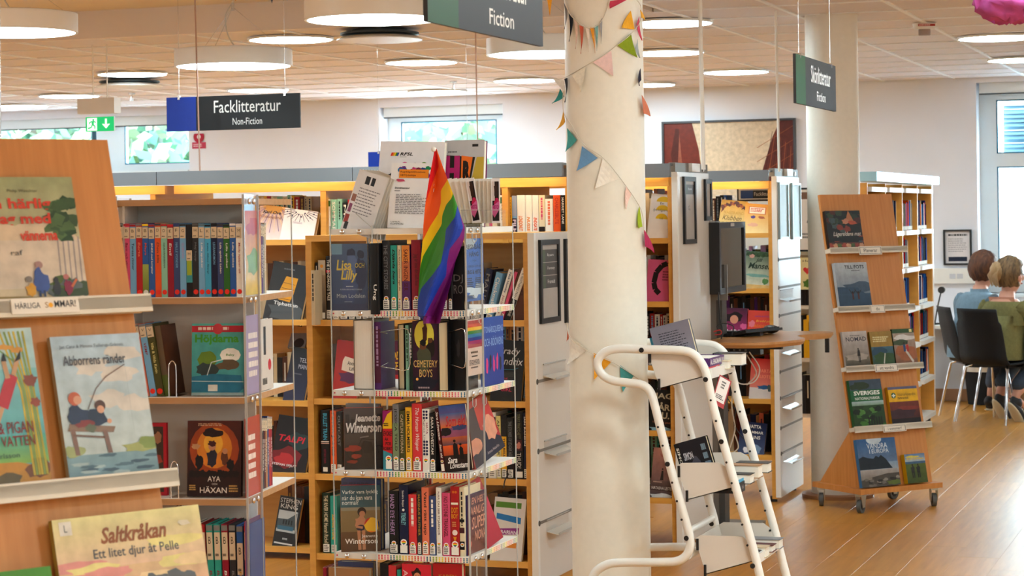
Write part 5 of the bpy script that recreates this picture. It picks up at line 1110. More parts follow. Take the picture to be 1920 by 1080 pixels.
for r_, z in enumerate(zsG[1:]):
    fb(PGr, 461, 490, 590+190*r_, 735+190*r_, .0007, -.0017, 'coral red' if r_ else 'lilac', ('lilac', 'orange red', 'purple')[r_]+' leaflet behind the acrylic corner panel of the film carousel, '+('second', 'third', 'lowest')[r_]+' row', lambda A: (A.rect(0, 0, 1, 1, ('a89ab4', 'b8583c', '6a4a6a')[r_]), A.scrib(.2, .2, .8, .8, 'e8dcd0', 5, r_)), zs=z+.004, name='leaflet', cat='leaflet', board=.0003)

# ---- rainbow carousel: spines on the front, tier by tier
oH = .012
H_ = dict(hz=.17, st=.13)
spines(PHf, zsH[0], oH, .15, [
    (698, 715, 456, 'black', 'Ung', 'white', {'st': 0, 'hz': 0, 'z0': .2, 'z1': .42, 'x0': .3, 'dz': -.012, 'off': -.02, 'd': .17}),
    (716, 731, 451, 'dark grey', 'THE CITY STORIES', 'grey', {}), (732, 744, 460, 'teal', 'Djävla bara', 'black', {'shear': .3, 'bold': .03, 'z0': .4, 'cn': 'teal'}), (745, 753, 460, 'cream', 'Anna Ahlund Couscous säger det', 'brown', {}),
    (753.5, 769, 460, 'purple', 'SAKER INGEN SER', 'maroon', {'bands': ((.75, 1, 'e8a050'), (.45, .75, 'd88a5a'), (.1, .45, 'purple')), 'bold': .01}), (771, 789, 450, 'crimson', 'Jag är inte din och hon', 'maroon', {'z0': .35, 'z1': .8}),
    (790, 806, 456, 'navy', '', 'white', {}), (807, 822, 462, 'white', '', 'navy', {}), (823, 839, 455, 'maroon', '', 'white', {}), (840, 848, 470, 'black', 'H', 'white', {'z0': .6, 'z1': .7}), ],
    'top row of the rainbow carousel', 'upright books in the top row of the rainbow carousel', hz=.17)
fb(PHf, 849, 871, 462, 576, .02, .014, 'black', 'black book cover with grey capitals at the right end of the top rainbow row', lambda A: (A.text('DJ', .1, .42, .9, .56, '7a7674'), A.text('RO', .1, .26, .9, .4, '7a7674')), zs=zsH[0])
def lisa(A):
    A.rect(0, 0, 1, 1, '34466e', '5a7090'); A.rect(0, .84, .3, 1, '7fa0b4'); A.rect(0, 0, 1, .1, '3a4468'); A.blob(.55, .86, .12, .07, '2a3458', 3, 18, .1); A.blob(.82, .84, .1, .065, '263052', 4, 18, .1); A.blob(.55, .6, .2, .2, '6478a0', 5); A.blob(.82, .55, .15, .26, '2c3860', 6); A.blob(.5, .3, .22, .18, '4a5c88', 8)
    A.text('Lisa', .14, .6, .56, .76, 'd8c45a', bold=.02, shear=.15); A.text('OCH', .66, .64, .92, .71, 'd8c45a', shear=.1); A.text('Lilly', .26, .42, .72, .6, 'd8c45a', bold=.025, shear=.2)
    A.scrib(.4, .35, .68, .37, 'c8d0d8', 1); A.text('KÄRLEKSHISTORIA', .24, .305, .85, .33, 'b8c0cc'); A.text('Mian Lodalen', .14, .19, .93, .25, 'b8c0c4'); A.scrib(.35, .12, .65, .14, '9aa4b4', 1)
fb(PHf, 623, 690, 457, 578, .022, .006, '34466e', 'blue book with yellow handwritten title behind the acrylic, top row of the rainbow carousel', lisa, zs=zsH[0], paint=False)
# leaflets hanging inside the right corner panel
def hang(A):
    A.rect(0, 0, 1, 1, '3c74b8', '3c78c0'); A.blob(.1, .93, .5, .09, 'b8c4c8', 3); A.blob(.6, .15, .6, .1, 'c8d4dc', 5, 20, .5); A.text('REGNBÅGS', .03, .83, .97, .93, '14141a', bold=.02); A.text('HÄNG', .2, .71, .72, .8, '14141a', bold=.02); A.text('I VÅR', .35, .63, .6, .67, '16243c'); A.text('FÖR DIG SOM ÄR', .12, .54, .85, .58, '16243c'); A.text('UNG & HBTQ+', .03, .42, .95, .5, '14141a', bold=.02)
    A.scrib(.05, .22, .42, .38, '1c2c4c', 5, 3); A.scrib(.52, .2, .92, .38, '1c2c4c', 6, 4); A.scrib(.05, .03, .6, .1, '2a3a4a', 3)
fb(PHr, 874, 907, 447, 566, .002, -.0, 'blue', 'blue rainbow meeting leaflet with black capitals on the acrylic corner panel', hang, name='leaflet', cat='leaflet', board=.0008)
def rb(A):
    A.rect(0, 0, 1, 1, 'dcc8bc')
    for k, c in enumerate(('b83a24', 'd85a28', 'e8c020', '3a8a34', '3a8ab0', '38409a', 'b02c74', 'b0243c')): z = .98-k*.06; A.rect(0, z-.065, 1, z, c)
    A.scrib(.2, .38, .8, .44, '5a4a44', 1); A.scrib(.25, .32, .75, .36, '3a2a24', 1); A.scrib(.1, .18, .95, .28, '7a6a64', 4); A.scrib(.2, .12, .8, .16, '7a6a64', 1)
fb(PHr, 877, 907, 598, 706, .002, -.0, 'white', 'leaflet with rainbow stripes above pale text on the acrylic corner panel', rb, name='leaflet', cat='leaflet', board=.0008)
def ton(A):
    A.rect(0, 0, 1, 1, '28489a', '2c5aa8'); A.text('TONÅRSQUEENS', .03, .76, .97, .9, '9ab4dc'); A.text('OCH -BÖÖWENS', .03, .58, .97, .72, '9ab4dc')
    for k in range(5): A.blob(.15+k*.17, .3+.04*(k % 2), .05, .12, ('d84a8a', '1c2040', 'c84a90')[k % 3], k)
fb(PHr, 908, 945, 594, 722, .012, .0, 'blue', 'bright blue book with pink figures facing the side of the rainbow carousel, second row', ton, zs=zsH[1]+.002)
# tier 2
fb(PHf, 664, 700, 600, 726, .14, .02, '8a7a68', 'thick book showing its cream fore edge, second row of the rainbow carousel', None, zs=zsH[1], mode='edge', pages=WPAGES)
spines(PHf, zsH[1], .03, .12, [(701, 714, 604, 'purple', '', 'lilac', {'st': 0, 'bands': ((.1, .9, '6a2c50'),)}), (760, 767, 610, 'mint green', '', 'dark green', {'st': 0}), (767.5, 774, 608, 'dark green', '', 'white', {'st': 0})], 'second row of the rainbow carousel', 'thin books in the second row of the rainbow carousel')
fb(PHf, 747, 759, 608, 722, .14, .04, 'black', 'black bound book showing tan page edges beside the green spines, second rainbow row', None, zs=zsH[1], mode='edge')
def cem(A):
    A.rect(0, 0, 1, 1, '3a1c34', '4a2440'); A.ell(.45, .8, .38, .22, 'd8cc5a'); A.blob(.48, .84, .1, .14, '5a3020', 3); A.ell(.48, .95, .05, c='6a3a28'); A.blob(.68, .6, .16, .14, '2e2620', 5); A.ell(.68, .72, .09, c='6a4830'); A.blob(.42, .46, .25, .2, '5a5c48', 6); A.ell(.4, .64, .13, c='7a5238'); A.blob(.4, .69, .14, .05, '1e1a1c', 7); A.blob(.45, .1, .5, .12, '26283a', 8)
    A.text('CEMETERY', .03, .34, .95, .44, 'd8b878'); A.text('BOYS', .25, .2, .75, .31, 'd8b878'); A.scrib(.2, .03, .8, .07, 'a89aa0', 1); A.ell(.16, .17, .05, c='e8b060')
fb(PHf, 775, 822, 602, 733, .14, -.002, '26202c', 'dark purple novel with a yellow moon and two figures, second row of the rainbow carousel', cem, zs=zsH[1], yaw=5)
fb(PHf, 823, 841, 604, 732, .14, .002, 'black', 'black book with tan fore edge right beside the moon cover, second rainbow row', None, zs=zsH[1], mode='edge')
fb(PHf, 843, 872, 600, 722, .12, .03, 'black', 'plain black book at the right end of the second rainbow row', lambda A: A.blob(.6, .6, .12, .12, '3a3a3e', 3), zs=zsH[1], mode='spine')
def loop(px0, px1, y0, y1, off, label):
    a, z0 = PHf.hit(px0, y1, off); c, z1 = PHf.hit(px1, y0, off); t = empty('wire_bookend', PHf.M(a, off, z0)); tag(t, label, 'bookend'); w = c-a; h = z1-z0
    b = MB(); b.tube([(0, .06, h-.02), (0, .0, h-.012), (w*.8, 0, h), (w*.95, 0, h-.004), (w, 0, h-.02), (w, 0, .02), (w*.95, 0, .004), (w*.8, 0, 0), (0, 0, .012), (0, .06, .02)], .0014, 8); b.build('wire_loop', CHROME, t)
loop(714, 768, 616, 694, -.004, 'chrome wire book stop left of the moon cover in the second rainbow row')
loop(843, 872, 616, 690, .01, 'chrome wire book stop at the right of the second rainbow row')
# tier 3
def jean(A):
    A.rect(0, 0, 1, 1, '2c2624', '5c5250'); A.rect(0, .4, 1, .6, '4a403c', '544a46'); 
    for x, w_, h_ in ((.04, .1, .9), (.18, .08, .82), (.84, .12, .9), (.7, .1, .8)): A.rect(x, .58, x+w_, h_, '3a3434')
    for cx in (.26, .86): 
        for k in range(22): a0_ = k*2*math.pi/22; a1_ = (k+1)*2*math.pi/22; A.line([(cx+.19*math.cos(a0_), .27+.11*math.sin(a0_)), (cx+.19*math.cos(a1_), .27+.11*math.sin(a1_))], .014, '161212')
        for k in range(6): a0_ = k*math.pi/6; A.line([(cx-.17*math.cos(a0_), .27-.1*math.sin(a0_)), (cx+.17*math.cos(a0_), .27+.1*math.sin(a0_))], .004, '2a2220')
    A.line([(.26, .27), (.45, .5), (.8, .48), (.86, .27)], .014, '161212'); A.line([(.4, .52), (.62, .54)], .03, '8a807c'); A.blob(.6, .36, .14, .12, '26201c', 4); A.blob(.22, .34, .2, .05, '9a3a2c', 5); A.blob(.3, .22, .12, .04, '9a3c2c', 6); A.blob(.2, .13, .16, .03, '8a3428', 7)
    A.text('Jeanette', .26, .74, .92, .9, 'e8e4e0', bold=.03, shear=.2); A.text('Winterson', .05, .6, .95, .76, 'e8e4e0', bold=.03, shear=.15)
fb(PHf, 646, 708, 766, 885, .02, .002, 'e0642a', 'dark novel with bicycle picture and orange spine, third row of the rainbow carousel', jean, zs=zsH[2], paint=True, yaw=25, side='e0642a')
a0, _ = PHf.hit(641, 800, .0); b = MB()
fb(PHf, 650, 712, 757, 885, .02, .075, 'grey', 'grey book standing behind the bicycle cover, third rainbow row', None, zs=zsH[2])
def evo(A):
    A.rect(0, 0, 1, 1, 'c8202c'); A.poly([(0, .7), (0, .76), (.5, .95), (1, 1), (1, .7)], 'e8c020'); A.poly([(0, .76), (0, 1), (1, 1), (.5, .94)], 'a82478'); A.poly([(0, 0), (0, .34), (1, .28), (1, 0)], '4a9aa8'); A.text('EVOKE', .05, .58, .98, .66, '1c1416', bold=.02, shear=.2); A.text('ÄR', .2, .5, .6, .56, '1c1416', bold=.02); A.text('POR', .3, .42, .9, .48, '1c1416', bold=.02); A.text('ROBERT', .05, .34, .98, .4, '1c1416', bold=.02); A.scrib(.1, .74, .8, .8, '2a2416', 2); A.rect(.3, .03, .95, .16, 'efece4'); heart(A, .6, .2, .32)
spines(PHf, zsH[2], oH, .15, [
    (718, 735.5, 770, 'red', '', 'white', {'art': evo, 'label': 'yellow red and teal book beside the acrylic edge, third rainbow row'}), (736, 748, 758, 'grey', 'JESSICA TOLD', 'black', {'bands': ((.15, .72, '8a9a7a'),)}), (748.5, 759, 770, 'olive', 'CAITLIN MORAN', 'beige', {}),
    (760, 772, 764, 'yellow', 'EMMA HOLMBERG', 'black', {'bold': .02}), (772.5, 791, 757, 'coral red', 'The Human Whisper', 'white', {'shear': .3, 'bold': 0}),
    (791.5, 805, 767, 'white', 'HATA Agnes Lidbeck', 'navy', {'bands': (), 'art': lambda A: (A.text('HATA', .55, .6, .85, .78, 'a03060', 1, .01), A.text('Agnes Lidbeck', .15, .3, .45, .85, '2a2a4a', 1, .0), [A.ell(.3 if i % 2 else .68, z, .16, c='20285e') for i, z in enumerate([.96, .96, .91, .91, .86, .86, .48, .48, .43, .43, .38, .38, .33, .33, .28, .28])], A.rect(.1, .02, .9, .15, 'e8e4dc'), heart(A, .5, .18, .38))}),
    (805.5, 817, 775, 'black', 'SARA LÖVESTAM', 'white', {}), ],
    'third row of the rainbow carousel', 'upright books in the third row of the rainbow carousel', hz=.18)
def sara(A):
    A.rect(0, 0, 1, 1, 'd8582c', '3a5a94'); A.rect(0, .66, 1, .88, 'e07a34', '4a6a9c'); A.rect(0, .4, 1, .52, '5a4a5a', 'c86a3c'); A.rect(0, .14, 1, .4, '8a3a24', 'e0642c'); A.blob(.7, .66, .3, .04, '44507a', 3); A.blob(.15, .6, .22, .06, '2a2224', 5); A.rect(0, 0, 1, .25, '241c1c', '3a241e')
    A.text('Som eld', .2, .68, .95, .84, 'c83038', bold=.01, shear=.3); A.ell(.45, .46, .05, c='1c1618'); A.poly([(.36, .2), (.38, .4), (.45, .44), (.55, .4), (.56, .2)], '1c1618'); A.ell(.66, .4, .045, c='1c1618'); A.poly([(.6, .18), (.6, .34), (.66, .38), (.74, .34), (.74, .18)], '1c1618'); A.text('Sara', .12, .13, .48, .22, 'f0ece8', bold=.02, shear=.3); A.text('Lövestam', .18, .05, .85, .14, 'f0ece8', bold=.02, shear=.3)
a0, _ = PHf.hit(836, 880, -.004)
book(PHf.M(a0-.003, .004, zsH[2], lean=math.radians(-6), yaw=math.radians(8)), .088, .03, PHf.hit(860, 762, 0)[1]-zsH[2], '6a2028', 'sunset novel with dark silhouettes leaning at the right of the third rainbow row', 'face', sara, paint=True)
def sarasp(A): A.text('Sara Lövestam', .25, .5, .8, .95, 'f0ece8', 1, .02, .3); A.text('Som eld', .3, .22, .8, .44, 'f0ece8', 1, .02, .3); A.rect(.1, .02, .9, .13, 'efece4'); heart(A, .5, .17, .36)
a1, _ = PHf.hit(834, 880, 0)
book(PHf.M(a1-.014, .006, zsH[2], lean=math.radians(-6)), .0135, .13, PHf.hit(826, 766, 0)[1]-zsH[2], '6a2028', 'maroon leaning spine with white script left of the sunset cover, third rainbow row', 'spine', sarasp)
def redc(A):
    A.rect(0, 0, 1, 1, 'a82c34', 'c83a34'); A.poly([(0, 0), (.1, .5), (.4, .9), (.55, .9), (.5, .5), (1, .2), (1, 0)], '24283e'); A.blob(.8, .45, .2, .2, 'd89a80', 3); A.blob(.2, .3, .2, .12, 'd8947a', 5); A.text('Anna Norlin', .45, .07, .85, .12, 'b8a8a8')
fb(PHr, 893, 948, 764, 880, .012, .0, 'c83a34', 'glossy red and navy book slumped on the side shelf of the rainbow carousel', redc, zs=zsH[2]+.004, lean=-9, back=18, paint=True)
# tier 4
def varf(A):
    A.rect(0, 0, 1, 1, '6a4a30', '8a7248'); A.rect(0, .66, 1, 1, '4a7078', '3a6474'); A.rect(0, .62, 1, .67, '9a9480'); A.rect(0, .3, 1, .62, '8c7850', '94805a'); A.text('Varför vara lycklig', .04, .86, .94, .93, 'e8ece8'); A.text('när du kan vara', .04, .78, .8, .85, 'e8ece8'); A.text('normal?', .04, .71, .45, .78, 'e8ece8')
    A.ell(.53, .6, .11, .07, '3a2418'); A.ell(.54, .57, .075, c='c08a68'); A.blob(.5, .45, .13, .1, 'c48e6c', 3); A.blob(.5, .36, .11, .05, '2a2c4a', 4, 14, .1); A.line([(.42, .48), (.38, .38), (.55, .36)], .06, 'c48e6c'); A.line([(.45, .32), (.47, .03)], .08, 'c08a66'); A.line([(.57, .32), (.58, .03)], .08, 'c08a66')
    A.ell(.78, .4, .19, c='e8c030'); A.ell(.78, .4, .19, c='c8342c', a0=100, a1=180); A.ell(.78, .4, .19, c='2a3a6a', a0=330, a1=400); A.ell(.78, .4, .19, c='e88a28', a0=230, a1=300)
    A.text('Jeanette', .52, .2, .92, .26, 'f0e8dc'); A.text('Winterson', .1, .12, .92, .2, 'f0e8dc', bold=.01)
fb(PHf, 640, 702, 912, 1041, .03, .002, 'a01c4c', 'novel with a child holding a beach ball, fourth row of the rainbow carousel', varf, zs=zsH[3], yaw=25)
fb(PHf, 642, 716, 898, 1041, .03, .075, 'slate blue', 'blue grey book standing behind the beach ball cover, fourth rainbow row', lambda A: (A.scrib(.05, .86, .95, .96, '3a4a6a', 2), A.text('G', .86, .56, .97, .68, 'd8a830', bold=.02)), zs=zsH[3])
spines(PHf, zsH[3], oH, .15, [
    (729, 747, 920, 'black', 'HAND EYE HEART', 'lilac', {'x0': .15, 'x1': .6}), (748, 765, 909, 'navy', 'Sandra Willow', 'white', {'z0': .7, 'art': lambda A: (A.text('Sandra Beijer', .3, .68, .6, .92, 'e8e4e0', 1), A.ell(.5, .64, .14, c='e8e4e0'), A.text('TREMLEY', .25, .42, .75, .6, '8ac0c8', 1, .03), A.rect(.1, .02, .9, .13, 'efece4'), heart(A, .5, .17, .36))}),
    (766, 781, 927, 'coral red', '', 'white', {}), (782, 790, 920, 'dark grey', 'MAGNUS RUTHER', 'gold', {}), (790.5, 804, 914, 'salmon', 'Vänd rätt upp', 'black', {'bold': .015}), (804.5, 817, 930, 'slate blue', '', 'white', {}), (817.5, 828, 914, 'white', 'NÄR DU SER STJÄRNOR', 'maroon', {}),
    (828.5, 844, 924, 'pink', 'NO STONE TRIANGEL', 'maroon', {'bold': .01}), (844.5, 861, 912, 'red', 'DOT', 'gold', {'art': lambda A: (A.ell(.35, .92, .14, c='d87a2c'), A.ell(.65, .92, .14, c='d87a2c'), A.rect(.1, .74, .9, .77, 'f0e8d8'), A.text('DOT', .12, .62, .88, .7, 'e0a030', 0, .02), A.text('BOY', .12, .54, .88, .61, 'e0a030', 0, .02), A.scrib(.2, .42, .8, .5, 'e0a870', 3), A.ell(.5, .34, .3, .04, 'f0e0d8'), A.poly([(.3, .28), (.7, .28), (.55, .22), (.45, .22)], 'e0a030'), A.rect(.08, .02, .92, .13, 'efece4'), heart(A, .5, .17, .38))}),
    (861.5, 871, 914, 'cream', '', 'black', {'st': 0, 'bands': ((.1, .22, 'black'), (.34, .42, '5a2a34'), (.5, .54, 'black'))}), ],
    'fourth row of the rainbow carousel', 'upright books in the fourth row of the rainbow carousel', hz=.17)
def sup(A):
    A.rect(0, 0, 1, 1, '7a342c', '4a2c5a'); A.text('EN HELT', .22, .82, .95, .93, 'e0a890', bold=.01, shear=.2); A.text('VANLIG', .2, .64, .85, .78, 'e0a890', bold=.01, shear=.2); A.text('SUPER', .22, .4, .92, .6, 'e0a890', bold=.01, shear=.2); A.text('NOVA', .36, .2, .92, .36, 'e0a890', bold=.01, shear=.2); A.scrib(.7, .05, .95, .1, '3a1418', 2); A.ell(.16, .17, .05, c='c87a6a')
fb(PHr, 877, 914, 922, 1040, .028, .012, '3a3474', 'purple to red novel with pink capitals at the front corner, fourth rainbow row', sup, zs=zsH[3]+.002)
fb(PHr, 916, 944, 905, 1022, .006, .0, 'coral red', 'pinkish red booklet slumped on the side shelf, fourth row of the rainbow carousel', lambda A: (A.rect(0, 0, 1, 1, 'a8243c', 'c83a58'), A.text('frågar', .05, .6, .8, .68, 'e89aa8')), zs=zsH[3]+.002, lean=-6, back=20, name='booklet')
# tier 5: only the tops
zt5 = lambda y: PHf.hit(680, y, .01)[1]
z5 = zsH[4]
for px0, px1, y0, off, c, lab, m in [(605, 612, 1064, .01, 'crimson', 'crimson book edge low at the left of the rainbow carousel', 'spine'), (616, 692, 1064, .004, 'tan', 'tan covered book whose top edge shows, lowest rainbow row', 'face'), (634, 700, 1052, .05, 'slate blue', 'grey blue book behind the tan cover, lowest rainbow row', 'face'),
                                    (728, 742, 1060, .01, 'coral red', 'red spine with white square mark, lowest rainbow row', 'spine'), (712, 727, 1056, .01, 'black', 'black spine left of the red one, lowest rainbow row', 'spine'), (744, 752, 1068, .01, 'teal', 'teal spine in the lowest rainbow row', 'spine'), (812, 866, 1056, .004, 'red', 'deep red cover with gold line in the lowest rainbow row', 'face')]:
    a, _ = PHf.hit(px0, 1070, off); c_, _ = PHf.hit(px1, 1070, off)
    book(PHf.M(a, off, z5), c_-a, .03 if m == 'face' else .15, PHf.hit(px0, y0, off)[1]-z5, c, lab, m, (lambda A: (A.text('KAREN', .2, .82, .8, .86, 'gold' if 0 else 'c29a3c'),)) if 'gold line' in lab else None)
def face5(A): A.rect(0, 0, 1, 1, 'c83a4a', 'd8384a'); A.blob(.5, .86, .17, .09, '3a2018', 3); A.ell(.52, .83, .12, .06, 'd89a78'); A.line([(.45, .85), (.5, .85)], .01, '1c1414'); A.line([(.56, .85), (.6, .85)], .01, '1c1414'); A.text('Anb', .04, .7, .2, .92, 'f0d0d0', 1)
a, _ = PHf.hit(754, 1070, .004); c_, _ = PHf.hit(808, 1070, .004)
book(PHf.M(a, .004, z5), c_-a, .03, PHf.hit(780, 1058, .004)[1]-z5, 'coral red', 'red book with a drawn face in the lowest rainbow row', 'face', face5)

# ---- brochures on top of the rainbow carousel
zt = zTopH
PT = Pl(MH @ Vector((0, -.1, 0)), 0)
def rfsl(A):
    A.rect(0, 0, 1, 1, 'ebebee'); 
    for k, c in enumerate(('d83a3a', 'e89030', 'e8d030', '4a9a44', '3a5ab0')): A.poly([(.17+k*.024, .83), (.194+k*.024, .83), (.21+k*.024, .87), (.186+k*.024, .87)], c)
    A.text('RFSL', .32, .835, .52, .872, '16161a', bold=.03, shear=.2); A.scrib(.32, .815, .46, .825, '8a8a8e', 1)
    for x, z, c in ((.4, .72, 'd86aa8'), (.56, .71, '3a3a3c'), (.7, .72, '6aa03a'), (.92, .71, '1c1c20'), (1.1, .71, '26262a')):
        if x < 1: A.ell(x, z, .055, c=c); A.ell(x, z-.02, .035, c='f0dcd0')
    A.blob(.2, .6, .05, .035, '1c1a1e', 3); A.ell(.2, .575, .035, c='8a5a44'); A.blob(.2, .48, .07, .07, 'd86a6a', 4); A.blob(.23, .37, .06, .06, '6a6a6e', 5); A.blob(.31, .5, .06, .09, 'e8923a', 6); A.ell(.29, .6, .04, c='f0d8c8'); A.blob(.29, .64, .045, .02, '1c1c20', 7); A.rect(.26, .22, .34, .42, '26262c'); A.line([(.2, .32), (.12, .24)], .04, '1c1c20'); A.line([(.24, .3), (.22, .2)], .04, '1c1c20')
    A.text('ATT', .14, .2, .36, .27, '9a9a9e'); A.text('FÖRALDER', .14, .11, .7, .18, '6a6a70'); A.rect(0, -.0, .6, .1, '4a2a8a')
a0, _ = PT.hit(703, 425, 0); a1, _ = PT.hit(835, 425, 0)
book(PT.M(a0, 0, zt+.002, back=math.radians(7), lean=math.radians(2)), a1-a0-.02, .02, (PT.hit(770, 262, 0)[1]-zt), 'white', 'large white association brochure with drawn people, back row on the rainbow carousel', 'face', rfsl, name='brochure', cat='brochure', pages=WPAGES, board=.0008)
def regn(A):
    A.rect(0, 0, 1, 1, 'efeff0'); 
    for k in range(24): q = random.Random(k); A.blob(.12+.8*q.random(), .8+.13*q.random(), .05, .03, ('3a8ac0', '7a3a9a', '2a9a6a', 'c84a8a', '5aa03a', '8a1c5a', '2a5a9a')[k % 7], k)
    A.rect(.2, .77, .9, .9, 'e89a28'); A.text('Regnbågsbibliotekets', .23, .845, .82, .875, '5a2c14', bold=.02); A.text('HBTQ-boktips', .23, .79, .6, .825, '5a2c14', bold=.02); A.blob(.25, .73, .1, .025, 'c85a7a', 4)
    A.text('Skönlitteratur', .12, .6, .48, .63, '2a2a2e', bold=.02); A.scrib(.12, .56, .3, .58, '5a5a5e', 1); A.scrib(.16, .22, .94, .53, '8a8a90', 12, 3, fill=.4); A.text('UMEÅ', .08, .085, .3, .11, '3a4a3a'); A.text('KOMMUN', .08, .05, .38, .075, '3a4a3a')
PT2 = Pl(MH @ Vector((0, -.19, 0)), 0)
a0, _ = PT2.hit(726, 425, 0); a1, _ = PT2.hit(805, 425, 0)
book(PT2.M(a0, 0, zt+.002, back=math.radians(8), lean=math.radians(2)), a1-a0, .012, (PT2.hit(760, 304, 0)[1]-zt), 'white', 'white book tip leaflet with orange title strip before the large brochure', 'face', regn, name='leaflet', cat='leaflet', pages=WPAGES, board=.0008)
def hbr(A):
    A.rect(0, 0, 1, 1, 'c8c4bc'); A.rect(0, .8, 1, 1, 'c0c0c2'); A.scrib(.1, .85, .4, .88, '6a6a6e', 1); A.rect(.7, .92, .85, .95, '2a2a2e'); A.poly([(.62, .35), (.82, .8), (1, .8), (1, .3)], 'c8b04c'); A.poly([(.0, .4), (.0, .83), (.78, .8), (.62, .35)], '26201c'); A.rect(.02, .4, .4, .82, 'b8307a'); A.rect(.15, .45, .26, .62, '26201c'); A.rect(.15, .68, .26, .82, '26201c'); A.poly([(.44, .4), (.44, .82), (.72, .8), (.6, .4)], 'e8822c'); A.text('R', .48, .5, .68, .76, '2a2020', bold=.06); A.rect(0, 0, 1, .34, '8a7a4a', 'a8986a')
a0, _ = PT.hit(829, 425, .03); a1, _ = PT.hit(904, 425, .03)
book(PT.M(a0, .03, zt+.002, back=math.radians(7)), a1-a0, .03, (PT.hit(860, 262, .03)[1]-zt), 'grey', 'stack of magazines with magenta and orange letters behind the flag', 'face', hbr, name='magazine', cat='magazine', pages=WPAGES, board=.0008, side='8a2a6a')
PTl = Pl(MH @ Vector((-.2, -.1, 0)), math.radians(-20))
for k in range(7):
    o = book(Matrix.Translation(MH @ Vector((-.225+k*.006, -.17+k*.006, zt+.002))) @ Matrix.Rotation(math.radians(-18), 4, 'Z') @ Matrix.Rotation(math.radians(15+k*.6), 4, 'Y') @ Matrix.Rotation(math.radians(-12), 4, 'X'), .13, .003, .205, 'white', 'white folded programme sheet with small photos, fanned at the left on the carousel top', 'face',
             (lambda A: (A.rect(0, 0, 1, 1, 'e6e6e8'), A.rect(.3, .8, .45, .93, '2a2a2e'), A.rect(.5, .8, .62, .93, '2a2a2e'), A.scrib(.2, .3, .9, .75, '9a9aa0', 9, 2, fill=.35), A.rect(.04, .48, .18, .6, 'a87a6a'), A.rect(.04, .3, .14, .44, '9a5a80'), A.rect(.02, .12, .16, .26, 'a8483a'), A.rect(.08, .02, .2, .14, '26242a'), A.text('Höst', .55, .05, .75, .09, '3a3a3e'))) if k == 0 else None, 'fanned white programme sheets', 'programme_sheet', 'leaflet', pages=WPAGES, board=.0005)
# leaflet holders with slim folders, right
def slim(A): A.rect(0, 0, 1, 1, 'e8e4e4'); A.rect(.12, .05, .88, .93, '2a2022'); A.rect(.12, .5, .4, .93, 'd8ccc8'); A.blob(.55, .75, .22, .16, '4a342c', 3); A.blob(.6, .45, .26, .1, 'c02c64', 5); A.poly([(.12, .2), (.12, .38), (.95, .5), (.88, .3), (.6, .2), (.35, .12)], 'd878a8'); A.text('HBTQI', .14, .3, .86, .4, 'a82a6a', bold=.03)
for g_, (x0_, x1_) in enumerate(((858, 904), (905, 940))):
    P_ = Pl(MH @ Vector((0, -.185+.05*g_, 0)), 0)
    for k in range(5):
        a1_, _ = P_.hit(x1_-2-k*6, 400, k*.006); a0_ = a1_-.072
        book(P_.M(a1_-.03-k*(.0075 if not g_ else .004), k*.007, zt+.012, lean=math.radians(-9-k*.5 if not g_ else 0)), .03 if g_ else .03, .002, P_.hit(x1_, 334, 0)[1]-zt-.012, 'white', 'slim pink lettered folder in the %s acrylic holder beside the flag, fanned stack' % ('left' if not g_ else 'right'), 'face', slim if k == 0 else None, 'slim folders in the '+('left' if not g_ else 'right')+' acrylic holder', 'folder', 'leaflet', pages=WPAGES, board=.0005)
    a0_, _ = P_.hit(x0_+6, 425, -.01); a1_, _ = P_.hit(x1_+1, 425, -.01); h_ = P_.hit(x1_, 393, 0)[1]-zt
    b = MB(); w = a1_-a0_; b.box(0, w, 0, .002, 0, h_); b.box(0, .002, .002, .045, 0, h_); b.box(w-.002, w, .002, .045, 0, h_); b.box(.002, w-.002, .002, .045, 0, .003); b.box(.002, w-.002, .043, .045, .003, h_*1.4)
    t = tag(empty('leaflet_holder', P_.M(a0_, -.012, zt)), 'clear acrylic holder with slim folders, %s of the two right of the flag' % ('left' if not g_ else 'right'), 'leaflet holder'); b.build('tray', ACRYL, t)
    b = MB(); b.box(0, w, -.001, .003, h_-.002, h_); b.build('lip', ACEDGE, t)
t = tag(empty('leaflet_holder', PT2.M(PT2.hit(662, 425, 0)[0], -.02, zt)), 'clear folded acrylic holder under the fanned programme sheets', 'leaflet holder')
b = MB(); b.box(0, .12, 0, .002, 0, .05); b.box(0, .12, .002, .04, 0, .002); b.build('tray', ACRYL, t); b = MB(); b.tube([(.02, -.002, .05), (.08, -.002, 0)], .0015, 5); b.build('lip', ACEDGE, t)
# small hangers under the plates
for k, (px, py, d) in enumerate(((688, 440, 6.95), (707, 440, 6.9), (886, 440, 6.85), (898, 592, 6.9), (886, 748, 6.85), (905, 745, 6.95))):
    p = at(px, py, d); b = MB(); b.tube([(0, 0, .004), (0, 0, -.02), (.006, 0, -.028), (.012, 0, -.02), (.012, 0, .0)], .0015, 6); tag(b.build('acrylic_hook', ACEDGE, None, T3(p)), 'small clear hook under a shelf plate of the rainbow carousel', 'hook', 'clear hooks under the rainbow carousel plates')

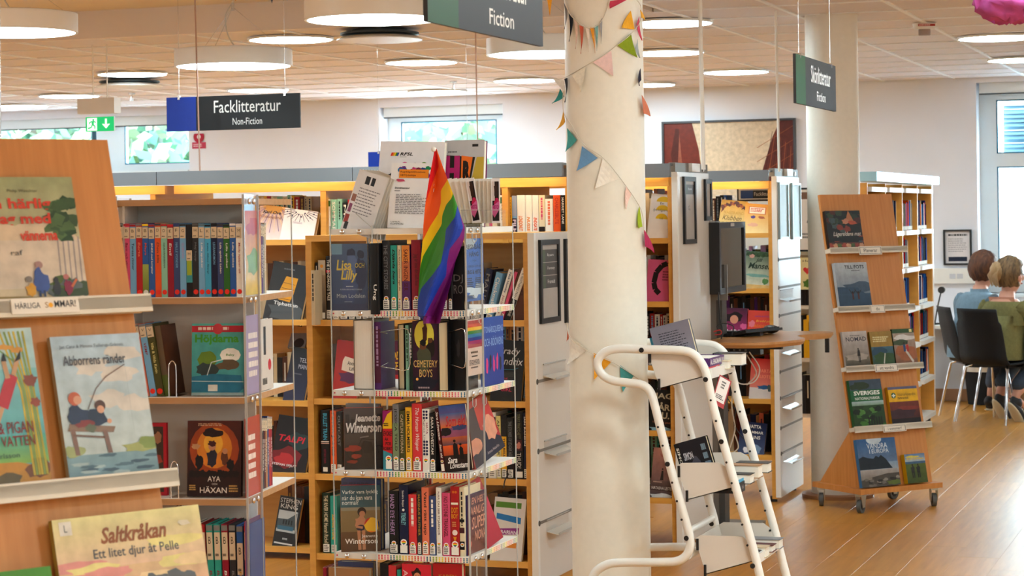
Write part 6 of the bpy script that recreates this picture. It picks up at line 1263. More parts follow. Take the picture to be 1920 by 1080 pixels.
# ---- rainbow flag
PF = Pl(MH @ Vector((0, -LH/2-.035, 0)), 0)
def zx(x, y): return (560+x/3, 240+y/3)
bound = [  # in 3x zoom coordinates: left edge ... right edge as (x at y)
    [(765, 118), (735, 280), (722, 360), (712, 430), (700, 560), (700, 600), (690, 720), (680, 820), (672, 950), (668, 1040), (672, 1060), (700, 1075)],
    [(775, 118), (782, 170), (788, 215), (760, 290), (738, 350), (714, 420)],
    [(838, 290), (800, 350), (800, 420), (786, 480), (735, 560), (700, 630)],
    [(868, 368), (860, 395), (830, 430), (808, 490), (804, 545), (770, 600), (700, 720), (682, 790)],
    [(893, 438), (880, 500), (828, 570), (822, 640), (800, 760), (750, 830), (690, 900), (671, 970)],
    [(908, 490), (926, 560), (905, 610), (850, 680), (834, 760), (830, 830), (790, 900), (700, 1075)],
    [(776, 118), (805, 200), (838, 290), (868, 368), (893, 438), (908, 485), (935, 560), (930, 625), (880, 755), (855, 880), (820, 1000), (790, 1115)]]
def xat(B, y):
    if y < B[0][1]: return None
    for (xa, ya), (xb, yb) in zip(B[:-1], B[1:]):
        if ya <= y <= yb: return xa+(xb-xa)*(y-ya)/((yb-ya) or 1)
    return -1e3
t = empty('rainbow_flag', PF.M(*([PF.hit(813, 280)[0], 0, PF.hit(813, 280)[1]]))); tag(t, 'small rainbow flag drooping from its stick in front of the rainbow carousel', 'flag'); inv = t.matrix_basis.inverted()
def fp(x, y, th=0):
    px, py = zx(x, y); xl = xat(bound[0], y); xr = xat(bound[6], y)
    if xl is None or xl < 0: xl = 700
    if xr is None or xr < 0: xr = 790
    u = (x-xl)/max(8, xr-xl); f = min(1, (y-110)/250)
    off = -.02*f*math.sin(u*math.pi*2.2+y/170)-.012*f*math.sin(u*9+y/90)+th
    a, z = PF.hit(px, py, off); return inv @ (PF.O+PF.ex*a+PF.ey*off+PF.ez*z)
rows = [118+k*(1100-118)/70 for k in range(71)]; order = [0, 1, 2, 3, 4, 5, 6]
def cuts(y):
    xl = xat(bound[0], min(y, 1074.9)); xr = xat(bound[6], min(y, 1114)); 
    if xl is None or xl < 0: xl = 700+max(0, y-1075)*2.2
    xl = min(xl, xr); cs_ = [xl]
    for k in range(1, 6):
        v = xat(bound[k], y)
        if v is None: v = xr
        elif v < 0: v = xl
        cs_.append(min(max(v, cs_[-1]), xr))
    cs_.append(xr); return cs_
for s, c in enumerate(('d82a30', 'ee6c1c', 'f2cc18', '4a9a34', '2a50b0', '8c2a86')):
    b = MB()
    for y0_, y1_ in zip(rows[:-1], rows[1:]):
        A0, A1 = cuts(y0_), cuts(y1_)
        if A0[s+1]-A0[s] < .3 and A1[s+1]-A1[s] < .3: continue
        n = 6
        for k in range(n):
            q = [(A0[s]+(A0[s+1]-A0[s])*k/n, y0_), (A0[s]+(A0[s+1]-A0[s])*(k+1)/n, y0_), (A1[s]+(A1[s+1]-A1[s])*(k+1)/n, y1_), (A1[s]+(A1[s+1]-A1[s])*k/n, y1_)]
            b.poly([fp(*v) for v in q][::-1], c, sm=True)
    o = b.build('stripe', mat('flag_cloth', attr=True, rough=.55, noise=.12, nscale=(18, 18, 18)), t)
    o['label'] = ('red', 'orange', 'yellow', 'green', 'blue', 'purple')[s]+' flag stripe'
b = MB(); b.tube([inv @ (PF.O+PF.ex*PF.hit(813, 280)[0]+PF.ey*.012+PF.ez*PF.hit(813, 280)[1]), inv @ (PF.O+PF.ex*PF.hit(803, 590)[0]+PF.ey*.03+PF.ez*PF.hit(803, 590)[1])], .004, 8); b.build('stick', WHITE, t)
b = MB(); b.ball((0, 0, 0), .0085, n=16, m=10); b.build('finial', WHITE, t)
# ================================================================ books in the cases
def filler(pl, zs, off, x0, x1, seed, place, group, hmin=.19, hmax=.24, d=.14, tmin=.014, tmax=.034, pal=None, mode='spine', sticker=.12, dark=False):
    R_ = random.Random(seed); x = x0; k = 0; pal = pal or list(CN); row = MB() if not sticker and mode == 'spine' else None; Mi = pl.M(0, off, zs)
    while x < x1-.012:
        w = min(R_.uniform(tmin, tmax), x1-x)
        if w < .008: break
        c = R_.choice(pal); tc = R_.choice(['white', 'gold', 'cream', 'light blue']) if c in ('black', 'navy', 'dark grey', 'maroon', 'dark green', 'brown', 'purple', 'crimson', 'red', 'blue', 'olive', 'green') else R_.choice(['black', 'navy', 'maroon'])
        if row is not None:
            hh_ = R_.uniform(hmin, hmax); row.box(x, x+w-.001, 0, d, 0, hh_, cname(c)); row.box(x+.001, x+w-.002, .004, d-.003, hh_-.002, hh_+.0002, 'cbb99a'); row.box(x+w*.35, x+w*.6, -.0006, 0, hh_*.4, hh_*.85, cname(tc)) if w > .02 and k % 3 == 0 else None; x += w; k += 1; continue
        book(pl.M(x, off, zs), w-.001, d, R_.uniform(hmin, hmax), c, '%s book, %s from the left, %s' % (c, ORD[k % 22], place), mode, spine_art(None, sticker=sticker, scr=tc, seed=seed*50+k, z0=.3) if mode == 'spine' else None, group, 'book'); x += w; k += 1
    if row is not None: tag(row.build('book_row', PRINT, None, Mi, kind='stuff'), 'packed row of book spines '+place, 'books')
dk = ['black', 'dark grey', 'brown', 'navy', 'maroon', 'dark grey', 'black', 'tan', 'beige', 'dark green']
br = ['brown', 'tan', 'beige', 'dark grey', 'black', 'brown', 'cream', 'grey']
S = lambda pl, px, off=.02: pl.hit(px, 600, off)[0]
oA = .025
# low case A, tier 1..4
spines(PA, zA[0], oA, .15, [(592, 596, 492, 'black', '', 'white', {}), (597, 610.5, 488, 'tan', 'ABSOLUTION', 'beige', {'bands': ((.05, .62, '2c2622'), (.62, .8, '8a7258')), 'art': lambda A: (A.rect(0, 0, 1, .75, '4a3c34', 'b8a894'), A.rect(0, .75, 1, 1, 'c8bca8'), A.ell(.5, .9, .22, c='d89a2c'), A.text('ABSOLUTION', .3, .28, .7, .6, 'a89a8a', 1), A.rect(.1, .02, .9, .12, 'efece4'))}), (611, 621, 480, 'black', "THE HANDMAID'S TALE", 'white', {'bands': ((.74, .78, 'c82040'),)})],
       'low case top shelf, left end', 'books on the top shelf of the low case')
book(PA.M(S(PA, 584, -.05), -.05, zA[0]-.02), .018, .12, .235, 'beige', 'slim pale spine sticking out past the left upright of the low case', 'spine', spine_art(None, scr='black', sticker=0))
filler(PA, zA[0], oA, S(PA, 622.5), S(PA, 902), 11, 'top low case shelf behind the rainbow carousel', 'books behind the rainbow carousel on the top shelf', pal=dk+['white', 'blue'], tmin=.024, tmax=.045)
def leaning(pl, px0, yt, zs, w, h, ang, c, lab, title, tc, off=oA, art=None, d=.14):
    a, _ = pl.hit(px0, 590, off); book(pl.M(a, off, zs, lean=math.radians(ang)), w, d, h, c, lab, 'spine', art or spine_art(title, tc, sticker=.12, z0=.2, z1=.9))
leaning(PA, 892, 490, zA[0]+.0, .03, .225, 13, 'navy', 'navy leaning book, leftmost of the slanted books right of the rainbow carousel', 'MALICE', 'grey')
leaning(PA, 909, 490, zA[0]+.0, .03, .21, 15, 'light blue', 'light blue leaning book right of the rainbow carousel', 'Clockmaker', 'white')
leaning(PA, 926, 484, zA[0], .022, .225, 18, 'white', 'white leaning book with red and blue title right of the rainbow carousel', '', 'navy', art=lambda A: (A.text('Nick Hornby', .25, .55, .75, .95, '24407a', 1, .02), A.text('Just Like You', .25, .15, .75, .5, 'b02848', 1, .02)))
leaning(PA, 937, 486, zA[0], .012, .215, 19, 'pink', 'thin pink leaning book right of the white one', '', 'maroon')
leaning(PA, 945, 486, zA[0], .026, .235, 21, 'white', 'white and black leaning book, rightmost of the slanted books', '', 'white', art=lambda A: (A.rect(0, 0, 1, .42, '1b1a1d'), A.text('THE NOTHING MAN', .3, .44, .7, .98, '4a4a4e', 1), A.text('CATHERINE', .3, .1, .75, .4, 'e8e4de', 1)))
fb(PA, 958, 984, 505, 592, .03, .03, 'brown', 'brown cover leaning against the right upright of the low case, top shelf', lambda A: A.text('NO', .4, .5, .8, .6, '4a2c1c'), zs=zA[0], lean=4)
# tier 2
fb(PA, 622, 668, 636, 738, .02, .03, 'red', 'red leaning novel with ticket shaped label behind the left acrylic panel', lambda A: (A.rect(0, 0, 1, 1, 'c83428', 'b0202c'), A.blob(.65, .4, .45, .1, '6a2a6a', 3), A.poly([(.28, .5), (.9, .46), (1, .58), (.95, .7), (.38, .74), (.3, .66)], 'e8e0d4'), A.text('Another', .5, .6, .97, .67, '2a2422', bold=.02), A.text('Life', .6, .51, .85, .57, '2a2422', bold=.02), A.scrib(.1, .08, .6, .13, 'e8a898', 2)), zs=zA[1], lean=7)
fb(PA, 716, 752, 640, 733, .02, .03, 'purple', 'purple and red novel with yellow title seen through the rainbow carousel', lambda A: (A.rect(0, 0, 1, 1, 'c02430'), A.rect(0, .42, 1, 1, '6a1e48'), A.text('BLOD', .1, .68, .95, .82, 'e8c030', bold=.02, shear=.15), A.text('SYSTER', .1, .5, .98, .64, 'e8c030', bold=.02, shear=.15), A.scrib(.1, .88, .8, .92, 'c8a0b0', 1), A.scrib(.2, .2, .8, .25, '3a1418', 1)), zs=zA[1], back=4)
filler(PA, zA[1], .19, S(PA, 598, .19), S(PA, 900, .19), 12, 'at the back of the second shelf of the low case', 'dim books at the back of the second shelf', pal=br, sticker=0, tmin=.03, tmax=.05)
def grady(A): A.rect(0, 0, 1, 1, '17161a'); A.text('Grady', .12, .74, .86, .88, 'd8d8da', bold=.0, shear=.2); A.text('Hendrix', .02, .6, .97, .72, 'd8d8da', bold=0, shear=.2); A.line([(.3, .52), (.7, .53), (.84, .56)], .02, '3a7a8a'); A.blob(.5, .45, .3, .05, '3a3a34', 3); A.text('THE', .38, .36, .52, .39, 'd83a6a'); A.text('FINAL', .28, .26, .78, .33, 'd83a6a'); A.text('GIRL', .32, .17, .68, .24, 'd83a6a')
fb(PA, 918, 976, 637, 738, .03, .02, 'black', 'black horror novel with thin white author lettering on the second shelf of the low case', grady, zs=zA[1], back=8, lean=3)
b = MB(); b.box(0, .2, 0, .12, 0, .05); 
zz = PA.hit(950, 633, .17)[1]
filler(PA, zA[1]+.0, .19, S(PA, 934, .19), S(PA, 986, .19), 14, 'seen over the black horror novel', 'back row books over the black horror novel', hmin=zz-zA[1]+.045, hmax=zz-zA[1]+.065, pal=['red', 'grey', 'white', 'tan', 'cream', 'light blue'])
# tier 3
spines(PA, zA[2], oA, .15, [(601, 618, 769, 'black', 'BULLET TRAIN', 'sky blue', {'st': .09, 'z0': .52, 'z1': .96, 'bands': ((.49, .51, 'f0e8e0'), (.46, .485, 'd8b0a8')), 'art': lambda A: (A.text('BULLET TRAIN', .3, .53, .75, .95, '5ab4d0', 1, .02), A.rect(.05, .47, .95, .485, 'e8c0b0'), A.rect(.05, .495, .95, .51, 'f0e8e0'), A.text('KOTARO ISAKA', .35, .16, .6, .38, 'a02050', 1), A.rect(.25, .03, .75, .1, 'efece4'))}),
    (619, 630.5, 770, 'orange', 'PETER JAMES', 'black', {'bold': .03, 'z0': .28, 'z1': .97, 'x0': .18, 'x1': .7}), (631, 641, 772, 'black', 'OUTCAST', 'grey', {'z0': .45})], 'third shelf of the low case', 'books on the third shelf of the low case')
filler(PA, zA[2], oA, S(PA, 642), S(PA, 906), 15, 'third low case shelf behind the rainbow carousel', 'books behind the rainbow carousel on the third shelf', pal=dk, tmin=.024, tmax=.045)
spines(PA, zA[2], oA, .15, [(907, 914, 776, 'dark grey', '', 'white', {}), (914.5, 930, 773, 'white', 'Nobody', 'grey', {'bands': ((.86, .93, '2a2a2c'),)}), (930.5, 939, 780, 'pale yellow', 'ANNE PERRY', 'dark grey', {}), (939.5, 950, 778, 'black', 'THE BELL JAR', 'black', {'bands': ((.13, .66, 'yellow'),), 'bold': .03, 'z0': .2, 'z1': .64}), (950.5, 963, 783, 'black', 'THE STORIES OF EDGAR ALLAN', 'grey', {}),
    (964, 981, 772, 'black', 'THUD!', 'white', {'art': lambda A: (A.text('TERRY PRATCHETT', .35, .6, .7, .97, '8a8a6a', 1), A.rect(.15, .42, .85, .58, '5a2a30'), A.blob(.5, .5, .25, .05, 'c88a7a', 3), A.text('THUD!', .3, .16, .75, .39, 'e0dcd6', 1), A.rect(.1, .02, .9, .11, 'efece4'))}), (981.5, 987, 774, 'navy', 'IAN RANKIN', 'white', {'bold': .03, 'z0': .5})],
    'low case third shelf, right part', 'books on the third shelf of the low case')
filler(PA, zA[2], .2, S(PA, 930, .2), S(PA, 985, .2), 16, 'peeping over the right part of the third shelf', 'back row books over the third shelf', hmin=.262, hmax=.275, pal=['pink', 'teal', 'red', 'lilac', 'purple', 'maroon'])
# tier 4
spines(PA, zA[3], oA, .15, [(604, 619, 924, 'dark green', 'THE RIVER HOME Hannah Richell', 'cream', {'z0': .16, 'z1': .96}), (619.5, 632, 930, 'teal', 'SOMETHING TO EXPIRE', 'yellow', {'z0': .24, 'z1': .68, 'bold': .03})], 'lowest shelf of the low case', 'books on the lowest shelf of the low case')
filler(PA, zA[3], oA, S(PA, 634), S(PA, 905), 17, 'lowest low case shelf behind the rainbow carousel', 'books behind the rainbow carousel on the lowest shelf', pal=dk, tmin=.024, tmax=.045)
filler(PA, zA[3], .19, S(PA, 907, .19), S(PA, 990, .19), 18, 'behind the white striped book, lowest shelf', 'dim books behind the white striped book', pal=['brown', 'dark grey', 'black', 'tan'], hmin=.25, hmax=.27, sticker=0)
fb(PA, 918, 977, 934, 1040, .02, .02, 'white', 'white book crossed by green, blue and violet stripes, lowest low case shelf', lambda A: (A.rect(0, 0, 1, 1, 'e6e2de'), A.rect(.05, .84, .86, .93, '6a9a2c'), A.poly([(.1, .66), (.1, .75), (.88, .7), (.88, .6)], '2a8ac8'), A.poly([(.05, .4), (.05, .5), (.84, .54), (.84, .44)], 'a02c98'), A.text('LIBRARIAN', .08, .435, .78, .49, 'f0e8f0', bold=.02), A.rect(.1, .22, .8, .3, 'e8a040')), zs=zA[3], back=9, lean=3)
cable([(954, 888), (947, 900), (944, 915)], 8.75, .003, '18181a', 'short black wire hanging below the third shelf of the low case')

# row B, left section (between the two carousels)
def kove(A):
    A.rect(0, 0, 1, 1, 'e4d8d8', 'b89a90'); A.ell(.5, 1.0, .4, .22, 'c89a4a')
    for k in range(15): a = math.pi*(k+.5)/15; A.line([(.5+.3*math.cos(a), 1-.25*math.sin(a)), (.5+.8*math.cos(a), max(.2, 1-.75*math.sin(a)))], .022, '8a76a0' if k % 2 else 'e8c8a8')
    A.text('Karl Ove', .14, .77, .8, .86, '2a241e', bold=.02, shear=.3); A.text('Knausgård', .05, .62, .85, .73, 'a87a5a', bold=.0, shear=.3)
fb(PB, 476, 528, 382, 447, .03, .03, 'white', 'cover with golden sunburst on the lit top shelf between the two carousels', kove, zs=zB[0], back=12, lean=7)
def kove2(A):
    A.rect(0, 0, 1, 1, 'e6e2e4')
    for k in range(13): a = math.pi*(k+.5)/13; A.line([(.5+.2*math.cos(a), 1-.14*math.sin(a)), (.5+.6*math.cos(a), 1-.38*math.sin(a))], .014, '3a3664')
    for k in range(10): A.ell(.08+.09*k, .9-.06*(k % 3), .022, c='3a3668')
    A.scrib(.3, .55, .7, .62, 'c8c4d0', 2)
fb(PB, 524, 586, 389, 447, .03, .03, 'white', 'white cover with dark blue ornaments on the lit top shelf left of the low case', kove2, zs=zB[0], back=12, lean=7)
filler(PB, zB[0], .2, S(PB, 470, .2), S(PB, 588, .2), 21, 'behind the ornament covers on the lit top shelf', 'back row books on the lit top shelf', pal=['mint green', 'yellow', 'cream', 'brown', 'beige', 'red'], hmin=.2, hmax=.215)
def tip(A): A.rect(0, 0, 1, 1, '3a3a3e', '26262a'); A.blob(.6, .2, .5, .15, '5a5e62', 3); A.poly([(.3, .38), (.28, .5), (.4, .78), (.72, .77), (.68, .5), (.62, .36)], 'd8a020'); [A.line([(.3+.02*k, .4+.09*k), (.68, .4+.085*k)], .012, '6a4a18') for k in range(4)]; A.text('Tiphatten', .2, .27, .85, .35, 'd8d8d8', bold=.02); A.scrib(.3, .88, .7, .92, '7a7a7e', 1)
fb(PB, 492, 562, 488, 597, .03, .03, 'dark grey', 'dark cover with a yellow crate leaning on the second shelf left of the low case', tip, zs=zB[1], back=10, lean=9)
filler(PB, zB[1], .2, S(PB, 480, .2), S(PB, 590, .2), 22, 'behind the crate cover left of the low case', 'back row books on the second shelf', pal=br, hmin=.26, hmax=.275, sticker=0)
fb(PB, 530, 569, 650, 748, .03, .03, 'navy', 'dark blue night sky cover on the third shelf left of the low case', lambda A: (A.rect(0, 0, 1, 1, '3a3c5c', '14151c'), A.text('TEL', .45, .74, .8, .82, 'b8b8c0'), A.text('MAN', .45, .62, .85, .7, 'b8b8c0'), A.scrib(.3, .5, .8, .54, '6a6a74', 1)), zs=zB[2], back=10, lean=8)
filler(PB, zB[2], .2, S(PB, 500, .2), S(PB, 590, .2), 23, 'behind the night sky cover, third shelf', 'back row books on the third shelf', pal=br, sticker=0)
book(PB.M(S(PB, 545, .16), .12, zB[2]+.245, back=math.radians(35)), .09, .015, .08, 'grey', 'grey cover lying on top of the back row books, third shelf', 'face', lambda A: A.ell(.6, .3, .3, c='3a3a3c'))
def talpi(A): A.rect(0, 0, 1, 1, '2a1014', '14161c'); A.blob(.4, .3, .45, .18, '8a1c24', 3); A.blob(.35, .25, .25, .1, 'c03a3c', 5); A.blob(.7, .6, .3, .15, '2c4a4c', 6); A.text('TALPI', .1, .56, .85, .67, 'd82440', bold=.02, shear=.2); A.text('STEFAN SPJUT', .02, .13, .72, .18, 'e8e4e4', bold=.02, shear=.1)
fb(PB, 505, 571, 778, 880, .03, .03, 'black', 'dark red smoke cover on the fourth shelf left of the low case', talpi, zs=zB[3], back=10, lean=7)
filler(PB, zB[3], .2, S(PB, 500, .2), S(PB, 592, .2), 24, 'behind the red smoke cover, fourth shelf', 'back row books on the fourth shelf', pal=dk, sticker=0)
def sk(A): A.rect(0, 0, 1, 1, '222024'); A.text('STEPHEN', .05, .87, .97, .96, 'd8d4d0'); A.text('KING', .1, .76, .85, .85, 'd8d4d0'); A.rect(.06, .3, .9, .72, 'c0c4c4'); A.poly([(.06, .36), (.06, .55), (.5, .56), (.88, .7), (.88, .36)], '5a6468'); A.rect(.1, .34, .8, .42, '4a7a90'); [A.rect(.3+.12*k, .45, .36+.12*k, .54, '2a3034') for k in range(4)]; A.rect(.06, .06, .88, .09, 'd8d8d8'); A.scrib(.4, .14, .7, .2, 'b8b8b8', 1)
fb(PB, 510, 552, 930, 1026, .03, .03, 'black', 'black cover with a grey street picture on the lowest shelf left of the low case', sk, zs=zB[4], back=10, lean=7)
filler(PB, zB[4], .14, S(PB, 535, .14), S(PB, 594, .14), 25, 'behind the street picture cover, lowest shelf', 'back row books on the lowest shelf', pal=['brown', 'brown', 'dark grey', 'tan'], hmin=.26, hmax=.28, sticker=0)
# row B above the low case
oB = .03
spines(PB, zB[0], oB, .15, [(610, 620, 374, 'white', 'K', 'black', {'z0': .5, 'z1': .6, 'bands': ((.82, .97, 'green'),), 'rot': 0, 'st': 0}), (620.5, 632, 374, 'mint green', 'SOMMAR', 'white', {'z0': .2}), (632.5, 642, 373, 'mint green', '', 'dark green', {}), (642.5, 652, 380, 'black', 'MO', 'white', {}), (652.5, 660, 374, 'red', '', 'white', {})],
       'lit shelf behind the programme sheets', 'books on the lit shelf above the low case')
for _a, _b, _s in ((661, 706, 31), (900, 936, 32)): filler(PB, zB[0], oB, S(PB, _a), S(PB, _b), _s, 'lit shelf '+('left' if _s == 31 else 'right')+' of the brochures', 'books beside the brochures on the lit shelf', pal=['red', 'white', 'orange', 'cream', 'pink', 'navy'], hmin=.18, hmax=.2)
spines(PB, zB[0], oB, .15, [(938, 946, 366, 'white', '', 'grey', {'bands': ((.8, .95, 'green'),)}), (946.5, 954, 372, 'cream', '', 'tan', {}), (954.5, 960, 370, 'yellow', '', 'brown', {}), (960.5, 969, 367, 'light blue', 'FILM', 'navy', {'art': lambda A: (A.rect(0, 0, 1, .45, '3a2448'), A.text('FILM', .15, .08, .85, .42, 'e8dce8', 1, .03), A.rect(0, .5, 1, 1, 'a8b4c8'))}),
    (969.5, 985, 366, 'white', '', 'orange', {'art': lambda A: A.text('LONDONUT', .2, .14, .7, .5, 'e88a20', 1, .04, .2), 'd': .16}), (985.5, 998, 366, 'white', '', 'orange', {'art': lambda A: A.text('NUSSE', .2, .12, .7, .48, 'e8a060', 1, .04, .2)}), (998.5, 1010, 366, 'white', '', 'orange', {'art': lambda A: A.text('ENDGATE', .2, .14, .75, .46, 'e86a30', 1, .04, .2)}),
    (1010.5, 1022, 366, 'cream', '', 'pink', {'bands': ((.02, .24, '2a1a1c'),)}), (1022.5, 1037, 373, 'white', '', 'salmon', {}), (1037.5, 1051, 366, 'orange', 'CHARLESBUTE', 'red', {}), (1051.5, 1060, 366, 'black', 'HARRIET LANE', 'white', {}), (1060.5, 1076, 368, 'beige', '', 'brown', {})],
    'lit shelf between brochures and bunting pillar', 'books on the lit shelf left of the bunting pillar', sticker=0)
# case C
def flat(c, *ops):
    return lambda A: [A.rect(0, 0, 1, 1, c)]+[o(A) for o in ops]
fb(PC, 1212, 1256, 362, 444, .03, .03, 'white', 'white cover with three yellow flower shapes on the lit shelf right of the bunting pillar', flat('ece8e2', lambda A: [A.ell(.55, .83-.19*k, .3-.02*k, .12, 'e8c81c', a0=0, a1=180, n=16) for k in range(3)], lambda A: (A.text('En', .42, .77, .58, .82, '2a2a24'), A.text('lyckligare', .15, .6, .8, .68, '6a6658', shear=.3), A.text('tid', .45, .44, .6, .49, '8a8a60'))), zs=zC[0], back=10, lean=5)
filler(PC, zC[0], .18, S(PC, 1205, .18), S(PC, 1258, .18), 41, 'behind the yellow flower cover', 'books behind the yellow flower cover', pal=['brown', 'yellow', 'cream'], sticker=0)
fb(PC, 1210, 1258, 486, 562, .03, .03, 'pink', 'pink cover with a black banana shape right of the bunting pillar', flat('d06a90', lambda A: A.line([(.75, .92), (.55, .86), (.35, .7), (.28, .45), (.35, .3), (.52, .2)], .2, '241820'), lambda A: A.line([(.68, .91), (.85, .94)], .04, '241820'), lambda A: A.scrib(.6, .5, .9, .75, '8a3a5a', 4)), zs=zC[1], back=8, lean=3)
filler(PC, zC[1], .16, S(PC, 1205, .16), S(PC, 1258, .16), 42, 'in the dim row above the pink banana cover', 'dim books above the pink banana cover', pal=['white', 'black', 'olive', 'light blue', 'dark grey'], hmin=.2, hmax=.225, sticker=0)
filler(PC, zC[2]+.06, .14, S(PC, 1205, .14), S(PC, 1260, .14), 43, 'raised back row under the pink banana cover', 'colourful back row under the pink banana cover', pal=['red', 'teal', 'pink', 'green', 'white', 'black'], hmin=.17, hmax=.19)
filler(PC, zC[2], .03, S(PC, 1205), S(PC, 1260), 44, 'on the third shelf right of the bunting pillar', 'front row on the third shelf right of the bunting pillar', pal=['dark grey', 'crimson', 'pink', 'black', 'maroon'], hmin=.12, hmax=.2)
fb(PC, 1216, 1262, 730, 806, .03, .03, 'black', 'dark cover with big cream capitals behind the trolley', flat('26282a', lambda A: (A.text('JAG', .12, .74, .85, .92, 'c8c0a8', bold=.03), A.text('GÅR', .05, .5, .8, .7, 'c8c0a8', bold=.03), A.text('NU.', .2, .3, .8, .46, 'c8c0a8', bold=.03), A.text('TACK SA JAG', .12, .18, .85, .23, 'c8886a'), A.blob(.5, .05, .45, .06, '9ac0d0', 3))), zs=zC[3], back=8, lean=4)
filler(PC, zC[3], .17, S(PC, 1205, .17), S(PC, 1260, .17), 45, 'behind the cream capitals cover', 'dim books behind the cream capitals cover', pal=dk, sticker=0, hmin=.22, hmax=.24)
def vad(A): A.rect(0, 0, 1, 1, '4a4a52', 'c89080'); A.rect(0, .15, 1, .35, '4a3c3c', '7a6460'); A.text('VÄNTAN', .3, .82, .9, .9, 'a04838'); A.ell(.45, .58, .035, c='2a2626'); A.poly([(.38, .36), (.42, .55), (.49, .55), (.52, .36)], '34302e'); A.text('NATASHA LESTER', .05, .17, .97, .23, 'e8e0da', bold=.01); A.blob(.5, .04, .5, .06, 'd8e0e4', 3); A.scrib(.1, .3, .6, .34, 'c8a898', 1)
fb(PC, 1218, 1262, 840, 938, .03, .03, 'brown', 'dusky pink cover with a lone standing woman at the bottom right of the pillar', vad, zs=zC[4], back=8, lean=4, paint=True)
filler(PC, zC[4]+.04, .15, S(PC, 1205, .15), S(PC, 1262, .15), 46, 'above the dusky pink cover', 'teal back row above the dusky pink cover', pal=['teal', 'mint green', 'white', 'dark green'], hmin=.25, hmax=.27)
# case D
def jul(A): A.rect(0, 0, 1, 1, 'e8dca0', 'c8941c'); [A.blob(.1+.1*k, .93-.03*abs(k-4), .09, .06, ('7a3a1c', 'a8581c', '5a2a18')[k % 3], k, 10, .6) for k in range(9)]; A.blob(.08, .75, .1, .1, '6a3418', 3, 10, .6); A.text('VÄSTRAND', .15, .6, .92, .7, 'c09a40'); A.text('Klubben', .12, .42, .85, .56, '4a3a18', bold=.0, shear=.35); A.text('för lyckliga slut', .1, .28, .85, .38, '8a7438', shear=.3)
fb(PD, 1345, 1394, 373, 440, .03, .03, 'yellow', 'golden cover with autumn leaves above the computer screen', jul, zs=zD if 0 else 1.488, back=10, lean=6, paint=True)
def ak(A): A.rect(0, 0, 1, 1, 'ece0b0', 'd89a20'); A.rect(.12, .66, .66, .9, 'c87a50'); A.rect(.15, .68, .63, .88, 'efe6d0'); A.scrib(.18, .72, .6, .86, 'c0504a', 3, 2, fill=.7); A.blob(.28, .56, .08, .05, '6a5a9a', 3); A.blob(.55, .56, .1, .05, 'b07050', 4); A.rect(.8, .35, 1, .8, 'f0ece0'); A.blob(.3, .3, .15, .06, 'e0b8a0', 5)
fb(PD, 1392, 1452, 380, 440, .03, .03, 'yellow', 'amber cover with a cream label on the lit shelf left of the leaflet pockets', ak, zs=1.488, back=10, lean=5)
spines(PD, 1.488, .16, .14, [(1335, 1342, 372, 'brown', '', 'cream', {'st': 0}), (1342.5, 1350, 368, 'black', '', 'grey', {'st': 0}), (1350.5, 1357, 366, 'dark grey', '', 'white', {'st': 0}), (1357.5, 1363, 366, 'blue', '', 'white', {'st': 0})], 'back row above the computer screen', 'back row books above the computer screen')
def man(A): A.rect(0, 0, 1, 1, 'd8dcc8', '4a6a50'); [A.blob(.1+.09*k, .92, .09, .06, ('2c4a2a', '3a5c34')[k % 2], k, 10, .5) for k in range(10)]; A.blob(.22, .87, .1, .05, 'c89a8a', 3); A.text('Jill', .35, .7, .6, .82, '1e3a2c', bold=.02, shear=.3); A.text('Mansell', .12, .54, .95, .7, '1e3a2c', bold=.02, shear=.3); A.blob(.5, .36, .4, .05, '7aa8a0', 4); A.blob(.75, .22, .1, .08, '5a8a50', 6); A.rect(0, .02, 1, .12, 'd8b878')
fb(PD, 1393, 1447, 470, 541, .03, .03, 'green', 'pale green cover with dark script beside the computer screen', man, zs=1.182, back=9, lean=4, paint=True)
filler(PD, 1.182, .18, S(PD, 1380, .18), S(PD, 1450, .18), 51, 'behind the pale green script cover', 'back row behind the pale green script cover', pal=['dark grey', 'olive', 'black', 'lilac'], sticker=0)
def lara(A): A.rect(0, 0, 1, 1, 'c04a8a', '5a2444'); A.blob(.5, .75, .35, .14, '2a1420', 3); A.ell(.5, .68, .16, .12, 'd8a088'); A.blob(.1, .5, .15, .08, 'e07aa8', 5); A.blob(.9, .5, .15, .08, 'd870a0', 6); A.text('LARA', .25, .26, .8, .4, 'f0e4ec', bold=.02); A.text('AVERY', .2, .1, .8, .22, 'f0e4ec', bold=.02)
fb(PD, 1350, 1398, 577, 643, .03, .03, 'pink', 'pink portrait cover behind the table cables', lara, zs=.876, back=9, lean=2)
fb(PD, 1400, 1452, 582, 643, .03, .03, 'coral red', 'coral cover with orange capitals behind the mouse', flat('d85a4c', lambda A: (A.text('KARIN ALVTEGEN', .25, .8, .85, .85, '7a4aa0'), A.text('Bredd på', .3, .64, .8, .72, 'e8c040', shear=.2), A.text('RÄDDENDE', .15, .5, .9, .59, 'e89a30'), A.text('KULLEN', .25, .37, .8, .46, 'e89a30'), A.blob(.15, .6, .12, .1, 'e08a9a', 3))), zs=.876, back=9, lean=2)
filler(PD, .876, .17, S(PD, 1340, .17), S(PD, 1452, .17), 52, 'in the dim row above the pink portrait cover', 'dim row above the pink portrait cover', pal=['dark grey', 'brown', 'black', 'purple'], sticker=0, hmin=.24, hmax=.26)
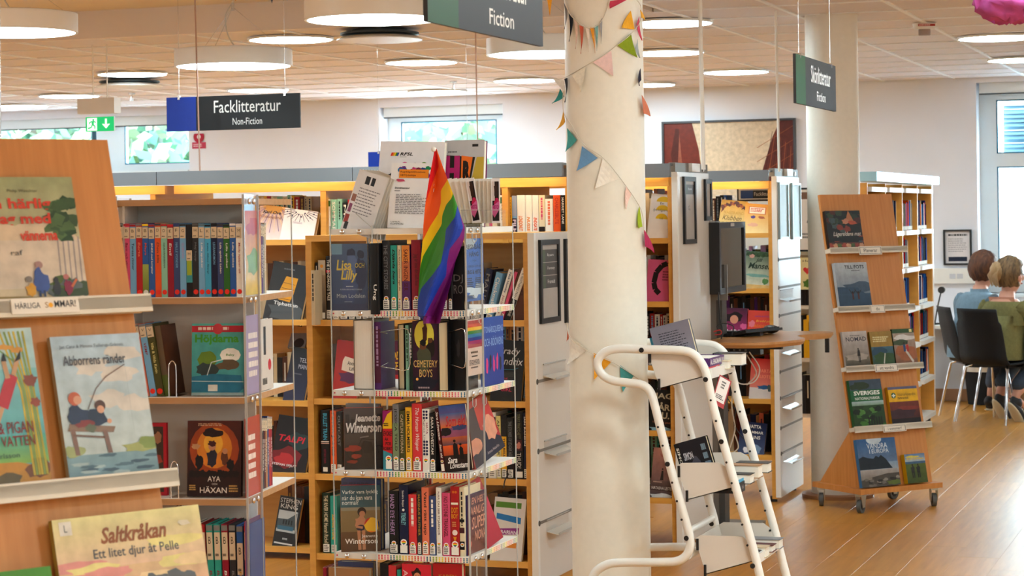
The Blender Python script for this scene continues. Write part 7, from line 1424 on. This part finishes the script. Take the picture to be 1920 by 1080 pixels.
fb(PD, 1404, 1452, 672, 748, .03, .03, 'coral red', 'coral cover with snowy foot below the round table', lambda A: (A.rect(0, 0, 1, 1, 'e0a090', 'c83c30'), A.text('KVARTAL', .2, .66, .92, .74, 'f0a080'), A.text('BIBLIOTEK', .15, .52, .92, .6, 'f0a080'), A.rect(0, 0, 1, .28, 'd8d0cc'), A.blob(.55, .3, .25, .05, '3a6a94', 3), A.blob(.8, .28, .1, .1, '5a6a6a', 4)), zs=.57, back=8, lean=3)
filler(PD, .57, .17, S(PD, 1340, .17), S(PD, 1452, .17), 53, 'behind the snowy coral cover', 'back row behind the snowy coral cover', pal=['crimson', 'dark grey', 'black', 'brown', 'teal'], sticker=0)
fb(PD, 1383, 1432, 790, 854, .03, .03, 'navy', 'navy cover with white capitals low behind the trolley', lambda A: (A.rect(0, 0, 1, 1, '5a6a8a', '1c2850'), A.text('NATTA', .3, .82, .8, .92, 'e8e4dc', bold=.02), A.text('DRÖMMAR', .12, .66, .9, .76, 'e8e4dc', bold=.02), A.text('MINNS', .25, .5, .8, .6, 'e8e4dc', bold=.02), A.blob(.6, .2, .3, .14, '8aa4c0', 3), A.blob(.3, .15, .1, .1, 'e8e8ec', 4)), zs=.26, back=8, lean=5)
filler(PD, .26, .17, S(PD, 1335, .17), S(PD, 1452, .17), 54, 'behind the navy capitals cover', 'back row behind the navy capitals cover', pal=dk+['salmon'], sticker=0)
fb(PD, 1446, 1456, 786, 852, .1, .06, 'dark grey', 'dark books edge right of the navy cover', None, zs=.26, mode='spine')
# case E sliver behind D and a framed non fiction sign above
PE = Pl((0, 13.55, 0), 0)
fb(PE, 1488, 1530, 352, 472, .02, .0, 'white', 'pale poster with a single capital A between the pocket panel and the plain pillar', lambda A: (A.rect(0, 0, 1, 1, 'e4ddd4'), A.rect(0, .97, 1, 1, '16242c'), A.rect(0, 0, 1, .03, '16242c'), A.rect(.3, .82, 1, .93, '8a6a54'), A.text('A', .6, .45, .95, .62, '4a4844'), A.scrib(.4, .2, .95, .3, '8a847c', 2)), name='poster', cat='poster')
fb(PE, 1492, 1532, 483, 543, .02, .0, 'pale yellow', 'cream card with a red heart between the pocket panel and the plain pillar', lambda A: (A.rect(0, 0, 1, 1, 'e4d8a8'), A.poly([(.55+.2*x, .6+.14*z) for x, z in heart_pts(0, 0)], 'd84a4a'), A.blob(.55, .2, .2, .12, '6a8a3a', 3), A.text('Hej', .35, .84, .7, .93, '3a2a2a')), name='card', cat='card')
filler(PE, 1.0, .05, S(PE, 1490), S(PE, 1532), 61, 'between pocket panel and plain pillar', 'books between pocket panel and plain pillar', pal=dk, sticker=0)
filler(PE, .66, .05, S(PE, 1490), S(PE, 1532), 62, 'low between pocket panel and plain pillar', 'low books between pocket panel and plain pillar', pal=['yellow', 'black', 'yellow'], sticker=0, hmin=.24, hmax=.28)
filler(PE, .3, .05, S(PE, 1490), S(PE, 1532), 63, 'lowest between pocket panel and plain pillar', 'lowest books between pocket panel and plain pillar', pal=['black', 'dark grey'], sticker=0, hmin=.24, hmax=.28)
t = empty('framed_notice', PD.M(PD.hit(1382, 378, .42)[0], .42, PD.hit(1382, 378, .42)[1])); tag(t, 'black framed non-fiction sign seen above the books in the lit case', 'notice')
b = MB(); b.box(0, .26, .002, .012, 0, .09); b.build('frame', BLACK, t); A = Art(.24, .07, T3((.01, 0, .01))); A.rect(0, 0, 1, 1, 'e8e4e0'); A.rect(.05, .1, .35, .75, '2a5a9a'); A.rect(.35, .1, 1, .75, '24262a'); A.text('Facklitteratur', .38, .3, .95, .6, 'e8e4e0'); A.build('sheet', t)

# row F: thin magazines and discs, each its own
PFm = Pl((XF, 0, 0), math.pi/2)
for bi in range(0, 4):
    for ti, z in enumerate(zF[:5]):
        R_ = random.Random(bi*7+ti); y = ysF[bi]+.03; n = 0; ymax = ysF[bi+1]-.07-(.2 if ti in (1, 2) and bi == 2 else 0)
        if ti > 0 and bi == 0: continue
        while y < ymax and n < 22:
            w = R_.uniform(.014, .034); c = R_.choice(['grey', 'slate blue', 'navy', 'black', 'grey', 'beige', 'orange', 'blue', 'dark green', 'black', 'slate blue', 'dark grey', 'red', 'navy', 'white'])
            b = MB(); h = R_.uniform(.185, .215); b.box(0, w-.002, 0, .16, 0, h, cname(c)); b.box(.001, w-.003, -.001, 0, .004, .03, 'efece4')
            o = b.build('slim_book', MATTE, None, PFm.M(y, .03, z, lean=math.radians(R_.uniform(-1, 2))))
            tag(o, '%s slim volume, %s from the left, %s receding shelf, %s bay' % (c, ORD[n], ORD[ti], ('nearest', 'second', 'third', 'farthest')[bi]), 'book', 'slim volumes on the receding shelves'); y += w+R_.uniform(0, .006); n += 1

# ---- books on the trolley
def trolley_frame(BL, BR, o=0):
    d = (BR-BL).normalized(); return math.atan2(-d.z, d.x), d
for ti, (BL, BR, TL) in enumerate((T1, T2, T3_)):
    pass
pkf = Pl((0, YK+.03, 0), 0)
def cover_px(pl, c0, c1, c2, d, cover, label, art, mode='face', **k):
    """bottom-left, bottom-right and top-left corner pixels on plane pl"""
    a0, z0 = pl.hit(*c0); a1, z1 = pl.hit(*c1); a2, z2 = pl.hit(*c2); w = math.hypot(a1-a0, z1-z0); h = math.hypot(a2-a0, z2-z0); ang = math.atan2(z1-z0, a1-a0)
    return book(pl.M(a0, 0, z0, lean=-ang), w, d, h, cover, label, mode, art, **k)
cover_px(pkf, (1244, 718), (1316, 700), (1215, 617), .03, 'grey', 'hardback with grey back cover text leaning in the top trolley shelf', lambda A: (A.rect(0, 0, 1, 1, 'a4a2ac', '8a8894'), A.scrib(.18, .35, .86, .88, '4a4a54', 12, 3, fill=.35)))
cover_px(Pl((0, YK+.09, 0), 0), (1240, 716), (1300, 700), (1212, 636), .03, 'sky blue', 'bright blue book behind the grey hardback in the top trolley shelf', None)
def sim(A): A.rect(0, 0, 1, 1, '2a2a34'); A.rect(.0, .0, .15, 1, '16161a'); A.text('SIMON', .04, .5, .12, .92, 'd8d4cc', 1, .02); A.text('SIMON', .2, .66, .48, .8, 'c8c8d0', bold=.02); A.blob(.5, .5, .18, .2, '5a5a68', 3); A.blob(.75, .4, .1, .3, '1c2430', 4); A.rect(.25, .3, .4, .4, '3a4a7a'); A.scrib(.78, .1, .96, .9, '8aa0b0', 5, 3, fill=.7)
cover_px(pkf, (1292, 934), (1352, 918), (1256, 836), .03, 'black', 'black thriller with grey portrait cover leaning in the middle trolley shelf', sim)
def lying(P_, L, wd, h, c, label, spine=None, pages=WPAGES):
    """a book lying on a trolley shelf with its long side along Y; +x side visible"""
    M = Matrix.Translation(P_); b = MB(); col = cname(c); p = MB()
    ang = math.radians(90)
    if spine:
        Mx = M @ Matrix.Rotation(ang, 4, 'Z'); # local x -> world y, faces +x
        o = book(Mx, L, wd, h, c, label, 'spine', spine, round_=False, pages=pages)
    else:
        Mx = M @ Matrix.Rotation(ang, 4, 'Z')
        o = book(Mx @ T3((0, 0, h)) @ Matrix.Rotation(math.pi/2, 4, 'Y'), h, wd, L, c, label, 'edge', None, pages=pages)
    return o
def tp(px, py, y): 
    a, z = Pl((0, y, 0), 0).hit(px, py); return Vector((a, y, z))
def eng(A): A.text('AL ENGMAN', .04, .2, .78, .8, 'e8e4e0', bold=.03); A.rect(.82, .2, .97, .75, 'b8a8b0')
lying(tp(1330, 701, YK+.03), .15, .12, .024, 'coral red', 'red paperback lying lowest at the front end of the top trolley shelf', lambda A: (A.rect(.62, .15, .85, .85, 'e8dcd4'), A.scrib(.64, .3, .83, .7, '5a4a44', 1)))
lying(tp(1331, 688, YK+.03), .21, .12, .03, 'purple', 'dark purple thriller with white capitals lying on the red paperback', eng)
lying(tp(1366, 692, YK+.2), .09, .12, .03, 'cream', 'book showing white page ends beside the red paperback on the trolley', None)
lying(tp(1392, 686, YK+.25), .08, .11, .045, 'black', 'thick book showing page ends at the far end of the top trolley shelf', None)
t = empty('loan_slip', tp(1360, 708, YK+.05)); tag(t, 'red edged loan slip with printed paper dangling from the top trolley shelf', 'slip')
b = MB(); M_ = Matrix.Rotation(math.radians(60), 4, 'Z') @ Matrix.Rotation(math.radians(25), 4, 'Y'); b.box(-.03, .035, 0, .001, -.105, 0, M=M_); b.build('red_card', mat('slip_red', 'a83a40', .5, noise=.05), t)
A = Art(.055, .085, M_ @ T3((-.026, 0, -.09))); A.rect(0, 0, 1, 1, 'e8e4e2'); A.scrib(.3, .55, .7, .9, '5a5a5e', 3, 2); A.scrib(.1, .1, .9, .3, '3a3a3e', 3, 4); A.build('printed_slip', t)
lying(tp(1385, 926, YK+.02), .1, .13, .036, 'black', 'black spine lying at the front of the middle trolley shelf', lambda A: A.text('ful', .5, .3, .75, .7, 'b8b4b0'))
lying(tp(1383, 908, YK+.02), .12, .12, .012, 'sky blue', 'thin bright blue book on the black spine, middle trolley shelf', lambda A: None)
for k, (x, y, dy, h_) in enumerate(((1408, 908, .11, .034), (1424, 897, .18, .045), (1441, 887, .26, .035))):
    lying(tp(x, y, YK+dy), .065, .12, h_, ('black', 'tan', 'dark grey')[k], 'book with cream page end towards the aisle, %s on the middle trolley shelf' % ('nearest', 'second', 'farthest')[k], None)
for k, (x, y, dy, h_) in enumerate(((1424, 1052, .02, .03), (1440, 1046, .1, .036), (1452, 1036, .17, .024), (1466, 1030, .24, .034))):
    lying(tp(x-3, y, YK+dy), .065, .12, h_, ('dark grey', 'beige', 'maroon', 'grey')[k], 'book with cream page end, %s on the lowest trolley shelf' % ('nearest', 'second', 'third', 'farthest')[k], None)

# ================================================================ far right: people, chairs, desk
def rotz_of(v): return math.atan2(v.y, v.x)-math.pi/2
def chair(P_, rz, label):
    t = empty('chair', Matrix.Translation((P_.x, P_.y, 0)) @ Matrix.Rotation(rz, 4, 'Z')); tag(t, label, 'chair', 'black shell chairs with chrome legs')
    prof = [(.24, .435), (.22, .45), (.1, .452), (-.08, .44), (-.17, .445), (-.215, .49), (-.235, .6), (-.265, .74), (-.29, .86)]
    P2 = bez([(y, z, 0) for y, z in prof], 4); b = MB(); n = len(P2); vs = []
    for i, p in enumerate(P2):
        f = i/(n-1); w = .225-.02*abs(f-.45)*2-(.02 if f > .9 else 0)
        for x in (-w, -w*.5, 0, w*.5, w): vs.append((x, p.x+.02*(abs(x)/w)**2*(1 if f > .5 else 0), p.y+.012*(abs(x)/w)**2*(1 if f < .5 else 0)))
    m = len(vs); d = [Vector((0, -.0, -.012)) if i/5 < n*.5 else Vector((0, -.012, 0)) for i in range(m)]
    vs2 = [Vector(v)+d[i] for i, v in enumerate(vs)]; fs = []
    for i in range(n-1):
        for k in range(4): q = i*5+k; fs.append((q, q+1, q+6, q+5)); fs.append((m+q+5, m+q+6, m+q+1, m+q))
    for i in range(n-1): fs.append((i*5, i*5+5, m+i*5+5, m+i*5)); fs.append((i*5+4, m+i*5+4, m+i*5+9, i*5+9))
    fs.append((0, m, m+1, 1)); fs += [(k, m+k, m+k+1, k+1) for k in range(1, 4)]; fs += [(m-5+k, m-4+k, 2*m-4+k, 2*m-5+k) for k in range(4)]
    b.faces([Vector(v) for v in vs]+vs2, fs, sm=True); b.build('seat_shell', BLACKM, t)
    for sx in (-1, 1):
        for sy in (-1, 1):
            b = MB(); b.tube([(sx*.16, sy*.13, .43), (sx*.2, sy*.16-.01, .41), (sx*.24, sy*.235-.02, .0)], .0105, 10); b.build('leg', CHROME, t)
    b = MB(); b.box(-.16, .16, -.14, .14, .415, .43); b.build('seat_plate', BLACK, t)
    return t
fw2 = (RT*.78+FW*.62).normalized(); fw1 = (RT*.85+FW*.5).normalized(); fc1 = (RT*.99+FW*.06).normalized()
c1 = at_z(1838, 783, 0); c2 = at_z(1878, 790, 0)
chair(c1, rotz_of(fc1), 'black shell chair seen side on under the person in the blue shirt')
chair(c2, rotz_of(fw2), 'black shell chair seen from behind under the person in the olive sweater')
c3 = at_z(1880, 768, 0)+FW*.2; chair(c3, rotz_of(fc1), 'black chair of which only a bit shows behind the blue shirt')
def skin(name, pts, edges, rad, m, parent, sub=2, root=0, smooth=True):
    me = bpy.data.meshes.new(name); me.from_pydata([tuple(p) for p in pts], edges, []); me.materials.append(m); o = bpy.data.objects.new(name, me); COL.objects.link(o); o.parent = parent
    s = o.modifiers.new('skin', 'SKIN'); s.use_smooth_shade = True; lay = me.skin_vertices[0].data if len(me.skin_vertices) else None
    if lay is None:
        bm_ = __import__('bmesh').new(); bm_.from_mesh(me); bm_.verts.layers.skin.verify(); bm_.to_mesh(me); bm_.free(); lay = me.skin_vertices[0].data
    for i, r in enumerate(rad): lay[i].radius = (r, r) if not isinstance(r, tuple) else r; lay[i].use_root = (i == root)
    u = o.modifiers.new('sub', 'SUBSURF'); u.levels = sub; u.render_levels = sub
    return o
SKINM = mat('skin', 'c98f76', .55, noise=.06, nscale=(20, 20, 20))
def person(P_, fw, label, shirt, trouser, hair, pose):
    t = empty('person', Matrix.Translation((P_.x, P_.y, 0)) @ Matrix.Rotation(rotz_of(fw), 4, 'Z')); tag(t, label, 'person')
    lean = pose.get('lean', .1); hz = pose.get('hz', 1.13); hy = pose.get('hy', .14); nz = hz-.145; ny = hy-.045; sy = ny-.035; sz = nz-.055; hx_ = pose.get('hx', 0)
    # one continuous body: pelvis, spine, neck, head, arms with hands, legs with feet
    kx = pose.get('knee', .12); fy = pose.get('foot', .3); fz = pose.get('fz', .07)
    pts = [(0, 0, .53), (0, .02, .68), (0, sy-.02, .85), (hx_*.3, sy, sz-.07), (hx_*.6, ny-.01, nz), (hx_*.8, hy-.02, nz+.06), (hx_, hy, hz-.02), (hx_, hy, hz+.05)]
    rad = [(.13, .12), (.11, .09), (.12, .09), (.06, .04), (.045, .046), (.062, .066), (.086, .098), (.075, .086)]
    E_ = [(0, 1), (1, 2), (2, 3), (3, 4), (4, 5), (5, 6), (6, 7)]
    for s in (-1, 1):
        k = len(pts); pts += [(s*.15, sy, sz-.07), (s*.215, sy+.1, sz-.25), (s*.15, sy+.32, sz-.3), (s*.13, sy+.4, sz-.3)]; rad += [.04, .043, .03, (.034, .018)]; E_ += [(3, k), (k, k+1), (k+1, k+2), (k+2, k+3)]
        k = len(pts); f = fy if s > 0 else pose.get('foot2', fy); pts += [(s*.09, .08, .52), (s*kx, .42, .52), (s*kx, f, fz+.06), (s*kx, f+.13, max(.03, fz-.03))]; rad += [.085, .06, .038, (.035, .025)]; E_ += [(0, k), (k, k+1), (k+1, k+2), (k+2, k+3)]
    skin('body', pts, E_, rad, SKINM, t)
    for s in (-1, 1):     # fingers and thumbs
        b = MB(); hx0, hy0, hz0 = s*.13, sy+.4, sz-.3
        for k in range(4): L = (.06, .07, .066, .052)[k]; x = hx0+(k-1.5)*.017; b.tube([(x, hy0, hz0), (x, hy0+.03+L*.4, hz0-.004), (x, hy0+.03+L, hz0-.02)], [.0085, .008, .006], 6)
        b.tube([(hx0-s*.025, hy0-.03, hz0), (hx0-s*.05, hy0+.005, hz0-.008), (hx0-s*.052, hy0+.03, hz0-.014)], [.01, .009, .007], 6); b.build('fingers', SKINM, t)
    # clothes
    tp_ = [(0, -.01, .56), (0, .0, .7), (0, sy-.03, .86), (0, sy, sz+.02), (hx_*.5, ny-.02, nz-.035)]; tr = [(.172, .155), (.165, .14), (.18, .14), (.14, .1), (.075, .07)]; te = [(0, 1), (1, 2), (2, 3), (3, 4)]
    for s in (-1, 1): k = len(tp_); tp_ += [(s*.17, sy, sz-.03), (s*.225, sy+.1, sz-.25), (s*.165, sy+.29, sz-.3)]; tr += [.085, .064, .045]; te += [(3, k), (k, k+1), (k+1, k+2)]
    def loft(nm, m_, rings):
        b = MB(); n_ = 20; vs = [Vector((x0_+rx*math.cos(2*math.pi*i/n_), y0_+ry*math.sin(2*math.pi*i/n_), z_)) for (x0_, y0_, z_, rx, ry) in rings for i in range(n_)]
        b.faces(vs, [(j*n_+i, j*n_+(i+1) % n_, (j+1)*n_+(i+1) % n_, (j+1)*n_+i) for j in range(len(rings)-1) for i in range(n_)], sm=True); return b.build(nm, m_, t)
    loft('neck', SKINM, [(0, sy, sz-.06, .15, .1), (0, sy, sz+.0, .15, .095), (0, sy+.005, sz+.035, .1, .08), (hx_*.5, ny-.015, nz-.02, .062, .062), (hx_*.8, ny, nz+.04, .054, .056)])
    yk = [(0, sy-.01, sz-.16, .2, .13), (0, sy, sz-.08, .215, .125), (0, sy, sz-.03, .2, .115), (0, sy, sz+.012, .155, .105)]
    loft('yoke', shirt, yk+([(0, sy+.0, sz+.04, .1, .09), (hx_*.5, ny-.015, nz-.02, .072, .07), (hx_*.5, ny-.01, nz+.01, .076, .074)] if pose.get('collar') else [(0, sy, sz+.02, .14, .1)]))
    if pose.get('collar'): b = MB(); b.cyl((0, ny-.02, nz-.055), .075, .05, 18, r2=.062, cap=False); b.build('collar', shirt, t)
    loft('shirt', shirt, [(0, -.02, .47, .19, .16), (0, -.02, .56, .19, .155), (0, sy*.35, .68, .178, .14), (0, sy*.75, .8, .185, .132), (0, sy-.01, sz-.15, .2, .13)])
    for s in (-1, 1):
        b = MB(); P_ = bez([(s*.15, sy, sz-.02), (s*.195, sy+.01, sz-.07), (s*.235, sy+.1, sz-.26), (s*.16, sy+.3, sz-.31)], 5); n_ = len(P_); b.tube(P_, [.07-.026*i/(n_-1) for i in range(n_)], 12); b.ball((s*.165, sy, sz-.045), (.068, .07, .06)); b.build('sleeve', shirt, t)
    lp = [(0, 0, .55)]; lr = [(.165, .14)]; le = []
    for s in (-1, 1): k = len(lp); f = fy if s > 0 else pose.get('foot2', fy); lp += [(s*.1, .1, .535), (s*kx, .42, .53), (s*kx, f, fz+.12)]; lr += [.1, .078, .056]; le += [(0, k), (k, k+1), (k+1, k+2)]
    skin('trousers', lp, le, lr, trouser, t)
    for s in (-1, 1):
        f = fy if s > 0 else pose.get('foot2', fy); b = MB(); tilt = Matrix.Translation((s*kx, f, fz)) @ Matrix.Rotation(pose.get('ftilt', 0), 4, 'X')
        b.ball((0, .08, -.005), (.045, .13, .04), n=16, m=8, M=tilt); b.ball((0, .0, .03), (.042, .06, .05), n=14, m=8, M=tilt); b.build('shoe', mat('shoe_dark', '26262a', .6, noise=.1), t)
        b = MB(); b.prism([(0, 0)]*3, 0, 0) if 0 else b.ball((0, .08, -.032), (.05, .142, .014), n=16, m=6, M=tilt); b.build('shoe_sole', mat('shoe_sole', 'd8ccb0', .7, noise=.1), t)
        b = MB(); [b.box(-.03, .03, .03+k*.03, .042+k*.03, .018-k*.003, .034-k*.003, M=tilt) for k in range(3)]; b.build('laces', WHITE, t)
    # face and ears
    H_ = Vector((hx_, hy, hz+.015)); yaw = Matrix.Translation(H_) @ Matrix.Rotation(pose.get('turn', 0), 4, 'Z')
    b = MB(); b.ball((0, .085, -.022), (.014, .03, .026), n=10, m=8, M=yaw); b.build('nose', SKINM, t)
    for s in (-1, 1):
        b = MB(); b.ball((s*.095, .012, -.02), (.012, .02, .03), n=10, m=8, M=yaw); b.build('ear', SKINM, t)
        b = MB(); b.ball((s*.032, .078, .008), (.015, .01, .009), n=10, m=6, M=yaw); b.build('eye', mat('eye_white', 'b8b0a8', .4, noise=.05), t)
    b = MB(); b.ball((0, .08, -.065), (.026, .012, .008), n=10, m=6, M=yaw); b.build('mouth', mat('lips', 'a85a54', .5, noise=.05), t)
    # hair: cap plus strands
    R_ = random.Random(5); b = MB(); n, m = 28, 16; vs = []
    for j in range(m+1):
        for i in range(n):
            a = 2*math.pi*i/n; ph = math.pi*j/m*.78; x = math.sin(ph)*math.cos(a); y = math.sin(ph)*math.sin(a); z = math.cos(ph)
            k = 1+.04*math.sin(a*9+j*.7)+R_.uniform(-.02, .02); fr = max(0, y)*max(0, math.sin(ph))
            low = 1 if y < pose.get('cover', .05) else max(.1, 1-1.2*(y-.05))
            if y > .35 and ph > 1.1: k *= .80
            vs.append(yaw @ Vector((.108*x*k, .124*y*k-.014, .134*z*k*(1 if z > 0 else low)+.014)))
    b.faces(vs, [(j*n+i, j*n+(i+1) % n, (j+1)*n+(i+1) % n, (j+1)*n+i) for j in range(m) for i in range(n)], sm=True); b.build('hair', hair, t)
    if pose.get('bun'):
        b = MB(); b.ball((-.0, -.125, .03), (.06, .05, .075), n=18, m=10, M=yaw, jit=.08, rnd=R_)
        for k in range(16): a = R_.uniform(-1, 1); b.tube([yaw @ Vector((.05*a, -.13, .06)), yaw @ Vector((.06*a, -.165, 0)), yaw @ Vector((.055*a, -.14, -.07-.02*R_.random()))], [.008, .009, .003], 5)
        b.build('ponytail', mat('hair_blonde', 'b08a5c', .6, noise=.3, nscale=(200, 30, 30)), t)
    return t
SH1 = mat('blue_denim_shirt', '748c9c', .85, noise=.18, nscale=(40, 40, 40)); SH2 = mat('olive_sweater', '7a7444', .95, noise=.2, nscale=(60, 60, 60), bump=.1)
TR1 = mat('grey_trousers', '4c5464', .9, noise=.2, nscale=(50, 50, 50)); TR2 = mat('blue_jeans', '3c4a5c', .9, noise=.25, nscale=(60, 60, 60))
HR1 = mat('hair_brown', '6a3c20', .7, col2='351a0c', nscale=(90, 30, 14), bump=.4); HR2 = mat('hair_dark_blonde', '8a6a44', .7, col2='46331f', nscale=(90, 30, 14), bump=.4)
person(c1-fc1*.06, fw1, 'seated person with short brown hair and a blue grey shirt, back half turned', SH1, TR1, HR1, {'hz': 1.125, 'hy': .15, 'collar': True, 'foot': .3, 'turn': -.1})
p2 = person(c2+fw2*.02, fw2, 'seated person with tied blonde hair and an olive sweater, seen from behind', SH2, TR2, HR2, {'hz': 1.085, 'hy': .12, 'foot': -.02, 'foot2': .1, 'fz': .13, 'ftilt': -.9, 'bun': True, 'cover': .75, 'turn': -.35})
# white dots on the blue shirt are woven specks
# desk, trunking, bin, lamp
a0 = wx(1752, 610); a1_ = wx(1800, 610)+.9; zt2 = wz(1775, 606)
t = empty('wall_desk', (a0-.1, YW-.62, 0)); tag(t, 'narrow white desk against the back wall left of the people', 'desk')
b = MB(); b.box(0, a1_-a0+.1, .22, .6, zt2-.025, zt2); b.build('desk_top', WHITE, t)
for x in (.05, a1_-a0): b = MB(); b.box(x, x+.03, .25, .58, 0, zt2-.025); b.build('leg', WHITE, t)
b = MB(); a2 = wx(1740, 515); b.box(a2, wx(1835, 515), YW-.05, YW, wz(1790, 531), wz(1790, 503)); o = tag(b.build('cable_trunking', WHITE), 'white socket trunking on the wall below the framed notice', 'trunking')
b = MB()
for k in range(2): b.box(wx(1782+k*14, 517), wx(1793+k*14, 517), YW-.054, YW-.05, wz(1790, 522), wz(1790, 513))
b.build('socket', mat('socket_grey', 'c8c8cc', .4, noise=.05), o)
t = empty('desk_lamp', (wx(1759, 600), YW-.2, zt2)); tag(t, 'small black lamp head on a thin arm at the white desk', 'lamp')
b = MB(); b.cyl((0, 0, 0), .05, .012, 20); b.build('base', BLACK, t); b = MB(); hx1 = wx(1772, 542)-wx(1759, 600); hz1 = wz(1772, 542)-zt2; b.tube(bez([(0, 0, 0), (.02, 0, hz1*.4), (hx1*.8, 0, hz1*.85), (hx1, 0, hz1)], 4), .006, 8); b.build('arm', BLACK, t)
b = MB(); b.cyl((hx1, -.03, hz1), .028, .05, 16, axis='y'); b.build('head', BLACK, t)
t = empty('waste_bin', at_z(1843, 757, 0)); tag(t, 'black waste bin with a white liner under the chairs', 'bin')
b = MB(); b.cyl((0, 0, 0), .12, .3, 30, r2=.15, cap=False); b.cyl((0, 0, .0), .12, .004, 30); b.build('bucket', BLACKM, t)
b = MB(); b.cyl((0, 0, .27), .152, .04, 30, r2=.158, cap=False); b.build('liner', WHITE, t)
